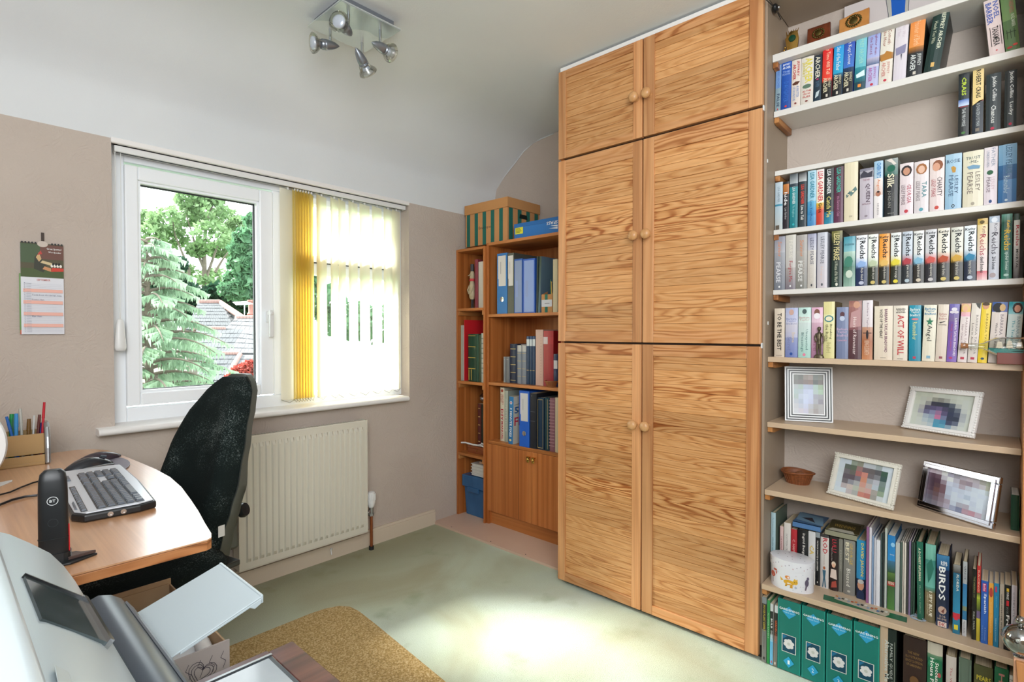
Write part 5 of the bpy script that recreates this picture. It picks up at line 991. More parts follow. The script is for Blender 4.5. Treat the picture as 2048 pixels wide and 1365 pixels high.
def plaque(px0, px1, pyt, pyb, c1, c2, label, tan_, X=2.13):
    a = at(px0, pyb, 0, X); b = at(px1, pyb, 0, X); t = at((px0+px1)/2, pyt, 0, X)
    w = a.y - b.y; h = t.z - z
    r = thing('plaque', label, 'plaque', (X, (a.y+b.y)/2, z), (0, R(5), 0))
    m_ = noisy('plaque_wood_%d' % tan_, c1, c2, 30, .3)
    P_ = [(-w/2, 0), (w/2, 0), (w/2, h*.98), (0, h*1.02) if tan_ else (0, h*.98), (-w/2, h*.98)] if tan_ else [(-w/2, 0), (w/2, 0), (w/2, h), (-w/2, h)]
    if tan_: P_ = [(-w/2, 0), (w/2, 0), (w/2, h*.92), (w*.25, h*.95), (0, h), (-w*.25, h*.99), (-w/2, h*1.01)]
    MB().prism([(0, y, zz) for y, zz in P_], (.012, 0, 0)).build('board', m_, r, bevel=.002)
    Mb = Matrix.Translation((-.001, 0, h*.74)) @ Matrix.Rotation(R(-90), 4, 'Y'); rr = w*.24
    mb = MB().lathe([(rr*.55, .002), (rr*.6, .004), (rr*.3, .006), (0, .006)], 16, Mb)
    for k in range(18):
        a_ = 2*pi*k/18; mb.ball((-.003, rr*cos(a_), h*.74 + rr*sin(a_)*.85), rr*.2, 6, 4, sc=(.5, 1, 1))
    mb.build('wreath_badge', mat('antique_brass', '#5f5228', .35, .8), r, 50)
    MB().box((.011, -w*.1, 0), (.045, w*.1, h*.04)).build('stand', m_, r)
    MB().box((-.0015, -w*.18, h*.18), (0, w*.18, h*.32)).build('name_plate', GOLD, r)
plaque(1613, 1659, 48, 87, '#7c3c20', '#4a2414', 'dark burr-wood plaque with a brass wreath badge on the top shelf', 0)
plaque(1677, 1737, 22, 68, '#c98c4c', '#b87c40', 'light tan wooden shield plaque with a brass wreath badge', 1)
# white and blue framed picture leaning at the top
a = at(1752, 40, 0, 2.165); b = at(1835, 20, 0, 2.165)
r = thing('framed_print', 'white print with a blue waisted figure between two curved lines, top shelf', 'picture', (2.165, (a.y+b.y)/2, z), (0, R(4), 0))
w = .30; h = .165
MB().box((0, -w/2, 0), (.010, w/2, h), hexc('#cfc8c6')).build('board', PRINT, r)
Mf = basis((-.0006, w/2, 0), (0, -1, 0), (0, 0, 1), (-1, 0, 0))
u = lambda px: (w/2) - (at(px, 20, 0, 2.16).y - (a.y+b.y)/2)
lc = [(u(1768), h), (u(1772), h*.75), (u(1776), h*.5), (u(1774), h*.3), (u(1768), .01)]
lc2 = [(u(1778), h), (u(1781), h*.75), (u(1783), h*.5), (u(1781), h*.3), (u(1776), .01)]
rc2 = [(u(1813), h), (u(1810), h*.75), (u(1809), h*.5), (u(1811), h*.3), (u(1816), .01)]
rc = [(u(1820), h), (u(1817), h*.75), (u(1816), h*.5), (u(1818), h*.3), (u(1824), .01)]
letter_job('print', r, [('P', lc2 + rc2[::-1], '#1c5cb8'), ('P', lc + lc2[::-1], '#b4b4ac'), ('P', rc2 + rc[::-1], '#b4b4ac'), ('L', lc, .0016, '#4c5060'), ('L', rc, .0016, '#4c5060')], Mf)

# photo frames (blurred photographs inside)
def photo_frame(pts, zsh, bw, fmat, label, grid, mat_w=0.0, stripes=False, bead=False, matcol='#d8dcd8', th=.012):
    (TL, TR, BR, BL) = pts
    bl = at(*BL, 2, zsh); br = at(*BR, 2, zsh)
    if bl.x > 2.155: bl.x = 2.155
    e = (br - bl); e.z = 0; W = e.length; e.normalize()
    tl = at_plane(*TL, bl, e); tr_ = at_plane(*TR, br, e)
    Hh_ = ((tl - bl).length + (tr_ - br).length) / 2
    n_h = Vector((e.y, -e.x, 0)); n_h = -n_h if n_h.x > 0 else n_h      # towards the room
    upv = ((tl - bl).normalized() + (tr_ - br).normalized()); back = -upv.dot(n_h) / 2
    ang = max(R(4), min(R(20), math.asin(max(-.9, min(.9, back)))))
    up = Vector((0, 0, 1)) * cos(ang) - n_h * sin(ang); nn = e.cross(up)
    if nn.dot(n_h) < 0: nn = -nn
    M = basis(bl + Vector((0, 0, .0005)), e, up, nn)
    r = thing('photo_frame', label, 'picture frame'); 
    X_, Y_, Z_ = e, up, e.cross(up)
    M = basis(bl + Vector((0, 0, .0006)) + nn*.0, X_, Y_, Z_); setM(r, M)
    s = 1 if Z_.dot(n_h) > 0 else -1
    f = MB(); H = Hh_
    def bar(x0, x1, y0, y1, z0, z1, c=None, m_=f): m_.box((x0, y0, min(z0, z1)), (x1, y1, max(z0, z1)), c)
    if not stripes:
        fr = MB()
        for q in ((0, W, 0, bw), (0, W, H-bw, H), (0, bw, bw, H-bw), (W-bw, W, bw, H-bw)): bar(*q, 0, s*th, None, fr)
        fr.build('moulding', fmat, r, bevel=.003)
        fr = MB(); b2 = bw*.45
        for q in ((b2, W-b2, b2, bw), (b2, W-b2, H-bw, H-b2), (b2, bw, bw, H-bw), (W-bw, W-b2, bw, H-bw)): bar(*q, s*th, s*(th+.003), None, fr)
        fr.build('inner_moulding', fmat, r, bevel=.001)
        if bead:
            bd = MB(); n1 = int(W/.0075); n2 = int(H/.0075)
            for k in range(n1+1):
                for yy in (.003, H-.003): bd.ball((W*k/n1, yy, s*th), .0028, 6, 4)
            for k in range(1, n2):
                for xx in (.003, W-.003): bd.ball((xx, H*k/n2, s*th), .0028, 6, 4)
            bd.build('beading', fmat, r, 60)
    else:
        i = 0; st_ = bw/7
        for k in range(7):
            fr = MB(); o = k*st_; c_ = hexc('#e0e2e2') if k % 2 == 0 else hexc('#14181a')
            for q in ((o, W-o, o, o+st_), (o, W-o, H-o-st_, H-o), (o, o+st_, o+st_, H-o-st_), (W-o-st_, W-o, o+st_, H-o-st_)): bar(*q, 0, s*(th-.001*abs(3-k)), c_, fr)
            fr.build('stripe', PRINT, r)
    MB().box((bw*.5, bw*.5, min(0, -s*.003)), (W-bw*.5, H-bw*.5, max(0, -s*.003))).build('backing', mat('frame_backing', '#3b332a', .8), r)
    MB().box((bw*.8, bw*.8, min(s*.001, s*.003)), (W-bw*.8, H-bw*.8, max(s*.001, s*.003)), hexc(matcol)).build('mount', PRINT, r)
    # strut
    P1 = Vector((W/2, H*.62, -s*.004)); 
    foot_w = (bl + e*W/2) - n_h*(H*.62*sin(ang) + H*.16) ; foot_w.z = zsh + .002
    if foot_w.x > 2.185: foot_w.x = 2.185
    P2 = M.inverted() @ foot_w
    d = (P2 - P1); sd = Vector((W*.09, 0, 0)); 
    MB().add([P1-sd*.6, P1+sd*.6, P2+sd, P2-sd], [(0, 1, 2, 3)]).build('strut', mat('brown_strut', '#5c4432', .8), r)
    # picture, mosaic of flat tones
    g = MB(); rows_ = len(grid); cols_ = len(grid[0]); mw = bw + mat_w
    for i_, rw in enumerate(grid):
        for j_, c_ in enumerate(rw):
            x0 = mw + (W-2*mw)*j_/cols_; x1 = mw + (W-2*mw)*(j_+1)/cols_; y1 = H-mw-(H-2*mw)*i_/rows_; y0 = H-mw-(H-2*mw)*(i_+1)/rows_
            g.add([(x0, y0, s*.0036), (x1, y0, s*.0036), (x1, y1, s*.0036), (x0, y1, s*.0036)], [(0, 1, 2, 3)], hexc(c_))
    g.build('photograph', PRINT, r)
    MB().quad((bw*.9, bw*.9, s*.0048), (W-bw*.9, bw*.9, s*.0048), (W-bw*.9, H-bw*.9, s*.0048), (bw*.9, H-bw*.9, s*.0048)).build('glass', FGLASS, r)
    return r
Z3 = lambda x, y, ox, oy, s: (ox + x/s, oy + y/s)
g1 = ['6a6c62 5c5e54 8a7c72 9a8880 6a6e66 707064','6a6460 665c58 74605a 7c6258 4a4e48 645a52','a8aeb0 9fb0a8 a6aec4 a4aac0 a2b8b0 94a88c','a4b4b4 a8b4bc b4bcd4 b8c0d8 a8b8b4 a0b8a0','a4b0ac b4bccc bcc4d8 b8c0d8 9c9ca8 98989c','b0b4bc a8b0c0 bcc4dc b8bcd4 a4a4ac 8c8890','bcbcc0 b4b8c4 bcc0d4 b0b0b8 a09c98 a8a4a4','c4c4c8 c4bcc4 c0bccc b0acac 9c9490 a8a4a4']
G1 = [['#'+c for c in r_.split()] for r_ in g1]
photo_frame([Z3(318,705,1500,580,4.55), Z3(737,708,1500,580,4.55), Z3(752,1213,1500,580,4.55), Z3(316,1190,1500,580,4.55)], .834, .028, None, 'upright photo frame with black and silver stripes on the upper frame shelf', G1, stripes=True, matcol='#d8dade')
g2 = ['c4c8b8 c8ccbc c4c8b8 ccccbe c8ccc0 c4c8bc c8ccc0 ccd0c4 c8ccc0 c4c8bc','c8ccbc c4c8bc c4c4b8 9c9c90 8c8c84 a4a49c c0c4b8 c8ccc0 c8ccc4 c8ccc0','ccd0c0 c8ccc0 9c9c98 3c3c4c 343848 343c4c 5c6470 b4b8b4 c8ccc4 c8ccc0','c8ccc0 b4b4b0 5c5870 5c5478 6c6084 4c4864 3c4458 6c7480 c4c8c4 ccd0c4','c8ccc0 a8a8b0 6c6c8c 8488a8 9c7498 5c5478 343c58 4c5468 acb0b4 c8ccc4','ccd0c4 c4c8c0 a8b4c0 94a4b8 c4789c 747c9c 343c54 343c50 b0b4b8 c8ccc4','ccd0c4 ccd0c8 b8c4c8 a4b8c0 5498b4 4c8cac 444c68 646c80 c4c8c4 ccd0c4','ccd0c4 ccd0c8 c8ccc8 b8c4c8 4c9cb8 5ca0b8 8ca4b4 c0c4c4 ccd0c8 ccd0c4']
G2 = [['#'+c for c in r_.split()] for r_ in g2]
photo_frame([Z3(1200,757,1520,580,3.879), Z3(1735,800,1520,580,3.879), Z3(1672,1163,1520,580,3.879), Z3(1120,1070,1520,580,3.879)], .834, .016, mat('white_beaded_paint', '#e4e2de', .4), 'white beaded landscape photo frame alone at the right of the upper frame shelf', G2, bead=True)
g3 = ['c4ccd4 c4ccd4 8c9484 848474 b4b8bc b4b8bc 98a0a0 c4ccd4 c8d0d8','c4ccd4 586058 586450 94706c 6c5c60 645c5c 545458 345444 c4ccd4','c4ccd0 6c6468 646058 a86460 c88474 6c6468 7c7c80 34504c c8d0d8','c8d0d4 5c5058 5c4c54 746c74 c8886c 9c9ca0 b4b4bc 748480 c8d0d8','c8d0d4 6c6468 8c8c94 a8a8a8 c89484 b8a8a4 b4bcc4 708478 ccd4d8','c8d0d8 b4a8a8 c4b4ac b4b8a8 c4a494 c8a098 a49c94 8c9c84 ccd4d8','ccd4d8 ccd4d8 b8acac a8a8a4 c48070 b87468 98948c c4c8c8 ccd4d8']
G3 = [['#'+c for c in r_.split()] for r_ in g3]
photo_frame([Z3(658,97,1500,880,3.737), Z3(1142,192,1500,880,3.737), Z3(1077,537,1500,880,3.737), Z3(588,405,1500,880,3.737)], .601, .016, mat('distressed_white_paint', '#d6d2c6', .5), 'off-white distressed carved photo frame on the lower frame shelf', G3, bead=True, matcol='#ccd4da')
g4 = ['b8a8b0 c0b4bc e4e4e8 a8a4b4 94909c a49ca8 b0a4ac a8a0a8 98948c 9ca08c','5c4450 6c5460 c4c0c8 d4d8e0 b0acb8 94848c 8c7c88 a8a0ac b4b0b4 a8a898','54404c 5c4450 9c8c98 c4c8d8 b4b8c8 a89ca8 b4b8c4 c0c8d4 c4ccd8 b8c0c4','54404c 644c50 7c6068 b4bccc bcc4d4 b8c0d0 c0c8d8 c4ccdc c0c8d8 c0c8d4','5c4854 745450 7c6068 b8c0d0 c4ccdc bcc4d4 acb8c8 c0c8d8 c4ccdc bcc4d0','6c5c68 745c60 8c7c84 b0b4c4 c4ccdc c0c8d4 c4ccdc b8c0d0 c4ccdc b8c0cc','6c6470 7c6c74 94848c a89ca8 bcc4d0 a4a4b0 a8a0ac bcc4d0 c0c8d4 b4b8c4','747078 847c84 9c9098 b0a8b4 9ca0b4 7c8098 ac8c98 b48894 b4a4b0 b0b4bc']
G4 = [['#' + ''.join('%02x' % min(235, int(int(c[i:i+2], 16)*1.10)) for i in (0, 2, 4)) for c in r_.split()] for r_ in g4]
photo_frame([Z3(1320,163,1500,880,3.737), Z3(1895,277,1500,880,3.737), Z3(1837,682,1500,880,3.737), Z3(1262,500,1500,880,3.737)], .601, .020, mat('silver_frame', '#d4d4dc', .16, 1.0), 'shiny silver photo frame at the right of the lower frame shelf', G4)

WICK = noisy('wicker', '#8c4f26', '#6c3a1a', 60, .6, bump=.5, stretch=(1, 1, 3))
def basket(name, label, cx, cy, z, r0, h, m_, items, nst=26, handles=False, lab2=None, sy=1.25, cat='basket'):
    r = thing(name, label, cat, (cx, cy, z))
    wl = MB(); wl.lathe([(0, .002), (r0*.62, .002), (r0*.66, 0), (r0*.72, h*.35), (r0*.86, h*.75), (r0*.95, h), (r0*.90, h), (r0*.80, h*.72), (r0*.66, h*.3), (r0*.6, .006), (0, .006)], 24, sy=sy)
    wl.build('bowl', m_, r, 50)
    rm = MB(); pts = [(r0*cos(2*pi*k/24), r0*sin(2*pi*k/24)*sy, h*(1+.06*sin(4*pi*k/24))) for k in range(24)]
    rm.tube(pts, r0*.075, 6, closed=True); rm.build('rim', m_, r, 60)
    stv = MB()
    for k in range(nst):
        a = 2*pi*k/nst; stv.tube([(r0*.68*cos(a), r0*.68*sin(a)*sy, .001), (r0*.78*cos(a), r0*.78*sin(a)*sy, h*.4), (r0*.95*cos(a), r0*.95*sin(a)*sy, h)], r0*.028, 5)
    stv.build('weave_stake', m_, r, 60)['kind'] = 'stuff'
    for (dx, dy, s_, c_, nm, lb) in items:
        q = MB().ball((0, 0, 0), s_, 10, 7, sc=(1, 1.15, .8)); o = q.build(nm, c_)
        o.location = (cx+dx, cy+dy, z + h*.72); tag(o, lb, nm)
    return r
p = at(1594, 968, 2, .601)
NUT = noisy('dried_husk', '#8a5632', '#5c341c', 50, .7, bump=.4); NUT2 = noisy('pale_husk', '#b08a68', '#8c6644', 50, .7, bump=.4)
basket('wicker_basket', 'small dark wicker basket of dried pods on the left of a frame shelf', p.x+.01, p.y, .6012, .043, .042, WICK, [(-.012, .014, .013, NUT, 'dried_pod', 'dark dried pod nearest the cupboard in the wicker basket'), (.006, -.004, .015, NUT, 'dried_pod', 'middle dried pod in the dark wicker basket'), (-.006, -.028, .013, NUT2, 'dried_pod', 'paler dried pod at the right of the wicker basket')])
# dark green book edge at right of the lower frame shelf
book('paperback_book', 'dark green paperback cut off at the right end of the lower frame shelf', 2.02, .601, -.026, -.0435, .098, 0, .10, [(1, '#17402c', '#1c4c34')], [], side='#17402c', pages=WHITEPAGES)

# bronze figurine
p = at(1637, 713, 2, 1.0622); p.x = 1.992
p = Vector((1.9925-.0005, at(1637, 700, 0, 1.985).y, 1.0622)); zt = at(1640, 653, 0, 1.985).z; H = zt - 1.0622
BRZ = noisy('aged_bronze', '#6c604c', '#4c4436', 40, .35, metal=.7)
fg = thing('figurine', 'small bronze figure of a standing man on a domed base in front of the books', 'figurine', (1.9915, p.y, 1.0622)); k = H/.10
sb = MB().lathe([(.0145*k, 0), (.0145*k, .004*k), (.012*k, .009*k), (.008*k, .012*k), (0, .012*k)], 18, sx=.45); sb.build('base', BRZ, fg, 50)
bd = MB(); s4 = .45
bd.tube([(0, .004*k, .010*k), (0, .005*k, .028*k), (0, .003*k, .048*k)], [.0026*k, .0034*k, .0046*k], 8); bd.tube([(0, -.004*k, .010*k), (.001, -.003*k, .028*k), (0, -.002*k, .048*k)], [.0026*k, .0034*k, .0046*k], 8)
bd.tube([(0, 0, .045*k), (0, 0, .058*k), (0, .0005*k, .072*k), (0, 0, .080*k), (0, 0, .084*k)], [.0065*k, .0058*k, .0078*k, .0052*k, .0022*k], 10)
bd.tube([(0, .006*k, .078*k), (0, .011*k, .068*k), (0, .010*k, .055*k), (-.002*k, .004*k, .050*k)], [.0030*k, .0026*k, .0022*k, .0018*k], 7)
bd.tube([(0, -.006*k, .078*k), (0, -.012*k, .068*k), (0, -.013*k, .055*k), (-.002*k, -.011*k, .047*k)], [.0030*k, .0026*k, .0022*k, .0018*k], 7)
bd.ball((0, 0, .091*k), .0058*k, 10, 8, sc=(1, .85, 1.15)); bd.box((-.002*k, .003*k, .009*k), (.003*k, .006*k, .012*k))
bd.build('body', BRZ, fg, 60); 
MB().ball((0, 0, .095*k), .006*k, 10, 6, sc=(1, .95, .6)).build('hair', BRZ, fg, 60)

# ship in a bottle
yb0 = at(1960, 700, 0, 1.985+.0).y; yneck = at(1926, 700, 0, 1.985).y
SX = 2.0 - .038
p = at(1995, 729, 2, 1.0622)
Xb = 1.9855 + .0
zc_ = at(1990, 693, 0, 1.972).z
# the books stand 13 mm behind the shelf edge; bottle hangs slightly over the edge on its cradle
ctr = Vector((1.9705, at(2010, 700, 0, 1.9705).y, zc_))
yl_ = at(1927, 695, 0, 1.9705).y
sb = thing('ship_in_bottle', 'ship in a glass bottle with a cork, on a red-brown cradle before the right-hand books', 'ornament', (1.9705, ctr.y, 1.0622))
hz = zc_ - 1.0622; rb = .026
Mb = Matrix.Translation((0, 0, hz)) @ Matrix.Rotation(R(90), 4, 'X')   # local z -> -y
Mb = basis((0, 0, hz), (1, 0, 0), (0, 0, 1), (0, -1, 0))
ln = yl_ - ctr.y
prof_ = [(0, .055), (rb*.7, .053), (rb*.96, .045), (rb, .030), (rb, -.005), (rb*.93, -.018), (rb*.6, -.034), (rb*.34, -.044), (rb*.28, -.052), (rb*.28, -ln+.006), (rb*.36, -ln+.004), (rb*.36, -ln-.001)]
gb = MB().lathe(prof_, 24, Mb, sx=.62); gb.build('bottle', CLEAR, sb, 60)
MB().lathe([(rb*.26, -ln+.010), (rb*.29, -ln-.006), (0, -ln-.006)], 12, Mb, sx=.8).build('cork', noisy('cork', '#a8744c', '#8a5a38', 80, .9), sb, 50)
hl = MB(); 
hl.prism([(0, .030, hz-.006), (-.006, .022, hz-.012), (-.008, 0, hz-.016), (-.008, -.036, hz-.014), (-.005, -.046, hz-.006), (.005, -.046, hz-.006), (.008, -.036, hz-.014), (.008, 0, hz-.016), (.006, .022, hz-.012)], (0, 0, -.006))
hl.prism([(0, .034, hz-.004), (-.006, .022, hz-.008), (-.007, -.044, hz-.008), (.007, -.044, hz-.008), (.006, .022, hz-.008)], (0, 0, -.004)); hl.build('hull', mat('teal_sea', '#2a7c78', .4), sb)
sl_ = MB()
for yy, hh in ((.012, .020), (-.008, .024), (-.028, .020)):
    sl_.cyl((0, yy, hz-.008), (0, yy, hz+hh*.85), .0008, seg=5)
    for q in range(3):
        z_ = hz - .004 + q*hh*.28; sl_.add([(-.003, yy+.006-.001*q, z_), (-.003, yy-.008+.001*q, z_), (-.001, yy-.007+.001*q, z_+hh*.26), (-.001, yy+.005-.001*q, z_+hh*.26)], [(0, 1, 2, 3)])
sl_.build('sails', mat('aged_sail', '#d6c8b4', .7), sb)
MB().box((-.012, -.050, 0), (.012, .016, hz-rb*.62-.001)).box((-.010, -.045, hz-rb*.62-.001), (.010, -.036, hz-rb*.7+.006)).build('cradle', mat('red_brown_wood', '#6c2c1c', .4), sb, bevel=.001)

# round tin with animal pictures
p0 = at(1540, 1120, 2, .277); pl = at(1541, 1155, 0, 1.99)
HX, HY = 1.992, at(1584, 1150, 0, 1.992).y; HRr = abs(at(1541, 1140, 0, 1.992).y - at(1627, 1140, 0, 1.992).y)/2; 
zt_ = at(1584, 1118, 2, .277)
HH = at(1584, 1116, 0, 1.985).z - .277
TINW = mat('white_tin', '#dfdfe4', .3)
hb = thing('hat_box', 'round white lidded box printed with a yellow cat and a flamingo, on the lower shelf', 'box', (HX, HY, .2772))
HRx = min(HRr, .049)
bx_ = MB().lathe([(HRr*.985, 0), (HRr*.985, HH*.92), (HRr*.9, HH*.92)], 36, sx=HRx/HRr); bx_.build('body', TINW, hb, 40)
ld = MB().lathe([(HRr*1.0, HH*.70), (HRr*1.02, HH*.70), (HRr*1.02, HH*.995), (HRr*1.0, HH), (0, HH)], 36, sx=HRx/HRr); ld.build('lid', TINW, hb, 40)
# prints wrap the drum: small polygons on the curved wall
def wrap(parent, name, polys, rr, parent_sx):
    mb = MB()
    for pts, c_ in polys:
        V_ = []
        for a, z_ in pts:
            V_.append((-rr*cos(a)*parent_sx, rr*sin(a)*-1, z_))
        mb.add(V_, [tuple(range(len(V_)))], hexc(c_))
    return mb.build(name, PRINT, parent)
def ell(a0, z0, ra, rz, c_, n=12): return ([(a0 + ra*cos(2*pi*k/n), z0 + rz*sin(2*pi*k/n)) for k in range(n)], c_)
h6 = HH*.68; pol = []
u_ = HH
pol += [ell(.05, u_*.30, .26, u_*.085, '#d8a42c'), ell(.34, u_*.34, .12, u_*.08, '#dcac34'), ([(.26, u_*.40), (.30, u_*.47), (.36, u_*.42)], '#dcac34'), ([(.36, u_*.42), (.44, u_*.46), (.44, u_*.38)], '#dcac34'), ([(-.2, u_*.33), (-.38, u_*.42), (-.34, u_*.30)], '#dcac34'), ([(-.10, u_*.24), (-.14, u_*.14), (-.04, u_*.16), (0, u_*.24)], '#c8942c'), ([(.12, u_*.24), (.10, u_*.13), (.22, u_*.13), (.22, u_*.25)], '#d0982c'), ell(-.02, u_*.46, .12, u_*.06, '#d88a44', 10), ell(.02, u_*.455, .05, u_*.035, '#e8d8d0', 8), ell(.36, u_*.17, .06, u_*.035, '#a8b0c0', 8), ell(.30, u_*.345, .015, u_*.015, '#2c2a28', 6), ell(.38, u_*.345, .015, u_*.015, '#2c2a28', 6),
        ell(-.88, u_*.40, .20, u_*.10, '#c86450'), ell(-.70, u_*.58, .13, u_*.035, '#b85444'), ([(-.62, u_*.56), (-.56, u_*.50), (-.60, u_*.42), (-.66, u_*.50)], '#c86450'), ([(-.9, u_*.32), (-.86, u_*.12), (-.83, u_*.12), (-.86, u_*.32)], '#7c6454'),
        ell(.92, u_*.36, .12, u_*.12, '#5c5468'), ell(.98, u_*.50, .08, u_*.06, '#6c6478'), ([(.84, u_*.28), (.80, u_*.12), (.88, u_*.12), (.96, u_*.28)], '#6c6070')]
random.seed(3)
for k in range(16): pol.append(ell(random.uniform(-1.1, 1.2), random.choice((u_*.08, u_*.55, u_*.62, u_*.22)), .022, u_*.014, random.choice(('#c8b4bc', '#b4bcc8', '#c4b8d0')), 6))
wrap(hb, 'animal_print', pol, HRr*.985+.0006, (HRx+.0004)/HRr)
pol = [ell(-1.3 + .17*k, u_*(.78 + .10*((k*7) % 3)/2), .028, u_*.02, ('#c8a4a8', '#b4a8b8', '#a8a8b0')[k % 3], 6) for k in range(16)]
wrap(hb, 'lid_dots', pol, HRr*1.02+.0006, (HRx*1.02+.0006)/HRr/1.02)
letter_job('lid_dots', hb, [('E', HRx*.7*cos(k*2.4)*sqrt(k/9), HRr*.8*sin(k*2.4)*sqrt(k/9), .0016, .0016, '#5c5058') for k in range(9)], Matrix.Translation((0, 0, HH+.0004)))

# bookmarks and leaflets lying on the lower shelf
def flat(name, label, cat, pts, z, th, col, items=None, zpl=.277):
    W_ = [at(1500 + x/3.737, 1080 + y/3.737, 2, zpl) for x, y in pts]; c_ = sum((p for p in W_), Vector()) / len(W_)
    mb = MB().prism([(p.x-c_.x, p.y-c_.y, 0) for p in W_], (0, 0, th), hexc(col)); o = mb.build(name, PRINT); o.location = (c_.x, c_.y, z); tag(o, label, cat); return o, W_, c_
o, W_, c_ = flat('bookmark_strip', 'long dark green card strip lying along the lower shelf front', 'bookmark', [(552, 412), (1175, 585), (1172, 622), (547, 447)], .2773, .001, '#165c3c')
o, W_, c_ = flat('leaflet', 'long illustrated paper leaflet lying on the green card strip', 'leaflet', [(645, 418), (1045, 545), (1040, 568), (1010, 578), (630, 445)], .2786, .001, '#b4a894')
it = []
for k in range(16):
    t = k/16; A = W_[0].lerp(W_[1], t) - c_; B = W_[0].lerp(W_[1], t + .05) - c_; Cc = W_[4].lerp(W_[3], t + .05) - c_; D_ = W_[4].lerp(W_[3], t) - c_
    q = .15 + .5*((k*5) % 3)/3
    it.append(('P', [tuple(A.lerp(D_, q)[:2]), tuple(B.lerp(Cc, q)[:2]), tuple(B.lerp(Cc, q+.3)[:2]), tuple(A.lerp(D_, q+.3)[:2])], ('#c8783c', '#4c6c94', '#2c2a28', '#d8d4c8', '#8c9cac', '#a8502c')[k % 6]))
letter_job('leaflet_print', o, it, Matrix.Translation((0, 0, .0012)))
rb_ = MB(); c0_ = at(1500+1255/3.737, 1080+595/3.737, 2, .277)
for q in range(3): rb_.tube([(c0_.x + (.012+.004*q)*cos(t*.7+q) , c0_.y + (.020-.003*q)*sin(t*.7+q*1.3), .2795+.0015*q) for t in range(9)], .0012, 5, closed=False)
tag(rb_.build('cord_coil', mat('pale_blue_cord', '#a4b4c4', .7), None, 60), 'tangle of pale blue cord on the lower shelf before the green hardback', 'cord')

# glass globe ornament on an oak post at the right edge
GXX = 1.79; gp = at(2041, 1281, 0, GXX); rg = (at(2041, 1281, 0, GXX) - at(2041, 1312, 0, GXX)).length * .93
zt2 = gp.z - rg - .006
pst = thing('oak_post', 'pale oak post with a slanted brace under the glass globe, bottom right corner', 'post', (GXX, gp.y, 0))
ye = at(2027, 1318, 0, GXX).y - gp.y
PO = mat('pale_oak', '#d9a583', .5)
MB().box((-.02, -.06, 0), (.02, ye, zt2)).build('post', PO, pst, bevel=.002)
MB().prism([(-.0205, ye-.004, zt2), (-.0205, ye-.018, zt2-.19), (-.0205, -.06, zt2-.19), (-.0205, -.06, zt2)], (-.012, 0, 0)).build('brace', OAK_V, pst, bevel=.001)
gl = thing('glass_globe', 'mirrored glass globe with a small ball on top by the oak upright', 'ornament', (GXX, gp.y, zt2 + .0003))
zc_ = gp.z - zt2
GLOBE = glass('mirror_glass', (.55, .56, .52, 1), 9.0, .02)
MB().ball((0, 0, zc_), rg, 24, 16).build('globe', GLOBE, gl, 60)
MB().ball((0, 0, zc_+rg+.012), .0115, 16, 10).cyl((0, 0, zc_+rg-.002), (0, 0, zc_+rg+.004), .005, seg=10).build('finial', GLOBE, gl, 60)
MB().lathe([(.014, 0), (.014, .002), (.006, .004), (.006, .007)], 14).build('stem', CHROME, gl, 50)

# ================================================================== ALCOVE BOOKCASES
AX = 2.235; AB = 2.562
# wide unit  y 1.492 .. 2.242
wu = thing('bookcase', 'wide teak-veneer bookcase with a two-door cupboard base, in the alcove', 'bookcase', (AX, 1.87, .012))
YA, YBc = 1.492, 2.245
MB().box((AX, YBc-.018, .012), (AB, YBc, 1.672)).build('side_panel', TEAK_V, wu, world=True, bevel=.001)
MB().box((AX, YA, .012), (AB, YA+.018, 1.672)).build('side_panel', TEAK_V, wu, world=True)
MB().box((AB-.006, YA+.018, .012), (AB, YBc-.018, 1.672)).build('back_panel', TEAK_V, wu, world=True)
for nm, z in (('top_board', 1.672), ('shelf', 1.253), ('shelf', .853), ('cupboard_top', .508)):
    MB().box((AX-.001, YA+.018, z-.017), (AB-.006, YBc-.018, z)).build(nm, TEAK_Y, wu, world=True, bevel=.001)
MB().box((AX+.022, YA+.018, .012), (AX+.036, YBc-.018, .088)).build('kickboard', TEAK_Y, wu, world=True)
MB().box((AX+.022, YA+.018, .088), (AB-.006, YBc-.018, .10)).build('bottom_board', TEAK_Y, wu, world=True)
ys = at(1063.7, 990, 0, AX).y
for (a, b, s_) in ((ys+.0015, YBc-.002, 1), (YA+.003, ys-.0015, -1)):
    d = MB().box((AX-.001, a, .092), (AX+.016, b, .489)).build('door', TEAK_V, wu, world=True, bevel=.001); d['tone'] = random.random()
    if s_ > 0: MB().box((AX-.0016, a+.095, .094), (AX-.001, a+.0965, .487)).build('veneer_joint', DARK, d, world=True)
    hy = ys + .014*s_ + (.004 if s_ > 0 else -.004); hz_ = .448
    h_ = MB().cbox((AX-.006, hy, hz_+.012), (.012, .020, .005)).cbox((AX-.014, hy, hz_+.008), (.005, .020, .012)).cyl((AX-.001, hy, hz_), (AX-.013, hy, hz_), .004)
    h_.lathe([(.010, 0), (.012, .003), (.012, .006), (.008, .009), (0, .010)], 16, Matrix.Translation((AX-.010, hy, hz_-.006)) @ Matrix.Rotation(R(-90), 4, 'Y'))
    h_.build('brass_handle', GOLD, d, 40, world=True)
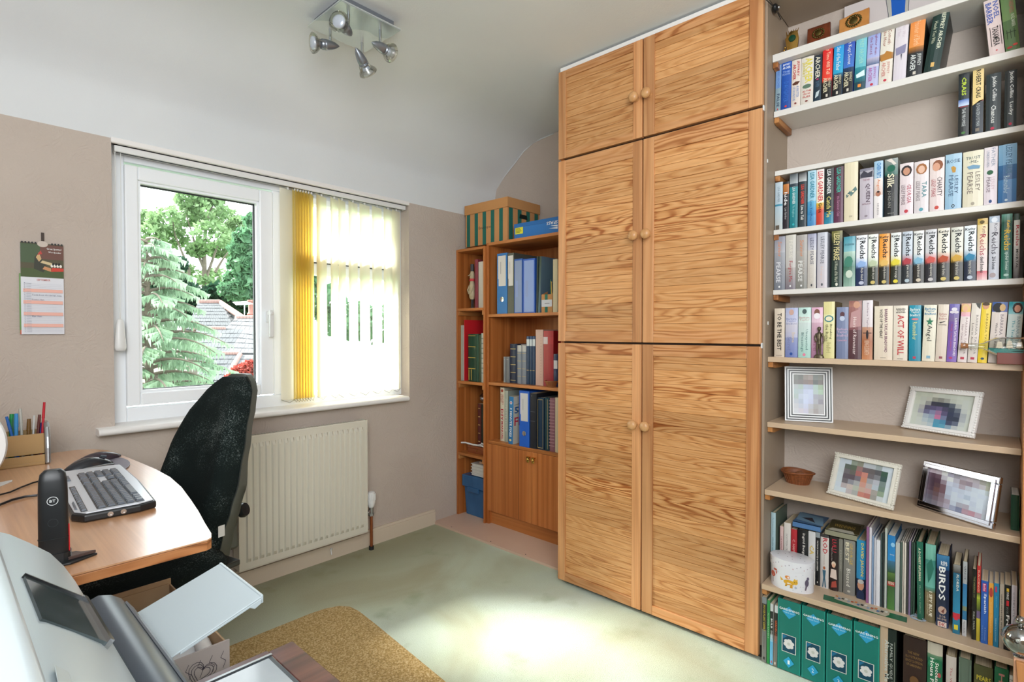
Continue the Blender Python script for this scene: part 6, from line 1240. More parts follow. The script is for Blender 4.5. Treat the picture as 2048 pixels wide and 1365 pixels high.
# narrow unit
AXn = 2.222
nu = thing('narrow_bookcase', 'narrow open teak shelf unit in the room corner, left of the wide bookcase', 'bookcase', (AXn, 2.37, .012))
NA, NB = 2.247, 2.497
MB().box((AXn, NB-.015, .012), (AB, NB, 1.655)).build('side_panel', TEAK_V, nu, world=True, bevel=.001)
MB().box((AXn, NA, .012), (AB, NA+.012, 1.655)).build('side_panel', TEAK_V, nu, world=True)
MB().box((AB-.006, NA+.012, .012), (AB, NB-.015, 1.655)).build('back_panel', TEAK_V, nu, world=True)
for nm, z in (('top_board', 1.655), ('shelf', 1.292), ('shelf', .846), ('shelf', .404)):
    MB().box((AXn-.004, NA+.012, z-.016), (AB-.006, NB-.015, z)).build(nm, TEAK_Y, nu, world=True, bevel=.001)
    if nm == 'shelf':
        MB().box((AXn+.002, NB-.029, z-.042), (AB-.01, NB-.015, z-.016)).build('batten', BATTEN, nu, world=True)
        MB().box((AXn+.002, NA+.012, z-.042), (AB-.01, NA+.024, z-.016)).build('batten', BATTEN, nu, world=True)

Z6 = (880, 380, 3.4115); Z7 = (880, 740, 3.592)
def shelf_items(zoom, X, zs, rows, place, group):
    row(X, zs, zoom[0], zoom[1], zoom[2], .2, rows, place, ymax=2.6, ymin=1.511, group=group)
row_pl = 'middle compartment of the wide bookcase'
# wide, upper compartment
def arch(xl, xr, yt, desc, col, edge, label_=True, ring=True, X=AX+.012, zoom=Z6, zs=1.253, sleeve=None, depth=.27, grp='files in the upper compartment', lab_col='#d6d2cc'):
    yl = solve_x(zoom[0]+xl/zoom[2], X, zs); yr = solve_x(zoom[0]+xr/zoom[2], X, zs)
    P = at(zoom[0]+xl/zoom[2], zoom[1]+yt/zoom[2], 0, X); H = P.z - zs; W = yl - yr - .001
    r = thing('lever_arch_file', desc, 'file', (X, yl, zs+.0003), (0, 0, 0), grp)
    c_ = hexc(col); e_ = hexc(edge)
    MB().box((0, -W, 0), (.003, 0, H), c_).box((.003, -.003, 0), (depth, 0, H), e_).box((.003, -W, 0), (depth, -W+.003, H), e_).build('cover', PRINT, r)
    MB().box((.02, -W+.006, .004), (depth-.02, -.006, H-.03)).build('page_block', WHITEPAGES, r)
    M = basis((-.0004, 0, 0), (0, -1, 0), (0, 0, 1), (-1, 0, 0)); it = []
    if label_: it += [('B', W*.10, W*.88, H*.58, H*.96, lab_col), ('B', W*.16, W*.88, H*.46, H*.60, lab_col)]; it += [('B', W*.36, W*.40, H*.66, H*.86, '#7c8088')]
    if sleeve: it += [('B', W*.08, W*.92, H*.02, H*.97, sleeve), ('B', W*.2, W*.45, H*.3, H*.6, '#8fa0cc')]
    if it: letter_job('spine_label', r, it, M)
    if ring:
        MB().lathe([(W*.12, 0), (W*.19, .001), (W*.12, .002)], 16, basis((-.0005, -W/2, H*.24), (0, -1, 0), (0, 0, 1), (-1, 0, 0))).build('finger_ring', CHROME, r, 50)
        letter_job('finger_hole', r, [('E', W*.5, H*.24, W*.12, W*.12, '#10151c')], M)
    return r
arch(390, 458, 438, 'mid-blue lever arch file with a white label, first in the upper compartment', '#2f76b8', '#2a66a4')
arch(461, 505, 435, 'black marbled lever arch file with a white label beside the mid-blue file', '#55584f', '#4a4c46', ring=False)
arch(507, 563, 475, 'blue binder with a pale clear sleeve on its spine, slim', '#2c5cae', '#2a52a0', label_=False, ring=False, sleeve='#8c9cbc', depth=.25)
arch(567, 648, 475, 'wide bright blue binder with a pale clear sleeve on its spine', '#2457b4', '#2350a4', label_=False, ring=False, sleeve='#8ea4d4', depth=.25)
UP = [
 (655,666,660,455,[(1,'#2c3a30','#26332c')],[],'thin dark green folder',{'name':'folder','depth':.25,'side':'#2c3a30'}),
 (668,682,678,455,[(1,'#3c4c3c','#54707f')],[],'slate-blue folder with a green edge, behind the striped magazine file',{'name':'folder','depth':.25,'side':'#587386'}),
 (769,800,771,475,[(1,'#c9bd9c','#c4b898')],[],'thick cream folder half hidden by the wardrobe',{'name':'folder','depth':.24,'side':'#c9bd9c'})]
shelf_items(Z6, AX+.014, 1.253, UP, 'upper compartment', 'files in the upper compartment')
# striped magazine file
X = AX+.014; y0 = at(Z6[0]+682/Z6[2], 600, 0, X).y - .011; y1 = at(Z6[0]+766/Z6[2], 600, 0, X).y; Hm = at(Z6[0]+682/Z6[2], Z6[1]+716/Z6[2], 0, X).z - 1.2533
r = thing('magazine_file', 'small cardboard magazine file with green stripes and a white label', 'file', (X, y0, 1.2533)); W = y0 - y1
CARD = hexc('#bb8a5a'); GRN = '#1f6a5c'
MB().box((0, -W, 0), (.003, 0, Hm), CARD).prism([(.003, -W, 0), (.12, -W, 0), (.12, -W, Hm*2.1), (.095, -W, Hm*2.1), (.003, -W, Hm)], (0, .003, 0), CARD).prism([(.003, -.003, 0), (.05, -.003, 0), (.05, -.003, Hm*1.2), (.003, -.003, Hm)], (0, .003, 0), CARD).box((.003, -W+.003, 0), (.05, -.003, .003), CARD).build('body', MATTE, r)
M = basis((-.0004, 0, 0), (0, -1, 0), (0, 0, 1), (-1, 0, 0))
letter_job('stripe_print', r, [('B', W*.32, W*.58, 0, Hm, GRN), ('B', W*.0, W*.98, Hm*.32, Hm*.70, '#c9ccd4'), ('B', W*.3, W*.75, Hm*.48, Hm*.53, '#8c8c94')], M)
for k, (c_, nm) in enumerate((('#1c5c48', 'green'), ('#c8a44c', 'yellow'), ('#26262a', 'black'))):
    o = MB().cyl((X+.012+.006*k, y0-W*(.72+.08*k), 1.258), (X+.010, y0-W*(.74+.07*k), 1.258+Hm*(1.75-.1*k)), .003, seg=6).build('pen', mat('pen_%s' % nm, c_, .4)); tag(o, nm + ' pen standing in the striped magazine file', 'pen')
# wide, middle compartment
MIDX = AX + .045
navyb = lambda n=4: [('B', .15, .85, .12+.2*k, .135+.2*k, '#b8a468') for k in range(n)]
MID = [
 (433,446,434,1140,[(1,'#8c9094','#7c8084')],[('B',.2,.8,.1,.11,'#c8ccd0')],'thin grey volume first from the left',{'side':'#70767c'}),
 (449,472,450,1140,[(1,'#74787c','#6c7074')],[('B',.2,.8,.1,.11,'#c8ccd0')],'second thin grey volume',{'side':'#70767c'}),
 (474,524,478,1052,[(1,'#1c2c48','#1a2640')],navyb(5),'thick navy volume with gilt bands',{'hard':True,'side':'#1a2438'}),
 (526,555,527,1062,[(.16,'#b8b8b4'),(1,'#7c8490','#747c88')],[('B',.05,.95,.2+.2*k,.21+.2*k,'#b8a468') for k in range(4)],'grey gilt-banded volume under the pale disc, left',{'side':'#788090'}),
 (558,587,559,1062,[(.16,'#b8b8b4'),(1,'#7c8490','#747c88')],[('B',.05,.95,.2+.2*k,.21+.2*k,'#b8a468') for k in range(4)],'grey gilt-banded volume under the pale disc, right',{'side':'#788090'}),
 (589,608,593,1000,[(.06,'#1c3c64'),(.20,'#c4ccd0'),(1,'#14385c','#123250')],[('B',.1,.9,.7,.71,'#b8a468')],'slim white-topped navy volume, left of three',{'side':'#14304c'}),
 (610,627,613,1000,[(.06,'#1c3c64'),(.20,'#c4ccd0'),(1,'#14385c','#123250')],[('B',.1,.9,.7,.71,'#b8a468')],'slim white-topped navy volume, middle of three',{'side':'#14304c'}),
 (629,648,632,1000,[(.06,'#1c3c64'),(.20,'#c4ccd0'),(1,'#14385c','#123250')],[('B',.1,.9,.7,.71,'#b8a468')],'slim white-topped navy volume, right of three',{'side':'#14304c'}),
 (651,702,654,955,[(1,'#c9a99c','#c4a294')],[('E',.75,.1+.05*k,.05,.004,'#8c7468') for k in range(16)],'wide pink-beige perforated book',{'name':'notebook','side':'#b89488'}),
 (705,772,708,962,[(.12,'#a8202c'),(.24,'#b02430'),(1,'#a41c28','#98182a')],[('B',.0,.45,.11,.24,'#d8c8c8')],'glossy red binder with a small white label',{'name':'ring_binder','side':'#8c1822','cat':'binder'}),
 (774,800,775,1120,[(.2,'#1c2c54'),(.45,'#c8c8cc'),(1,'#1c2c54')],[],'small navy and white book behind the nut basket',{})]
shelf_items(Z6, MIDX, .8532, [tuple(list(r_[:7]) + [dict(dict(depth=.18), **(r_[7] if len(r_) > 7 else {}))]) for r_ in MID], 'middle compartment', 'books in the middle compartment')
top = .8532 + max(b[1] for b in BOOKS if 'grey gilt-banded' in b[0])
yd = (solve_x(880+540/3.4115, MIDX, 1.1))
dz = at(880+490/3.4115, 380+1035/3.4115, 0, MIDX)
o = MB().lathe([(.0, 0), (.030, 0), (.034, .003), (.034, .005), (0, .005)], 28, sx=1.4).build('pale_disc', mat('pale_disc', '#b8b4b4', .3), None, 40)
o.location = (MIDX+.055, solve_x(880+556/3.4115, MIDX, 1.1), top + .001); tag(o, 'pale round disc lying on top of the grey gilt-banded volumes', 'disc')
BWICK = noisy('pale_wicker', '#a4693e', '#8a5530', 60, .6, bump=.5)
pb = at(880+742/3.4115, 380+1325/3.4115, 0, AX+.012)
SHELL = noisy('nut_shell', '#a8745a', '#c09078', 40, .6)
basket('nut_basket', 'small pale wicker basket of nuts at the front edge of the middle shelf', AX+.040, at(880+745/3.4115, 760, 0, AX+.02).y, .8533, .034, .030, BWICK, [(-.004, .008, .011, SHELL, 'walnut', 'largest walnut on top of the pale nut basket'), (.004, -.014, .009, SHELL, 'walnut', 'walnut at the right side of the pale nut basket'), (.010, .020, .009, BWICK, 'walnut', 'darker walnut at the left side of the pale nut basket')], 18, sy=1.15)
# wide, lower compartment on the cupboard
LOX = AX + .012
LOW = [
 (432,461,434,127,[(1,'#d0c8b4','#c8c0ac')],[('E',.5,.06,.3,.03,'#a84c3c'),V("READER'S",.13,.32,'#a83c3c',.55,.85,1),V('DIGEST',.13,.28,'#a83c3c',.15,.45,1),V('DIY',.40,.62,'#b8283c',.2,.8,1),V('MANUAL',.63,.97,'#b8283c',.3,.75,1)],'cream book DIY Manual with red capitals',{'side':'#b4b4a4','X':AX+.035}),
 (463,487,464,150,[(1,'#a8b0a4','#9ca498')],[V('COMPLETE HOME',.15,.8,'#d4d8cc',.3,.65)],'grey-green book right of the DIY manual',{'side':'#8c948c','X':AX+.035}),
 (489,521,495,192,[(1,'#2c78b0','#2870a8')],[('E',.5,.13,.28,.035,'#c8d4dc'),('E',.5,.13,.14,.018,'#b83440'),V('5 MINUTE FIXES',.24,.85,'#e8ecec',.3,.75,1),('E',.5,.92,.25,.025,'#d8c890')],'blue book 5 Minute Fixes',{'side':'#c4beb0','X':AX+.008,'depth':.21}),
 (645,694,648,168,[(1,'#20242c','#1c2028')],[('B',.1,.8,.33,.335,'#6c7078'),('B',.1,.8,.50,.51,'#585c64'),('E',.3,.05,.06,.006,'#8c9098')],'black ring binder beside the blue lever arch file',{'name':'ring_binder','side':'#1c1f26','cat':'binder','X':AX+.005}),
 (698,744,700,200,[(1,'#16324c','#143048')],[('B',.08,.92,.03,.04,'#b8a468'),('B',.08,.92,.96,.97,'#b8a468'),('B',.08,.12,.03,.97,'#b8a468'),('B',.88,.92,.03,.97,'#b8a468')],'navy gilt-edged hardback',{'hard':True,'side':'#14283c','name':'hardback_book'}),
 (749,781,750,200,[(1,'#123c48','#103844')],[('B',.7,.78,.03,.97,'#b8a468')],'dark teal gilt-edged hardback',{'hard':True,'side':'#123440','name':'hardback_book'}),
 (784,823,785,203,[(1,'#8c606c','#845864')],[('B',0,1,.04+.06*k,.06+.06*k,'#a07c84') for k in range(15)],'mauve ribbed hardback',{'hard':True,'side':'#7c5460','name':'hardback_book'}),
 (826,850,827,200,[(1,'#c8bca0','#c0b498')],[],'cream book half hidden by the wardrobe, lowest',{})]
shelf_items(Z7, LOX, .5082, [tuple(list(r_[:7]) + [dict(dict(depth=.2), **(r_[7] if len(r_) > 7 else {}))]) for r_ in LOW], 'on the cupboard top', 'books on the cupboard top')
# the '5 minute fixes' book shows its cover: lettering on the side face
fb = [o for o in C.objects if o.get('label', '').startswith('blue book 5 Minute')][0]; bk = [b for b in BOOKS if b[0].startswith('blue book 5 Minute')][0]
Tt = -(bk[2] - bk[3] - .0004)
Mc = basis((0, Tt - .0005 if fb.rotation_euler.x <= 0 else -.0005, 0), (1, 0, 0), (0, 0, 1), (0, -1, 0)); H = bk[1]
letter_job('cover_print', fb, [T('5', 'h', .012, .05, H*.64, H*.78, '#1c4c84', 1), T('FI', 'h', .012, .06, H*.38, H*.56, '#b8283c', 1), ('E', .05, H*.86, .02, .014, '#c8c4b4'), ('L', [(.01, H*.82), (.05, H*.84), (.09, H*.82)], .004, '#8c8474')], Mc)
arch(570, 641, 150, 'bright blue lever arch file with a large white label on the cupboard top', '#1c5cc0', '#1850a8', X=AX+.004, zoom=Z7, zs=.5082, grp='files in the bookcase', lab_col='#c8c8c8', depth=.25)

# narrow unit contents
NX = AXn + .02; pl = 'narrow bookcase'
ng = 'books in the narrow bookcase'
def ngrp(zoom, zs, rows, place): row(NX, zs, zoom[0], zoom[1], zoom[2], .2, rows, place, ymax=2.48, ymin=NA+.0130, group=ng)
ngrp(Z6, 1.2922, [(236,257,238,476,[(1,'#8c3c48','#803440')],[],'thin maroon album',{'side':'#7c343e','name':'album','depth':.22}), (261,304,263,492,[(1,'#cfc8bc','#b8b0a4')],[],'thick white album',{'side':'#c4bcb0','name':'album','depth':.22})], 'top of the narrow bookcase')
ngrp(Z6, .8462, [(190,245,194,985,[(1,'#16402c','#143828')],[('B',.05,.95,.03,.04,'#c8a84c'),('B',.05,.95,.26,.275,'#c8a84c'),('B',.05,.95,.49,.505,'#c8a84c'),('B',.05,.95,.72,.735,'#c8a84c'),('B',.1,.2,.75,.97,'#b89c4c'),('B',.4,.5,.75,.97,'#b89c4c')],'thick dark green gilt-banded volume',{'hard':True,'side':'#122e22','name':'hardback_book'}),
 (248,262,250,985,[(1,'#28503c','#244838')],[],'slim green volume',{'side':'#20402f'}), (264,280,265,990,[(1,'#3c4c34','#36442e')],[],'slim olive volume',{'side':'#303c28'}),
 (282,298,284,978,[(1,'#bcc4bc','#b4bcb4')],[('B',.1,.9,.1+.1*k,.12+.1*k,'#7c8c8c') for k in range(8)],'thin white road map book',{'side':'#a8b0a8'}), (301,318,303,976,[(1,'#6c9cb8','#6494b0')],[],'thin pale blue book',{'side':'#5c8ca8'})], 'second compartment of the narrow bookcase')
for o in list(C.objects):
    pass
# tall thin patterned folder + red folder at the back of the compartment
y0 = 2.480; r = thing('folder', 'thin white patterned folder leaning left of the green volume', 'file', (NX+.004, y0, .8465)); Hs = at(880+165/3.4115, 380+925/3.4115, 0, NX+.01).z - .846
MB().box((0, -.004, 0), (.2, 0, Hs), hexc('#b8bcb0')).box((0, -.014, 0), (.2, -.010, Hs), hexc('#c8c8bc')).box((-.001, -.014, 0), (.001, 0, Hs), hexc('#aab4a4')).build('cover', PRINT, r)
MB().box((.002, -.0098, .002), (.198, -.0042, Hs-.004)).build('page_block', WHITEPAGES, r)
Hs = at(880+184/3.4115, 380+888/3.4115, 0, NX+.012).z - .846
r = thing('folder', 'tall glossy red folder standing just left of the green volume', 'file', (NX+.012, 2.460, .8465)); MB().box((0, -.0012, 0), (.24, 0, Hs)).box((0, -.0075, 0), (.24, -.0063, Hs)).box((-.001, -.0075, 0), (.0005, 0, Hs)).build('cover', mat('red_card', '#c8242c', .35), r)
MB().box((.002, -.0062, .002), (.235, -.0013, Hs-.004)).build('page_block', WHITEPAGES, r)
# ornament: cream dog-like carved figure with a red neckerchief
yo = solve_x(880+212/3.4115, NX+.02, 1.292); Hs = at(880+212/3.4115, 380+508/3.4115, 0, NX+.02).z - 1.2922
fo = thing('carved_figure', 'cream carved bird figure with red scarf in the top of the narrow bookcase', 'figurine', (NX+.03, yo, 1.2924))
CRM = noisy('cream_carving', '#c4b494', '#a89878', 30, .6); kk = Hs/.29
fb_ = MB().lathe([(.012*kk, .06*kk), (.020*kk, .075*kk), (.024*kk, .11*kk), (.020*kk, .15*kk), (.014*kk, .18*kk), (.017*kk, .205*kk), (.017*kk, .225*kk), (.010*kk, .245*kk), (0, .25*kk)], 16)
fb_.build('body', CRM, fo, 60)
MB().lathe([(.016*kk, .178*kk), (.0205*kk, .186*kk), (.016*kk, .196*kk)], 16).build('scarf', mat('red_scarf', '#c83c40', .6), fo, 60)
MB().tube([(-.010*kk, .018*kk, .15*kk), (-.022*kk, .020*kk, .12*kk), (-.024*kk, .006*kk, .095*kk)], .005*kk, 6).tube([(-.010*kk, -.018*kk, .15*kk), (-.022*kk, -.018*kk, .12*kk), (-.024*kk, -.004*kk, .095*kk)], .005*kk, 6).build('wing', CRM, fo, 60)
MB().cyl((-.016*kk, 0, .22*kk), (-.036*kk, .002, .212*kk), .006*kk, .002*kk, 8).build('beak', CRM, fo, 60)
MB().cyl((0, 0, .245*kk), (0, 0, .29*kk), .012*kk, .012*kk, 14).build('hat', mat('dark_hat', '#3c3c40', .6), fo, 50)
MB().cyl((0, .006*kk, 0), (0, .005*kk, .065*kk), .004*kk, seg=8).cyl((0, -.008*kk, 0), (0, -.006*kk, .065*kk), .004*kk, seg=8).lathe([(.018*kk, 0), (.018*kk, .004*kk), (0, .004*kk)], 16).build('stand_leg', BLACKPL, fo, 50)
# third compartment: flat wooden box, books standing on it, cables, plastic bag
bz = .4042; y0 = at(880+190/3.592, 880, 0, NX).y
wb = thing('wooden_box', 'flat chestnut-brown wooden box on the third narrow shelf', 'box', (NX+.01, (y0+NA+.014)/2, bz)); hy = (y0-NA-.014)/2 - .001
WBX = noisy('chestnut_box', '#8a4a24', '#70381a', 8, .35, stretch=(1, .2, 1))
MB().box((0, -hy, 0), (.24, hy, .030)).build('body', WBX, wb, bevel=.001); MB().box((-.002, -hy-.001, .031), (.24, hy+.001, .046)).build('lid', WBX, wb, bevel=.002)
MB().lathe([(.004, 0), (.004, .003), (0, .004)], 10, Matrix.Translation((-.0005, 0, .020)) @ Matrix.Rotation(R(-90), 4, 'Y')).build('catch', GOLD, wb)
row(NX+.05, bz+.0465, 880, 740, 3.592, .15, [(270,294,272,245,[(1,'#5c2420','#502020')],[('B',.2,.8,.1+.2*k,.12+.2*k,'#b89860') for k in range(5)],'maroon gilt-banded volume',{'side':'#48201c'}), (296,314,297,248,[(1,'#1c3028','#182c24')],[],'dark green volume',{'side':'#16281f'}), (316,332,317,245,[(1,'#a82c34','#982830')],[],'red volume',{'side':'#7c2028'})], 'standing on the wooden box', ymax=2.47, ymin=NA+.0130, group=ng)
tz = bz + .0465 + max(b[1] for b in BOOKS if 'standing on the wooden box' in b[0])
bgx = NX+.10; yb1 = at(880+290/3.592, 790, 0, NX+.05).y
pb_ = MB(); random.seed(11)
V_, F_ = [], []; seg = 18; rg_ = 9
for i in range(rg_+1):
    ph = pi*i/rg_
    for k in range(seg):
        a = 2*pi*k/seg; rr = 1 + .12*sin(5*a+i) + .08*sin(9*a-2*i)
        V_.append((.045*sin(ph)*cos(a)*rr, .038*sin(ph)*sin(a)*rr, .030*(1-cos(ph))*(1+.05*sin(3*a))))
for i in range(rg_):
    for k in range(seg): F_.append((i*seg+k, i*seg+(k+1)%seg, (i+1)*seg+(k+1)%seg, (i+1)*seg+k))
pb_.add(V_, F_); o = pb_.build('plastic_bag', glass('crinkled_plastic', (.80, .80, .78, 1), 4, .25), None, 30); o.location = (bgx, min(yb1, 2.41), tz+.001)
tag(o, 'crumpled clear plastic bag on top of the maroon volumes', 'bag')
cb = MB(); zc = bz+.0478+.003; y1 = at(880+145/3.592, 875, 0, NX+.01).y
cb.tube([(NX+.0, min(y1, 2.474), zc+.004), (NX+.004, 2.44, zc+.008), (NX+.006, 2.38, zc+.004), (NX+.010, 2.31, zc+.006), (NX+.012, 2.275, zc+.002)], .0055, 8)
for q in range(3): cb.tube([(NX+.012, 2.35-.01*q, zc+.002), (NX-.0, 2.33-.012*q, zc+.010), (NX+.006, 2.30, zc+.018+.004*q), (NX+.02, 2.275, zc+.010), (NX+.014, 2.30-.01*q, zc+.002), (NX+.006, 2.34-.02*q, zc+.004)], .0016, 6)
tag(cb.build('white_cable', WHITEPL, None, 60), 'white plug lead coiled on the flat wooden box', 'cable')
# bottom compartment: blue storage box and white trays on it
BLUE = noisy('translucent_blue_plastic', '#23507c', '#3a6f9c', 6, .25, stretch=(1, 1, .35))
y0 = NB-.022; y1 = NA+.016; sx = NX+.005; z1 = at(880+125/3.592, 740+735/3.592, 0, sx).z
stb = thing('storage_box', 'tall translucent blue plastic storage box with a lid, in the bottom of narrow bookcase', 'box', (sx+.1, (y0+y1)/2, .0125)); hw_ = (y0-y1)/2 - .004; Hb = z1-.0125
MB().prism([(-.075, -hw_*.82, 0), (.12, -hw_*.82, 0), (.12, hw_*.82, 0), (-.075, hw_*.82, 0)], (0, 0, .001)).add([(-.078,-hw_*.86,.001),(.12,-hw_*.86,.001),(.12,hw_*.86,.001),(-.078,hw_*.86,.001),(-.092,-hw_*.95,Hb-.01),(.125,-hw_*.95,Hb-.01),(.125,hw_*.95,Hb-.01),(-.092,hw_*.95,Hb-.01)], [(0,3,2,1),(4,5,6,7),(0,1,5,4),(1,2,6,5),(2,3,7,6),(3,0,4,7)]).build('tub', BLUE, stb, bevel=.006)
MB().box((-.104, -hw_, Hb-.075), (.13, hw_, Hb-.003)).cbox((-.106, 0, Hb-.085), (.008, hw_*1.0, .03)).build('lid', BLUE, stb, bevel=.006)
zt = z1 + .0005
TR = mat('off_white_tray', '#cfccc4', .4)
for k in range(4):
    o = MB().box((sx+.012, NA+.018, 0), (sx+.17, y0-.075-.004*(k % 2), .017)).box((sx+.008, NA+.017, .013), (sx+.17, y0-.071, .018)).build('white_tray', TR, bevel=.002)
    o.location = (0, 0, zt + k*.0188); tag(o, ('lowest', 'second lowest', 'third', 'topmost')[k] + ' of the white trays stacked on the blue storage box', 'tray', 'white trays on the storage box')
o = MB().box((sx+.03, NA+.019, 0), (sx+.15, y0-.125, .012)).build('card_pack', mat('tan_card_pack', '#c9a888', .6), bevel=.001); o.location = (0, 0, zt+4*.0188+.0005); tag(o, 'small tan card pack on the topmost white tray', 'pack')

# on top of the bookcases: striped archive box and flat blue box
ab = thing('archive_box', 'green and tan striped cardboard archive box with a plain lid on the bookcases', 'box', (2.262, 2.10, 1.6725))
CT = '#c08c5c'; w0 = .365; dp = .295; hb_ = .215
MB().box((.006, .006, 0), (dp-.006, w0-.006, hb_), hexc(CT)).build('body', MATTE, ab)
MB().box((0, 0, hb_-.018), (dp, w0, hb_+.040), hexc('#bf8b58')).build('lid', MATTE, ab, bevel=.002)
M = basis((.0056, w0-.006, 0), (0, -1, 0), (0, 0, 1), (-1, 0, 0)); it = []
ws = w0-.012; n = 9; 
for k in range(5): it.append(('B', ws*(k*2+.30)/10.2, ws*(k*2+1.15)/10.2, 0, hb_-.019, '#22665a'))
it.append(T('Envelopes', 'h', ws*.33, ws*.63, hb_*.42, hb_*.52, '#2c3028', 0))
letter_job('stripe_print', ab, it, M)
M = basis((.006, .0056, 0), (1, 0, 0), (0, 0, 1), (0, -1, 0)); it = []; wd2 = dp-.012
for k in range(4): it.append(('B', wd2*(k*.27+.04), wd2*(k*.27+.16), 0, hb_-.019, '#22665a'))
it += [('P', [(wd2*.36, hb_*.68), (wd2*.62, hb_*.68), (wd2*.60, hb_*.80), (wd2*.38, hb_*.80)], '#0d1a18')]
letter_job('side_stripe_print', ab, it, M)
bb = thing('blue_box', 'flat bright blue cardboard box with a yellow sticker on the wide bookcase', 'box', (AX+.012, 2.035, 1.6725)); hB = .082
MB().box((0, -.50, 0), (.19, 0, hB), hexc('#1f6cb4')).box((-.0015, -.5, hB-.022), (.19, .001, hB+.001), hexc('#1c64a8')).build('body', PRINT, bb, bevel=.001)
M = basis((-.0022, 0, 0), (0, -1, 0), (0, 0, 1), (-1, 0, 0))
it = [('B', .010, .068, .024, .060, '#d8d43c')] + [('B', .015, .015+.006*(5+(k % 3)), .052-.007*k, .055-.007*k, '#5c6428') for k in range(4)] + [T('SPASS', 'r', .235, .310, .046, .064, '#dfe4ea', 1), ('P', [(.262, .040), (.31, .040), (.31, .030)], '#dfe4ea'), ('P', [(.25, .028), (.31, .028), (.31, .018)], '#dfe4ea')]
letter_job('sticker_print', bb, it, M)

# ================================================================== DESK
DZ = .73
pts = [(.429, 2.332), (.445, 2.20), (.458, 2.05), (.469, 1.90), (.471, 1.766), (.461, 1.63), (.442, 1.492), (.425, 1.38), (.408, 1.285), (.396, 1.21), (.388, 1.185), (.378, 1.178), (.169, 1.180), (-.30, 1.17), (-.62, 1.17), (-.62, 2.42), (.36, 2.42), (.40, 2.39)]
dk = thing('desk', 'beech-effect corner desk with a curved front edge below the window', 'desk', (0, 1.8, 0))
MB().prism([(x, y, DZ-.001) for x, y in pts], (0, 0, -.003)).build('desk_top', DESKTOP, dk, world=True)
MB().prism([(x, y, DZ-.0042) for x, y in pts], (0, 0, -.018)).build('edge_band', DESKEDGE, dk, world=True, bevel=.001)
cen = MB().prism([(x, y, DZ) for x, y in pts[:1]] + [] if False else [(x, y, DZ) for x, y in pts], (0, 0, -.0009)); 
MB().box((-.60, 1.20, 0), (-.575, 2.38, DZ-.026)).build('end_panel', DESKEDGE, dk, world=True); MB().box((-.60, 2.36, .25), (.33, 2.38, DZ-.026)).build('modesty_panel', DESKEDGE, dk, world=True)
MB().box((.30, 2.02, 0), (.325, 2.36, DZ-.026)).build('end_panel', DESKEDGE, dk, world=True)
MB().box((-.50, 1.15, 0), (-.475, 1.5, DZ-.026)).build('end_panel', DESKEDGE, dk, world=True)
for r_ in [o for o in C.objects if o.name == 'desk_top']: r_.location.z = .001
# cables on the desk
def deskpt(px, py, z=DZ+.0035): return at(px, py, 2, z)
cb = MB().tube([deskpt(-40, 1004), deskpt(0, 990), deskpt(20, 985), deskpt(40, 976), deskpt(66, 966), deskpt(90, 960)], .0022, 6)
tag(cb.build('desk_cable', BLACKPL, None, 60), 'thin black cable, the farther of the two running behind the phone', 'cable')
cb = MB().tube([deskpt(-40, 1030, DZ+.004), deskpt(0, 1010, DZ+.004), deskpt(25, 1000, DZ+.004), deskpt(50, 994, DZ+.004), deskpt(75, 991, DZ+.004)], .003, 6)
tag(cb.build('desk_cable', BLACKPL, None, 60), 'thicker black cable, the nearer of the two running behind the phone', 'cable')
o = MB().prism([deskpt(-20, 970, DZ+.0005), deskpt(0, 966, DZ+.0005), deskpt(25, 961, DZ+.0005), deskpt(24, 964, DZ+.0005), deskpt(0, 974, DZ+.0005)], (0, 0, .0012)).build('plastic_sliver', WHITEPL); tag(o, 'pale plastic strip lying on the desk near the left photo edge', 'strip')

# keyboard
kc = Vector((.300, 1.722, DZ+.001)); ka = Vector((-.06, -1, 0)).normalized()      # user's left to the near end
kb = thing('keyboard', 'silver and black computer keyboard on the desk', 'keyboard')
Yk = -ka; Xk = Vector((Yk.y, -Yk.x, 0))     # local x towards the user (+x), local y towards the window
setM(kb, basis(kc, Xk, Yk, Vector((0, 0, 1)))); KL, KW = .50, .152
SILV = mat('silver_plastic', '#d3d7de', .28, .25)
body = [(-KW/2+.02, -KL/2), (KW/2-.03, -KL/2), (KW/2+.004, -KL/2+.012), (KW/2+.010, 0), (KW/2+.004, KL/2-.01), (KW/2-.03, KL/2), (-KW/2+.02, KL/2), (-KW/2, KL/2-.03), (-KW/2-.005, 0), (-KW/2, -KL/2+.03)]
MB().prism([(x, y, 0) for x, y in body], (0, 0, .017)).build('base', BLACKPL, kb, bevel=.004)
MB().prism([(x*.93, y*.975, .0172) for x, y in body], (0, 0, .003)).build('top_plate', SILV, kb, bevel=.0012)
KEY = mat('charcoal_key', '#50565f', .25)
def keymesh(w_, h_):
    m_ = MB(); e = .0022
    m_.add([(-w_/2, -h_/2, 0), (w_/2, -h_/2, 0), (w_/2, h_/2, 0), (-w_/2, h_/2, 0), (-w_/2+e, -h_/2+e, .005), (w_/2-e, -h_/2+e, .005), (w_/2-e, h_/2-e, .005), (-w_/2+e, h_/2-e, .005)], [(4,5,6,7),(0,1,5,4),(1,2,6,5),(2,3,7,6),(3,0,4,7)])
    return m_
kcache = {}
def key(x, y, w_, h_):
    k_ = (round(w_, 4), round(h_, 4))
    if k_ in kcache: o = kcache[k_].copy(); C.objects.link(o)
    else: o = keymesh(w_, h_).build('key', KEY, kb, 20); kcache[k_] = o
    o.parent = kb; o.location = (x, y, .0204)
wells = MB()
def well(x0, x1, y0, y1): wells.box((x0, y0, .0195), (x1, y1, .0208))
p_ = .0172
yb0 = -KL/2 + .030
rowsx = [-.022 + .0178*k for k in range(5)]
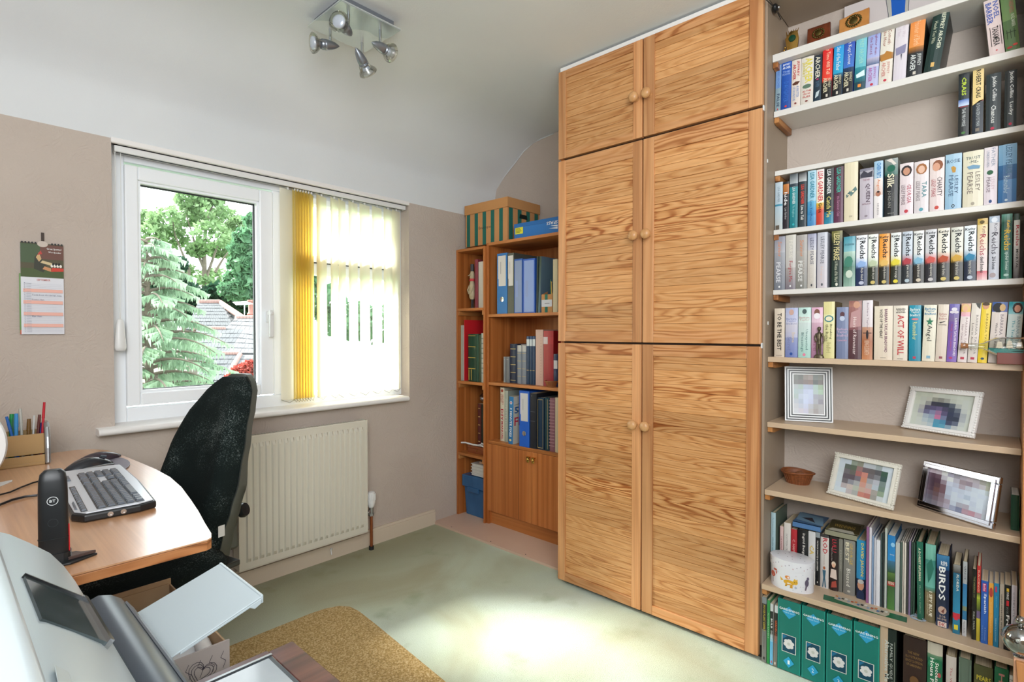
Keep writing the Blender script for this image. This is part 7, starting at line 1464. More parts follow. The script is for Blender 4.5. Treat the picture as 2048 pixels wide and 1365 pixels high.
well(-.032, rowsx[-1]+.009, yb0-.010, yb0+15*p_-.006)
for ri, x in enumerate(rowsx):
    if ri < 4:
        for k in range(15): key(x, yb0 + k*p_, .0144, .0142)
    else:
        for (k0, k1) in ((0, 1), (1.2, 2.2), (2.4, 3.4)): key(x, yb0 + (k0+k1-1)/2*p_, .0158, .0158)
        key(x, yb0 + 6.6*p_, .0158, p_*5.6); [key(x, yb0 + k*p_, .0158, .0158) for k in (10.3, 11.5, 12.7, 14)]
well(-.060, -.048, yb0-.010, yb0+15*p_-.006)
for k in range(12): key(-.054, yb0 + (k + .35*(k//4))*p_*1.1, .010, .0150)
y2 = yb0 + 15.6*p_
for ri in (0, 1):
    for k in range(3): key(rowsx[ri], y2 + k*p_, .0158, .0158)
well(rowsx[0]-.010, rowsx[1]+.010, y2-.010, y2+2*p_+.010)
for k in range(3): key(rowsx[4], y2 + k*p_, .0158, .0158)
key(rowsx[3], y2 + p_, .0158, .0158); well(rowsx[3]-.010, rowsx[4]+.010, y2-.010, y2+2*p_+.010)
y3 = y2 + 3.6*p_
for ri in range(5):
    for k in range(4): key(rowsx[ri], y3 + k*p_, .0158, .0158)
well(rowsx[0]-.010, rowsx[4]+.010, y3-.010, y3+3*p_+.010)
for k in range(3): key(-.054, y3 + k*p_*1.1, .010, .0150)
wells.build('key_well', BLACKPL, kb)
for k in range(6): key(-.066, -KL/2+.05+.011*k, .005, .008)
for k in range(2):
    MB().lathe([(.0055, 0), (.0055, .0015), (.0030, .0015), (.0030, .0002), (0, .0002)], 14, basis((-.010+.024*k, -KL/2-.0002, .0095), (1, 0, 0), (0, 0, 1), (0, -1, 0))).build('audio_socket', CHROME, kb, 40)

# mouse, mat and wrist rest
MATM = mat('mauve_grey_mat', '#6c6470', .45)
o = MB().prism([(.365 + .065*cos(a)*(1+.10*cos(2*a)), 2.08 + .155*sin(a), 0) for a in [2*pi*k/28 for k in range(28)]], (0, 0, .004)).build('mouse_mat', MATM, None, bevel=.001); o.location.z = DZ + .0008; tag(o, 'mauve-grey rounded mouse mat on the desk beyond the keyboard', 'mat')
def hump(L_, W_, H_, mat_, name):
    mb = MB(); n = 12; m = 7; V_ = []; F_ = []
    for i in range(n+1):
        t = i/n; u_ = 2*t-1; wv = W_/2*sqrt(max(0, 1-u_**2*.92))*(.86+.14*cos(pi*t)); hv = H_*(sin(pi*min(1, (t*.86+.08)))**.8)
        for j in range(m+1):
            a = pi*j/m; V_.append((L_*(t-.5), wv*cos(a), max(.001, hv*sin(a))))
    for i in range(n):
        for j in range(m): q = i*(m+1)+j; F_.append((q, q+m+1, q+m+2, q+1))
    F_.append(tuple(range(m+1))); F_.append(tuple(n*(m+1)+j for j in range(m, -1, -1)))
    mb.add(V_, F_); return mb
ms = thing('computer_mouse', 'glossy black computer mouse between the keyboard and the wrist rest', 'mouse', (.328, 2.028, DZ+.005), (0, 0, R(14)))
hump(.125, .064, .036, BLACKPL, '').build('body', mat('gloss_black', '#2b2c30', .15), ms, 60)
MB().tube([(-.055, -.030, .004), (-.02, -.033, .010), (.03, -.032, .010), (.055, -.022, .006)], .003, 6).build('side_grip', SATIN, ms, 60)
MB().cyl((.030, 0, .0325), (.045, 0, .029), .004, seg=8).build('scroll_wheel', DGREYPL, ms, 60)
wr = hump(.115, .055, .026, None, '').build('wrist_rest', mat('dark_gel', '#3a3038', .25), None, 60); wr.location = (.375, 2.150, DZ+.005); wr.rotation_euler = (0, 0, R(6)); tag(wr, 'dark gel wrist rest behind the mouse', 'wrist rest')

# cordless phone on its stand
ph = thing('cordless_phone', 'black cordless phone handset standing in its base at the desk front', 'phone', (.152, 1.262, DZ+.0005), (0, 0, R(-10)))
SB = mat('satin_black', '#1a1d1f', .42)
hs = MB(); n = 14; V_ = []; F_ = []
def sect(w_, d_, y, z, k=12):
    return [(w_*abs(cos(a))**.6*(1 if cos(a) > 0 else -1), y + d_*abs(sin(a))**.6*(1 if sin(a) > 0 else -1), z) for a in [2*pi*q/k for q in range(k)]]
lv = [(.0215, .012, 0, .004), (.0215, .0125, 0, .04), (.0212, .013, 0, .09), (.0208, .013, .001, .13), (.0200, .0125, .002, .152), (.0180, .011, .003, .165), (.012, .007, .004, .1715)]
K = 20
for w_, d_, y, z in lv: V_ += [(a, b, c_) for a, b, c_ in sect(w_, d_, y - z*.06, z, K)]
for i in range(len(lv)-1):
    for k in range(K): F_.append((i*K+k, i*K+(k+1)%K, (i+1)*K+(k+1)%K, (i+1)*K+k))
F_.append(tuple(range(K-1, -1, -1))); F_.append(tuple((len(lv)-1)*K+k for k in range(K)))
hs.add(V_, F_); hs.build('handset', SB, ph, 50)
MB().add([(.0218, -.006, .004), (.0218, .002, .004), (.0216, -.002, .060), (.0216, -.010, .060)], [(0, 1, 2, 3)]).cyl((.0217, -.005, .004), (.0214, -.0085, .070), .0012, seg=6).build('red_trim', mat('red_trim', '#c8242c', .4), ph)
MB().cyl((0, -.0125-.0028*.9-.001, .046), (0, -.0125-.0028*.9-.001, .0466), .0001).tube(sect(.0219, .0131, -.003, .048, 20), .0004, 4, closed=True).build('seam', DARK, ph)
Ml = basis((0, -.0204, .118), (1, 0, 0), (0, -.06, 1), (0, -1, -.06)); it = []
ring = [(.0075*cos(2*pi*k/20), .0075*sin(2*pi*k/20)) for k in range(21)]
it += [('L', ring, .0011, '#c4c8c8'), T('BT', 'h', -.0042, .0042, -.0026, .0026, '#c4c8c8', 1)]
letter_job('logo_print', ph, it, Ml)
Ml = basis((0, -.0178, .078), (1, 0, 0), (0, -.06, 1), (0, -1, -.06))
letter_job('ring_print', ph, [('L', [(.007*cos(2*pi*k/20), .007*sin(2*pi*k/20)) for k in range(21)], .0006, '#3c4042')], Ml)
MB().prism([(-.040, .030, 0), (-.036, -.026, 0), (.024, -.028, 0), (.062, -.002, 0), (.030, .034, 0)], (0, 0, .004)).build('base_plate', SB, ph, bevel=.001)
MB().prism([(.020, -.014, .004), (.0225, .012, .004), (.060, -.001, .0042)], (0, 0, .006)).build('charging_wing', mat('brown_black', '#4c3c38', .2), ph, bevel=.001)
MB().prism(sect(.0245, .016, 0, .004, 16), (0, 0, .016)).build('cradle', SB, ph)

# desk tidy with pens
dt = thing('desk_tidy', 'beech desk tidy with a silver curved end panel at the back of the desk', 'desk tidy', (.252, 2.262, DZ+.0005), (0, 0, R(-3)))
BE = noisy('pale_beech', '#b89460', '#a88452', 5, .4, stretch=(.3, 1, 1))
tx = -.40
MB().box((tx, 0, .030), (0, .008, .094)).build('front_board', BE, dt, bevel=.001)
MB().box((tx, -.026, .0), (0, -.018, .030)).box((tx, -.030, 0), (0, -.018, .008)).build('lower_front', BE, dt, bevel=.001)
MB().box((tx, -.018, .0), (0, .075, .006)).build('tray_floor', BE, dt); MB().box((tx, .067, .006), (0, .075, .10)).build('rear_board', BE, dt)
MB().prism([(0, -.034, 0), (0, -.034, .05), (0, -.028, .085), (0, -.012, .115), (0, .010, .128), (0, .05, .128), (0, .078, .11), (0, .078, 0)], (.014, 0, 0)).build('end_panel', SATIN, dt, bevel=.005)
pens = [(-.012, .02, .165, '#b82430', 'red and clear', .004, 4, .10), (-.012, .03, .105, '#1c3c8c', 'dark blue short', .005, 1, 0), (-.030, .02, .13, '#5c2c28', 'dark maroon', .0045, 5, 0), (-.042, .03, .128, '#c8c8c4', 'white narrow', .0035, 3, 0), (-.058, .02, .120, '#6c4c20', 'brass-brown', .006, 2, 0), (-.074, .03, .150, '#b4b4ac', 'silver grey', .0045, -2, 0), (-.088, .015, .135, '#2464b4', 'bright blue slanted', .0045, -12, 0), (-.100, .02, .138, '#3c8cc8', 'sky-blue capped', .006, 1, 0), (-.106, .035, .125, '#3c7c5c', 'dull green', .005, 1, 0), (-.118, .05, .135, '#1c8c4c', 'bright green', .007, 2, 0), (-.138, .02, .118, '#d8d4d4', 'thick white', .009, -7, 0), (-.155, .03, .125, '#2c2c28', 'black', .005, -4, 0), (-.165, .02, .112, '#8c6c44', 'brown wooden', .004, -8, 0)]
for (px_, py_, ln_, c_, nm, rr, tl, _) in pens:
    px_ *= .66
    a = dt.matrix_basis @ Vector((px_, py_, .0065)); b = dt.matrix_basis @ Vector((px_ + ln_*sin(R(tl)), py_+.006, .0065+ln_*1.12*cos(R(tl))))
    r_ = thing('pen', nm + ' pen standing in the beech desk tidy', 'pen', tuple(a), (0, 0, 0), 'pens in the desk tidy')
    d = b - a; m1 = d*.72
    MB().cyl((0, 0, 0), tuple(m1), rr*.85, rr*.85, 8).build('barrel', mat('pen_barrel', c_, .35), r_, 50)
    MB().cyl(tuple(m1), tuple(d), rr, rr*.8, 8).build('cap', mat('pen_cap', c_, .25), r_, 50)
# round white rimmed disc at the left photo edge
rd = thing('round_stand', 'white-rimmed pink round disc standing on the desk at the left photo edge', 'disc', (.019, 1.95, DZ+.0005), (0, 0, R(-12)))
Md = Matrix.Translation((0, 0, .126)) @ Matrix.Rotation(R(90), 4, 'X')
MB().lathe([(.112, -.008), (.124, -.008), (.126, 0), (.124, .014), (.112, .014)], 48, Md).build('rim', WHITEPL, rd, 50)
MB().lathe([(0, .006), (.112, .008), (.112, -.004), (0, -.004)], 40, Md).build('face', mat('pink_face', '#d0a394', .5), rd, 50)

# ================================================================== CHAIR
def fabric():
    m = mat('black_lint_fabric', '#17201f', .95, 0, .15); mp = coords(m)
    n = N(m, 'ShaderNodeTexNoise'); n.inputs['Scale'].default_value = 260; n.inputs['Detail'].default_value = 2; L(m, mp.outputs[0], n.inputs['Vector'])
    n2 = N(m, 'ShaderNodeTexNoise'); n2.inputs['Scale'].default_value = 7; n2.inputs['Detail'].default_value = 3; L(m, mp.outputs[0], n2.inputs['Vector'])
    mu = N(m, 'ShaderNodeMath', operation='MULTIPLY'); L(m, n.outputs['Fac'], mu.inputs[0]); L(m, n2.outputs['Fac'], mu.inputs[1])
    r = ramp(m, [(.24, '#121a19'), (.34, '#202927'), (.46, '#636c6a')]); L(m, mu.outputs[0], r.inputs[0]); L(m, r.outputs[0], BS(m).inputs['Base Color'])
    add_bump(m, n.outputs['Fac'], .5, .002); return m
FAB = fabric()
chx, chy = .640, 2.035
chr_ = thing('office_chair', 'black fabric high-back office chair between the desk and the radiator', 'chair', (chx-.170, chy-.095, .0045), (0, 0, R(15)))
# local: x backwards (away from the desk), y to the window side. back plane at x = .19
def loft(fn, nu, nv):
    V_ = []; F_ = []
    for j in range(nv+1):
        for i in range(nu+1): V_.append(fn(-1 + 2*i/nu, j/nv))
    for j in range(nv):
        for i in range(nu): q = j*(nu+1)+i; F_.append((q, q+1, q+nu+2, q+nu+1))
    return V_, F_
import bisect
def interp(tab, v):
    for (a, fa), (b, fb_) in zip(tab[:-1], tab[1:]):
        if v <= b:
            t = (v-a)/(b-a); t = t*t*(3-2*t); return fa + (fb_-fa)*t
    return tab[-1][1]
HWT = [(0, .105), (.12, .125), (.30, .152), (.42, .166), (.60, .156), (.78, .130), (.90, .108), (.97, .076), (1, .040)]
ZB0, ZB1 = .40, .985
def backx(v): return .125 + .020*v + .140*v*v
def front(u, v):
    w_ = interp(HWT, v); y = u*w_
    wing = -.055*(abs(u)**2.2)*interp([(0, .3), (.35, 1), (.7, .8), (1, .1)], v)
    lumb = -.03*interp([(0, .2), (.22, 1), (.5, .2), (.8, .5), (1, 0)], v)*(1-abs(u)**2)
    edge = .040*(abs(u)**10)
    return (backx(v) + wing + lumb + edge - .030, y, ZB0 + (ZB1-ZB0)*v - .02*(u*u)*(v > .9)*0)
def rear(u, v):
    w_ = interp(HWT, v)*1.0; return (backx(v) + .022 + .016*(1-u*u), u*w_, ZB0 + (ZB1-ZB0)*v)
def solid(f, b_, nu, nv):
    V1, F1 = loft(f, nu, nv); V2, F2 = loft(b_, nu, nv); n = len(V1); V_ = V1 + V2; F_ = [tuple(reversed(q)) for q in F1] + [tuple(i+n for i in q) for q in F2]
    w_ = nu+1; ring = [i for i in range(w_)] + [j*w_+nu for j in range(1, nv+1)] + [nv*w_+i for i in range(nu-1, -1, -1)] + [j*w_ for j in range(nv-1, 0, -1)]
    for a, b in zip(ring, ring[1:] + ring[:1]): F_.append((a, b, b+n, a+n))
    return MB().add(V_, F_)
back = solid(front, lambda u, v: (rear(u, v)[0]-.012, rear(u, v)[1], rear(u, v)[2]), 20, 26).build('backrest', FAB, chr_, 70)
SHELLM = mat('grey_olive_plastic', '#4a4d47', .4)
def sh_f(u, v): p = rear(u, v); return (p[0]-.011, p[1]*1.035, p[2] + (.008 if v > .95 else 0))
def sh_b(u, v):
    p = rear(u, v); low = interp([(0, 1), (.35, .7), (.6, 0), (1, 0)], v)
    return (p[0] + .010 + .050*low*(1-.6*abs(u)**3), p[1]*1.02, p[2] + (.008 if v > .95 else 0))
solid(sh_f, sh_b, 16, 26).build('back_shell', SHELLM, chr_, 60)
MB().box((.196, -.045, .385), (.262, .045, .52)).build('back_bracket', SHELLM, chr_, bevel=.012)
kn = MB().lathe([(.018, 0), (.024, .004), (.026, .014), (.022, .024), (0, .026)], 18, Matrix.Translation((.255, -.055, .52)) @ Matrix.Rotation(R(70), 4, 'X') @ Matrix.Rotation(R(20), 4, 'Y')); kn.build('lumbar_knob', mat('ribbed_black', '#202426', .25), chr_, 40)
lb = MB(); vq = .20; P1 = Vector(front(-.99, vq)); 
lab_o = MB().cbox((P1.x+.030, P1.y-.0032, P1.z+.0), (.022, .0012, .060), hexc('#d8d8d4')).build('care_label', PRINT, chr_)
# seat
def seat_t(u, v):
    x = -.27 + .39*v; w_ = .235*(1 - .35*abs(2*v-1)**4 * .6); return (x, u*w_, .475 - .012*(1-u*u)*sin(pi*v) - .025*abs(u)**6 - .03*(1-v)**6 - .02*v**8)
def seat_b(u, v): p = seat_t(u, v); return (p[0], p[1], .415)
solid(seat_b, seat_t, 14, 14).build('seat', FAB, chr_, 70)
MB().prism([(-.22, -.19, .395), (.16, -.19, .395), (.16, .19, .395), (-.22, .19, .395)], (0, 0, .019)).build('seat_pan', BLACKPL, chr_, bevel=.004)
MB().tube([(.0, 0, .385), (.14, 0, .375), (.225, 0, .40), (.232, 0, .47)], .018, 10).build('back_arm', BLACKPL, chr_, 60)
MB().cyl((-.03, 0, .07), (-.03, 0, .25), .027, seg=16).cyl((-.03, 0, .25), (-.03, 0, .395), .014, seg=12).build('gas_column', BLACKPL, chr_, 50)
for k in range(5):
    a = R(72*k+20); e = Vector((-.03+.27*cos(a), .27*sin(a), .062)); lg = MB().tube([(-.03+.03*cos(a), .03*sin(a), .095), tuple(e)], [.020, .012], 8).build('base_leg', BLACKPL, chr_, 50)
    t_ = Vector((-sin(a), cos(a), 0))*.018
    MB().cyl(tuple(e - t_ + Vector((0, 0, -.036))), tuple(e + t_ + Vector((0, 0, -.036))), .0255, seg=16).build('caster', BLACKPL, lg, 50)

# ================================================================== PRINTER, BOX, SIDE TABLE, MAT
pn = thing('printer', 'light grey office printer with a small screen and an output tray, left foreground', 'printer', (-.08, .62, .60))
PG = mat('pale_grey_plastic', '#aab5b9', .35); PW = mat('white_lid_plastic', '#bcc6cb', .3)
py0, py1 = .26, .95
pc = [(.024, .902), (.050, .899), (.070, .887), (.090, .8695), (.110, .850), (.124, .828), (.136, .803), (.145, .776), (.150, .740), (.152, .69), (.152, .61), (-.30, .61), (-.30, .902)]
MB().prism([(x, py1, z) for x, z in pc], (0, py0-py1, 0)).build('front_panel', PG, pn, 25, world=True, bevel=.003)
ld = [(.022, .9025), (.040, .906), (.050, .914), (.050, .925), (.040, .934), (.0, .938), (-.30, .938), (-.30, .9025)]
MB().prism([(x, py1+.004, z) for x, z in ld], (0, py0-py1-.008, 0)).build('lid', PW, pn, 40, world=True, bevel=.004)
# screen on the sloping panel
A = Vector((.0716, 0, .8840)); B = Vector((.121, 0, .8400))
def onp(t, y, lift): d = (B - A); nn_ = Vector((-d.z, 0, d.x)).normalized(); nn_ = nn_ if nn_.z > 0 else -nn_; p = A + d*t + nn_*lift; return (p.x, y, p.z)
q0 = at_plane(52, 1160, A, Vector((-(B-A).z, 0, (B-A).x))); q1 = at_plane(165, 1205, A, Vector((-(B-A).z, 0, (B-A).x))); q2 = at_plane(200, 1287, A, Vector((-(B-A).z, 0, (B-A).x))); q3 = at_plane(70, 1242, A, Vector((-(B-A).z, 0, (B-A).x)))
ts = [(q - A).dot(B - A)/(B-A).length_squared for q in (q0, q1, q2, q3)]; t0 = (ts[0]+ts[3])/2; t1 = (ts[1]+ts[2])/2; ya = (q0.y+q1.y)/2; yb = (q2.y+q3.y)/2
sc_ = MB().add([onp(t0, ya, .003), onp(t1, ya, .003), onp(t1, yb, .003), onp(t0, yb, .003), onp(t0, ya, -.002), onp(t1, ya, -.002), onp(t1, yb, -.002), onp(t0, yb, -.002)], [(0,1,2,3),(0,4,5,1),(1,5,6,2),(2,6,7,3),(3,7,4,0)])
scr = sc_.build('screen', noisy('dark_screen', '#2c3434', '#4c5658', 14, .12), pn, world=True)
MB().add([onp(t1, ya, .007), onp(t1+.07, ya, .007), onp(t1+.07, yb-.002, .007), onp(t1, yb-.002, .007), onp(t1, ya, -.002), onp(t1+.07, ya, -.002), onp(t1+.07, yb-.002, -.002), onp(t1, yb-.002, -.002)], [(0,1,2,3),(0,4,5,1),(1,5,6,2),(2,6,7,3),(3,7,4,0)]).build('silver_strip', CHROME, pn, world=True)
e0 = MB().add([onp(t0-.01, ya+.002, .005), onp(t1, ya+.002, .005), onp(t1, ya-.001, .005), onp(t0-.01, ya-.001, .005), onp(t0-.01, ya+.002, -.002), onp(t1, ya+.002, -.002), onp(t1, ya-.001, -.002), onp(t0-.01, ya-.001, -.002)], [(0,1,2,3),(0,4,5,1),(1,5,6,2),(2,6,7,3),(3,7,4,0)]).build('screen_bezel', BLACKPL, pn, world=True)
def onq(px, py, lift=.0008):
    nrm = Vector((-(B-A).z, 0, (B-A).x)); nrm = nrm if nrm.z > 0 else -nrm; nrm.normalize(); return at_plane(px, py, A + nrm*lift, nrm)
q = MB().add([onq(52, 1102), onq(66, 1110), onq(72, 1132), onq(58, 1126)], [(0, 1, 2, 3)]).build('badge', mat('pale_badge', '#d8dfe2', .4), pn, world=True)
btn = [onq(111, 1338), onq(140, 1352), onq(150, 1385), onq(118, 1375)]
MB().prism([tuple(p) for p in btn], (-.001, 0, .004)).build('button', PG, pn, world=True, bevel=.001)
# dark curved output cover
dc = [(.146, .771), (.160, .776), (.175, .7715), (.187, .762), (.196, .748), (.204, .728), (.211, .705), (.217, .680), (.220, .65), (.220, .62), (.146, .62)]
cov = MB().prism([(x, py1-.006, z) for x, z in dc], (0, -.60, 0)); cov.build('output_cover', DGREYPL, pn, 50, world=True, bevel=.004)
dc2 = [(.188, .7615), (.1965, .7482), (.2045, .728), (.2115, .705), (.2140, .706), (.2065, .7295), (.1985, .750), (.190, .763)]
MB().prism([(x, py1-.026, z) for x, z in dc2], (0, -.565, 0)).build('cover_edge', GUN, pn, 30, world=True)
# output tray
TT = [at_plane(335, 1335, (0, .919, 0), Vector((0, 1, 0)))]
tipn = at(525, 1192, 2, .765); tipf = at(440, 1127, 2, .765)
rn = Vector((.206, tipn.y, .72)); rf = Vector((.206, tipf.y, .73))
yy0, yy1 = (tipn.y+rn.y)/2, (tipf.y+rf.y)/2
tipx = (tipn.x + tipf.x)/2
MB().prism([(.206, yy1, .7265), (tipx, yy1, .765), (tipx, yy1, .762), (.206, yy1, .7235)], (0, yy0-yy1, 0)).build('output_tray', PG, pn, world=True, bevel=.001)
MB().prism([(.22, yy0+.003, .729), (tipx, yy0+.003, .762), (tipx+.001, yy0+.003, .755), (tipx-.010, yy0+.003, .749), (tipx-.017, yy0+.003, .753), (.22, yy0+.003, .725)], (0, -.003, 0)).build('tray_lip', PG, pn, world=True, bevel=.001)
MB().box((tipx-.002, yy0, .754), (tipx+.002, yy1, .766)).build('tray_end', PG, pn, world=True, bevel=.001)
MB().box((.10, .45, .606), (.235, .90, .640)).build('tray_slot', DGREYPL, pn, world=True)
# cabinet carrying the printer
sd = thing('low_cabinet', 'low wooden cabinet carrying the printer, below the left photo corner', 'cabinet', (-.05, .58, 0))
MB().box((-.32, .24, .585), (.20, .97, .6)).build('top_board', MAHOG, sd, world=True, bevel=.002); MB().box((-.30, .26, .02), (.08, .90, .585)).build('carcass', MAHOG, sd, world=True)
for xx in (-.28, .06):
    for yy in (.28, .88): MB().cbox((xx, yy, .01), (.03, .03, .02)).build('foot', MAHOG, sd, world=True)

# open cardboard box
cbx = thing('cardboard_box', 'open cardboard box of papers with doodled hearts on its near side', 'box', (.33, 1.41, 0)); bx0, bx1, by0, by1, bzt = .12, .428, 1.205, 1.612, .50
KR = noisy('kraft_card', '#b79a78', '#ab8d6a', 12, .85)
for nm, a, b in (('far_wall', (bx0, by1-.004, .0), (bx1, by1, bzt)), ('right_wall', (bx1-.004, by0+.004, 0), (bx1, by1-.004, bzt-.015)), ('left_wall', (bx0, by0+.004, 0), (bx0+.004, by1-.004, bzt-.02)), ('base', (bx0+.004, by0+.004, 0), (bx1-.004, by1-.004, .004))):
    MB().box(a, b).build(nm, KR, cbx, world=True, bevel=.001)
nz = at(445, 1284, 1, by0).z
MB().box((bx0, by0, 0), (bx1, by0+.004, nz-.001)).build('near_wall', mat('grey_card', '#b4aaa6', .8), cbx, world=True)
MB().prism([(bx1-.11, by1-.0045, bzt-.012), (bx1-.006, by1-.0045, bzt-.012), (bx1-.006, by1-.0045, bzt-.075), (bx1-.11, by1-.0045, bzt-.055)], (0, -.003, 0)).build('inner_flap', KR, cbx, world=True)
Md = basis((bx0-.33, by0-1.41-.0005, 0), (1, 0, 0), (0, 0, 1), (0, -1, 0)); it = []
def heart(cx, cz, s_, rot=0):
    P_ = []
    for k in range(25):
        t = 2*pi*k/24; x = 16*sin(t)**3; y = 13*cos(t)-5*cos(2*t)-2*cos(3*t)-cos(4*t); x, y = x*cos(rot)-y*sin(rot), x*sin(rot)+y*cos(rot); P_.append((cx + x*s_/16, cz + y*s_/16))
    return P_
W_ = bx1 - bx0; hx_, hz_ = W_-.075, nz-.052
for s_ in (.022, .028, .034): it.append(('L', heart(hx_-.045, hz_-.004, s_, .5), .0012, '#4a4650'))
for s_ in (.016, .022, .028): it.append(('L', heart(hx_+.020, hz_+.004, s_, -.45), .0012, '#4a4650'))
it.append(('E', hx_-.045, hz_-.01, .012, .016, '#7c7880'))
for k in range(9):
    x = W_ - .012 - .022*k; it.append(('L', [(x, nz-.02), (x-.006, nz-.032), (x+.004, nz-.042), (x-.002, nz-.056)], .0010, '#4a4650'))
for s_ in (.012, .018, .024): it.append(('L', heart(hx_-.012, hz_-.050, s_, 0), .0012, '#4a4650'))
for k in range(5): it.append(('L', [(W_-.004, hz_-.01-.010*k), (W_-.03, hz_-.016-.010*k), (W_-.05, hz_-.03-.010*k)], .001, '#4a4650'))
letter_job('doodle_print', cbx, it, Md)
random.seed(5)
for k in range(5):
    o = MB().box((-.13, -.17, 0), (.13, .17, .0025 + .012*(k < 2))).build('paper_stack' if k < 2 else 'paper_sheet', mat('paper_white', '#d4d6d8', .8)); o.location = (.272, 1.405, .40+.016*k - (.0 if k < 3 else .010*(k-2))); o.rotation_euler = (0, 0, 0)
    o.scale = (1, 1, 1); tag(o, ('lowest thick stack of paper in the cardboard box', 'second thick stack of paper in the cardboard box', 'white sheet on the paper stacks in the cardboard box', 'white sheet second from the top in the cardboard box', 'topmost white sheet in the cardboard box')[k], 'paper', 'papers in the cardboard box')
MB().box((bx0+.006, by0+.006, .0042), (bx1-.006, by1-.006, .398)).build('filling', KR, cbx, world=True)
o = MB().tube([(bx1-.03, by0+.03, .452), (bx1-.022, by0+.10, .455)], .016, 12).build('paper_roll', mat('paper_roll', '#d8d4d0', .7), None, 50); tag(o, 'short roll of white paper at the near corner of the cardboard box', 'paper roll')

# dark wooden side table with an inset top and a glass-topped panel lying on it
tb = thing('side_table', 'dark mahogany side table with slate insets at the bottom edge', 'table', (.25, .8, 0)); TX1, TY1, TZ = .512, 1.092, .50
MB().box((TX1-.052, .40, TZ-.028), (TX1, TY1, TZ)).build('right_rail', MAHOG, tb, world=True, bevel=.002)
MB().box((.10, TY1-.045, TZ-.028), (TX1-.053, TY1, TZ+.0035)).build('far_rail', MAHOG, tb, world=True, bevel=.002)
MB().box((.10, .40, TZ-.02), (TX1-.053, TY1-.046, TZ-.006)).build('inset_panel', noisy('slate_panel', '#55595c', '#474b4e', 30, .35), tb, world=True)
MB().box((.10, .40, TZ-.03), (.14, TY1-.046, TZ)).build('left_rail', MAHOG, tb, world=True)
for xx in (.12, TX1-.03):
    for yy in (.45, TY1-.03): MB().cbox((xx, yy, (TZ-.03)/2), (.035, .035, TZ-.03)).build('leg', MAHOG, tb, world=True, bevel=.002)
gpz = TZ + .006
c0 = at(540, 1308, 2, gpz); c1 = at(345, 1368, 2, gpz)
gpn = thing('glossy_tray', 'pale glossy panel with a dark rim lying on the mahogany side table', 'panel', (.30, .85, gpz-.0055))
x1 = at(545, 1312, 2, gpz+.01).x; x1b = at(590, 1365, 2, gpz+.01).x; yt_ = at(540, 1310, 2, gpz+.01).y
MB().box((x1-.30, yt_-.40, gpz-.0020), (x1, yt_, gpz+.010)).build('rim', DGREYPL, gpn, world=True, bevel=.003)
MB().box((x1-.29, yt_-.39, gpz+.0102), (x1-.010, yt_-.012, gpz+.0115)).build('bright_face', noisy('pale_gloss_face', '#b4c0c8', '#c8d0d4', 9, .12), gpn, world=True)
MB().box((x1-.30, yt_-.006, gpz+.010), (x1, yt_, gpz+.0125)).build('silver_edge', SATIN, gpn, world=True)

# brown speckled chair mat
def cork():
    m = mat('tan_speckled_mat', '#a98c54', .55, 0, .4); mp = coords(m)
    v = N(m, 'ShaderNodeTexVoronoi'); v.inputs['Scale'].default_value = 62; L(m, mp.outputs[0], v.inputs['Vector'])
    n = N(m, 'ShaderNodeTexNoise'); n.inputs['Scale'].default_value = 170; n.inputs['Detail'].default_value = 3; L(m, mp.outputs[0], n.inputs['Vector'])
    r = ramp(m, [(.35, '#8f7440'), (.5, '#b2935a'), (.66, '#cdb58a')]); L(m, n.outputs['Fac'], r.inputs[0])
    r2 = ramp(m, [(.06, '#6a5a38'), (.14, '#ffffff')]); L(m, v.outputs['Distance'], r2.inputs[0])
    mx = N(m, 'ShaderNodeMixRGB', blend_type='MULTIPLY'); mx.inputs[0].default_value = .55; L(m, r.outputs[0], mx.inputs[1]); L(m, r2.outputs[0], mx.inputs[2])
    L(m, mx.outputs[0], BS(m).inputs['Base Color']); add_bump(m, n.outputs['Fac'], .4, .002); return m
mp_ = []
ccs = [(1.165, 2.00), (1.125, .62), (.05, .62), (.05, 2.075)]
cx_, cy_ = 1.180, 2.058
ptsm = [(.45, 2.066), (1.04, 2.060), (1.10, 2.052), (1.15, 2.030), (1.178, 1.99), (1.184, 1.93), (1.175, 1.80), (1.134, 1.334), (1.09, .75), (1.05, .70), (.56, .70), (.56, 1.10), (.45, 1.18)]
o = MB().prism([(x, y, .0005) for x, y in ptsm], (0, 0, .0035)).build('chair_mat', cork(), None, bevel=.001); tag(o, 'tan speckled chair mat with a rounded corner on the carpet', 'mat')

# ================================================================== CEILING LIGHT
lf = thing('ceiling_spotlight', 'square satin ceiling light with four clear-ringed spotlight heads', 'ceiling light', (1.1275, 1.852, CEILZ))
MB().box((1.000, 1.727, 2.318), (1.255, 1.977, 2.322)).build('face_plate', mat('satin_plate', '#c4cac8', .3, .35), lf, world=True, bevel=.001)
MB().box((1.020, 1.747, 2.322), (1.235, 1.957, CEILZ)).build('mounting_box', GUN, lf, world=True)
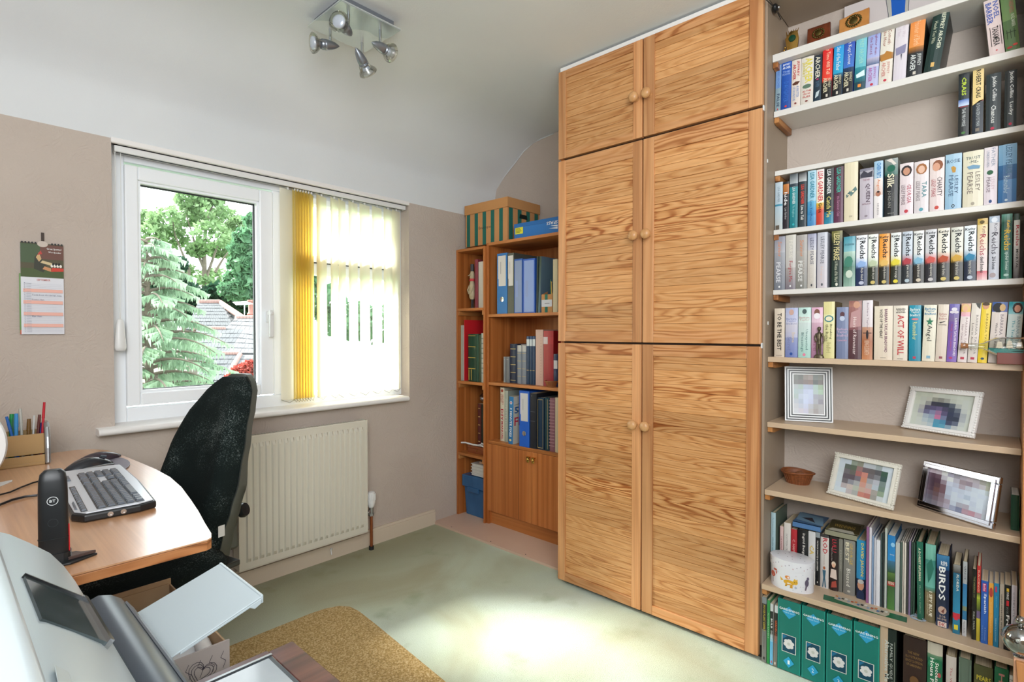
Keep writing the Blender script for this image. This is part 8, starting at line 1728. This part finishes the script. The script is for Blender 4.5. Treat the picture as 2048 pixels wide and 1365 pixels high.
# wavy raised half of the plate
wv = [(1.000, 1.727), (1.255, 1.727)]
wave = []
for k in range(25):
    t = k/24; x = 1.255 - .255*t; y = 1.727 + .08 + .095*t + .014*sin(t*13.0)
    wave.append((x, min(y, 1.975)))
MB().prism([(x, y, 2.3178) for x, y in [(1.001, 1.728), (1.254, 1.728)] + wave], (0, 0, -.003)).build('wave_plate', mat('darker_satin_plate', '#a9b3b4', .3, .5), lf, world=True)
BULB = mat('pearl_reflector', '#c4ccd8', .22, .35)
heads = [((885, 205), (940, 540), (730, 315)), ((608, 445), (755, 705), (330, 650)), ((1092, 650), (990, 715), (1195, 1120)), ((1365, 445), (1235, 640), (1540, 810))]
for st_, tp, ln_ in heads:
    S0 = at(580+st_[0]/7.585, st_[1]/7.585, 2, 2.317); 
    tip = at(580+tp[0]/7.585, tp[1]/7.585, 2, 2.245); d_ = ray(580+ln_[0]/7.585, ln_[1]/7.585).normalized()
    # point on the sight line 0.105 from the tip
    b_ = d_.dot(tip - CAM); c2 = (tip - CAM).length_squared - .108**2; disc_ = b_*b_ - c2
    if disc_ > 0:
        tA = b_ - sqrt(disc_); tB = b_ + sqrt(disc_); PA = CAM + d_*tA; PB = CAM + d_*tB; P_ = PA if abs(PA.z - 2.235) < abs(PB.z - 2.235) else PB
    else: P_ = CAM + d_*b_
    ax = (P_ - tip).normalized(); side_ = ax.cross(Vector((0, 0, 1))).normalized(); M = basis(tip, side_, side_.cross(ax) * -1, ax)
    M = basis(tip, side_, ax.cross(side_), ax)
    hd_ = MB().lathe([(0, 0), (.006, .008), (.012, .020), (.0165, .036), (.019, .052), (.0195, .060), (.0178, .062), (.0195, .064), (.0178, .066), (.0195, .068), (.0178, .071), (.0170, .074)], 20, M).build('lamp_head', GUN, lf, 60, world=True)
    J = tip + ax*.040; K_ = Vector((S0.x, S0.y, 2.318)); 
    MB().cyl(tuple(K_), (K_.x, K_.y, J.z+.016), .0052, seg=12).cyl((K_.x, K_.y, J.z+.018), tuple(J), .006, .005, 10).build('stem', CHROME, lf, 50, world=True)
    MB().lathe([(.0, .072), (.008, .074), (.013, .080), (.0215, .096), (.024, .102), (.022, .107), (.012, .1105), (0, .1115)], 20, M).build('reflector_bulb', BULB, hd_, 60, world=True)
    MB().lathe([(.022, .082), (.033, .094), (.037, .103), (.0365, .105), (.031, .101), (.023, .088)], 24, M).build('glass_ring', RINGGL, hd_, 60, world=True)
    for sg in (0, 1):
        MB().tube([M @ Vector((.0185*(1-2*sg), 0, .062)), M @ Vector((.027*(1-2*sg), 0, .080)), M @ Vector((.034*(1-2*sg), 0, .106))], .0013, 6).build('ring_clip', SATIN, hd_, 60, world=True)

# ================================================================== OUTSIDE THE WINDOW
o = MB().box((-30, 3.2, -3.2), (60, 70, -3.0)).build('ground', noisy('lawn', '#5c7c44', '#48683a', 3, .9)); o['kind'] = 'structure'
def leaf_mat(name, c1, c2, sc=1.2):
    m = translucent(name, c1, c1, .35, .6); mp = coords(m); n = N(m, 'ShaderNodeTexNoise'); n.inputs['Scale'].default_value = sc; n.inputs['Detail'].default_value = 4
    L(m, mp.outputs[0], n.inputs['Vector']); r = ramp(m, [(.35, c1), (.65, c2)]); L(m, n.outputs['Fac'], r.inputs[0]); L(m, r.outputs[0], BS(m).inputs['Base Color']); return m
BARK = noisy('bark', '#6c6458', '#544c42', 4, .9)
def rnd(a, b): return random.uniform(a, b)
def leaves(centres, n, size, flat=1.0):
    V_ = []; F_ = []
    for i in range(n):
        c_, r_ = random.choice(centres); th = rnd(0, 2*pi); z = rnd(-1, 1); q = sqrt(1-z*z); rr = r_*rnd(.35, 1)**.5
        p = c_ + Vector((q*cos(th)*rr, q*sin(th)*rr, z*rr*.8*flat)); s = size*rnd(.6, 1.4)
        a = Vector((rnd(-1, 1), rnd(-1, 1), rnd(-1, 1))).normalized()*s; b = a.cross(Vector((rnd(-1, 1), rnd(-1, 1), rnd(-1, 1)))).normalized()*s*.6
        k = len(V_); V_ += [p-a, p+b, p+a, p-b]; F_.append((k, k+1, k+2, k+3))
    return MB().add(V_, F_)
def broad_tree(name, label, px, py_base, Y, blobs, n, size, mt, limbs, seed, cat='tree', group=None):
    random.seed(seed)
    base = at(px, 664, 1, Y); r = thing(name, label, cat, (base.x, Y, -3.0), (0, 0, 0), group)
    off = Vector((base.x, Y, -3.0)); cs = []
    for (bx, by, br, dy) in blobs:
        P = at(bx, by, 1, Y+dy); rad_ = br/FOC*Y*1.35; cs.append((P-off, rad_))
    leaves(cs, n, size, .9).build('foliage', mt, r)['kind'] = 'stuff'
    tb = MB(); 
    for k, pts_ in enumerate(limbs):
        P_ = [at(x, y, 1, Y) - off for x, y in pts_]; w0 = (.13 if k == 0 else .06)*Y/22; n_ = len(P_)
        tb.tube(P_, [w0*(1-.75*i/(n_-1)) for i in range(n_)], 7)
    tb.build('trunk', BARK, r, 60)
    return r
G_PALE = leaf_mat('pale_leaf', '#6b865c', '#87a274'); G_MID = leaf_mat('mid_leaf', '#4c7253', '#668c68'); G_DARK = leaf_mat('dark_leaf', '#23402f', '#33553f')
G_RED = leaf_mat('red_leaf', '#8a3c34', '#a04c42', 4); G_CON = leaf_mat('conifer_needle', '#7f9a80', '#9fb698', 2.5)
broad_tree('oak_tree', 'tall open-crowned oak tree with forked trunk beyond the roofs', 412, 0, 24, [(330, 440, 22, 0), (370, 430, 26, 1), (415, 425, 28, 0), (450, 440, 24, 1), (300, 470, 20, 0), (345, 475, 20, 1), (425, 470, 26, -1), (465, 470, 16, 0), (395, 500, 14, 0), (440, 500, 18, 1), (290, 440, 18, 1), (475, 450, 14, 0), (380, 400, 18, 0), (425, 395, 16, 0), (360, 545, 22, 1), (430, 560, 24, 1), (400, 575, 24, 0)], 6000, .11, G_PALE,
    [[(412, 760), (411, 640), (409, 560), (408, 500), (412, 450), (425, 410)], [(409, 540), (392, 500), (385, 470), (372, 430)], [(411, 560), (425, 520), (436, 490), (455, 460)], [(378, 640), (378, 540), (362, 500), (350, 470), (345, 440)], [(408, 505), (398, 480), (400, 440)], [(430, 545), (445, 520), (460, 500)]], 21)
broad_tree('oak_tree', 'leafy tree close to the right side of the open sash', 505, 0, 18, [(500, 480, 24, 0), (515, 520, 26, 0), (490, 530, 22, 0), (475, 560, 18, 1), (500, 570, 24, 0), (520, 600, 20, 0), (480, 500, 14, 0), (512, 445, 16, 0), (470, 585, 14, 0), (455, 580, 10, 0), (560, 520, 30, 0), (640, 600, 40, 0), (700, 640, 50, 0), (760, 650, 50, 0), (600, 560, 35, 0)], 9500, .13, G_MID,
    [[(520, 760), (516, 640), (508, 560), (500, 500), (505, 460)], [(512, 600), (490, 575), (470, 560)], [(510, 560), (530, 520), (540, 480)]], 22)
broad_tree('dark_tree', 'dark evergreen mass standing behind the grey roofs', 370, 0, 20, [(340, 560, 20, 0), (365, 590, 24, 0), (330, 610, 24, 0), (395, 600, 18, 0), (440, 590, 22, 0), (470, 615, 20, 0), (300, 580, 22, 0), (350, 530, 14, 0), (500, 625, 16, 0), (410, 625, 18, 0)], 7000, .13, G_DARK, [[(370, 760), (368, 600), (366, 540)]], 23)
broad_tree('red_maple', 'red-leaved maple bush in front of the roofs, above the chair', 485, 0, 9.0, [(485, 745, 16, 0), (500, 735, 14, 0), (468, 760, 14, 0), (510, 755, 16, 0), (485, 770, 18, 0), (515, 735, 10, 0)], 5200, .028, G_RED, [[(488, 860), (487, 790), (486, 750)], [(487, 780), (500, 750)]], 24, cat='bush')
broad_tree('garden_shrub', 'dark green shrubs at the foot of the conifer', 380, 0, 9.75, [(350, 775, 20, 0), (400, 778, 20, 0), (430, 785, 16, 0), (300, 790, 20, 0), (455, 790, 14, 0)], 3000, .035, G_DARK, [[(390, 900), (390, 790)]], 25, cat='bush')
# conifer with drooping sprays
random.seed(31)
CY = 7.6; cb0 = at(296, 664, 1, CY); con = thing('conifer', 'large pale-green conifer with drooping branches, left half of the window view', 'tree', (cb0.x, CY, -3.0))
off = Vector((cb0.x, CY, -3.0)); V_ = []; F_ = []; tb = MB().tube([(0, 0, 0), (.02, 0, 2.5), (0, 0, 4.6), (-.02, 0, 5.2)], [.10, .06, .035, .01], 8)
zt0 = at(292, 440, 1, CY).z + 3.0
nb = 150
for b in range(nb):
    f = b/nb; z = .8 + (zt0-1.0)*f; ln_ = (1.75*(1-f)**.75 + .16)*rnd(.75, 1.1); a = b*2.399 + rnd(-.2, .2)
    d = Vector((cos(a), sin(a), 0)); pts_ = []
    for k in range(8):
        t = k/7; pts_.append(Vector((0, 0, z)) + d*ln_*t + Vector((0, 0, .28*sin(t*2.2)*ln_*.5 - .22*t*t*ln_)))
    tb.tube(pts_, [.022*(1-.9*k/7)+.002 for k in range(8)], 5)
    for q in range(int(34*ln_) + 12):
        t = rnd(.12, 1); i_ = min(6, int(t*7)); p = pts_[i_].lerp(pts_[i_+1], t*7-i_) if i_ < 7 else pts_[7]
        side_ = Vector((-d.y, d.x, 0))*rnd(-1, 1); sl = .24*(1-.4*t)*rnd(.6, 1.2)
        dv = (d*.5 + side_*.9 + Vector((0, 0, -.22))).normalized()*sl
        p2 = p + dv; 
        for s_ in range(4):
            b0 = p.lerp(p2, s_/4); b1 = p.lerp(p2, (s_+1.1)/4); dr = Vector((rnd(-.02, .02), rnd(-.02, .02), -.085*rnd(.5, 1.2)))
            k = len(V_); V_ += [b0, b1, b1.lerp(b0, .4) + dr]; F_.append((k, k+1, k+2))
MB().add(V_, F_).build('foliage', G_CON, con)['kind'] = 'stuff'; tb.build('trunk', BARK, con, 60)['kind'] = 'stuff'
# houses: tiled roof slopes with real tile courses
TIL1 = noisy('grey_roof_tile', '#3a3e41', '#303437', 2, .7); TIL2 = noisy('pale_roof_tile', '#4c4e50', '#424446', 2, .7); RID = mat('pink_ridge_tile', '#7a6058', .7)
def slope(parent, bl, tl, tr_, br, rows, cols, mt, seed):
    random.seed(seed); mb = MB(); n_ = (tl-bl).cross(br-bl).normalized(); n_ = -n_ if n_.y > 0 else n_
    if n_.z < 0: n_ = -n_
    for i in range(rows):
        t0, t1 = i/rows, (i+1.12)/rows
        for j in range(cols + (i % 2)):
            s0 = max(0, (j - .5*(i % 2))/cols); s1 = min(1, (j + 1 - .5*(i % 2))/cols) - .004
            if s1 <= s0: continue
            f_ = lambda s, t, l: bl.lerp(br, s).lerp(tl.lerp(tr_, s), min(1.0, t)) + n_*l
            l0 = .018 + rnd(0, .008)
            A_ = [f_(s0, t0, l0), f_(s1, t0, l0), f_(s1, t1, .012), f_(s0, t1, .012)]; B_ = [f_(s0, t0, l0-.03), f_(s1, t0, l0-.03)]
            mb.add(A_ + B_, [(0, 1, 2, 3), (4, 5, 1, 0), (0, 3, 4), (1, 5, 2)])
    o_ = mb.build('roof_tiles', mt, parent, world=True); o_['kind'] = 'stuff'
    MB().add([bl - n_*.02, br - n_*.02, tr_ - n_*.02, tl - n_*.02, bl - n_*.2, br - n_*.2, tr_ - n_*.2, tl - n_*.2], [(0, 1, 2, 3), (4, 7, 6, 5), (0, 4, 5, 1), (1, 5, 6, 2), (2, 6, 7, 3), (3, 7, 4, 0)]).build('roof_deck', mat('dark_felt', '#4a4c4e', .9), parent, world=True)
def ridge(parent, a, b, r_=.10, n=14):
    mb = MB()
    for k in range(n): mb.cyl(tuple(a.lerp(b, k/n)), tuple(a.lerp(b, (k+.96)/n)), r_, r_*.94, 8)
    o_ = mb.build('ridge_tiles', RID, parent, 60, world=True); o_['kind'] = 'stuff'
Q = lambda px, py, Y: at(px, py, 1, Y)
h1 = thing('house', 'far house with a grey hipped tile roof between the trees', 'house', tuple(Q(430, 664, 16.5)[:2]) + (-3.0,))
slope(h1, Q(372, 660, 14.6), Q(396, 606, 17), Q(440, 606, 17), Q(470, 660, 14.6), 8, 16, TIL1, 41)
slope(h1, Q(470, 660, 14.6), Q(440, 606, 17), Q(441, 606, 17.1), Q(500, 645, 17), 7, 9, TIL1, 42)
ridge(h1, Q(396, 606, 17), Q(440, 606, 17)); ridge(h1, Q(440, 606, 17), Q(486, 637, 15.4), .09)
a_, b_ = Q(375, 662, 14.75), Q(468, 662, 14.75); MB().prism([(a_.x, 14.8, -3), (b_.x, 14.8, -3), (b_.x, 18.4, -3), (a_.x, 18.4, -3)], (0, 0, a_.z+2.95)).build('house_wall', noisy('render_wall', '#7c746c', '#706860', 2, .9), h1, world=True)
h2 = thing('house', 'nearer house with pale tiled roof slopes behind the red maple', 'house', tuple(Q(470, 664, 12)[:2]) + (-3.0,))
slope(h2, Q(392, 708, 11.6), Q(392, 660, 13.2), Q(487, 660, 13.2), Q(455, 708, 11.6), 5, 11, TIL1, 43)
slope(h2, Q(455, 708, 11.6), Q(487, 660, 13.2), Q(540, 668, 12.9), Q(540, 708, 11.6), 5, 11, TIL2, 44)
slope(h2, Q(450, 659, 13.3), Q(471, 637, 14.2), Q(560, 637, 14.2), Q(560, 668, 13.0), 3, 12, TIL2, 45)
slope(h2, Q(395, 775, 10.0), Q(400, 711, 11.5), Q(480, 711, 11.5), Q(440, 775, 10.0), 6, 9, TIL1, 46)
slope(h2, Q(440, 775, 10.0), Q(480, 711, 11.5), Q(545, 711, 11.5), Q(545, 775, 10.0), 6, 10, TIL2, 47)
ridge(h2, Q(385, 659, 13.25), Q(450, 659, 13.25), .07); ridge(h2, Q(400, 709, 11.55), Q(479, 709, 11.55), .06); ridge(h2, Q(471, 637, 14.2), Q(560, 636, 14.2), .07); ridge(h2, Q(480, 710, 11.5), Q(445, 768, 10.1), .05, 10)
a_, b_ = Q(398, 776, 10.2), Q(544, 776, 10.2); MB().prism([(a_.x, 10.2, -3), (b_.x, 10.2, -3), (b_.x+1.4, 14.6, -3), (a_.x+1.4, 14.6, -3)], (0, 0, a_.z+2.9)).build('house_wall', bpy.data.materials['render_wall'], h2, world=True)
chm = MB(); c0_ = Q(493, 636, 14.8); c1_ = Q(516, 628, 14.8); BRK = noisy('pink_chimney', '#885c50', '#7a5048', 5, .8)
MB().box((Q(494, 640, 14.6).x, 14.5, Q(494, 640, 14.6).z), (Q(520, 640, 14.6).x, 15.0, Q(500, 632, 14.6).z)).build('chimney_stack', BRK, h2, world=True)
pz = Q(503, 632, 14.75); MB().lathe([(.10, 0), (.11, .05), (.075, .10), (.075, .36), (.10, .38), (.10, .42), (.07, .42)], 14, Matrix.Translation(pz)).build('chimney_pot', BRK, h2, 40, world=True)
am = MB().cyl(tuple(Q(489, 645, 14.7)), tuple(Q(489, 606, 14.7)), .014, seg=6); a_, b_ = Q(470, 608, 14.7), Q(502, 606, 14.7); am.cyl(tuple(a_), tuple(b_), .010, seg=6)
for k in range(12):
    p = a_.lerp(b_, k/11); am.cyl((p.x, p.y-.12, p.z-.04), (p.x, p.y+.12, p.z+.05), .006, seg=4)
am.build('aerial', SATIN, h2, world=True)

flush_letters()
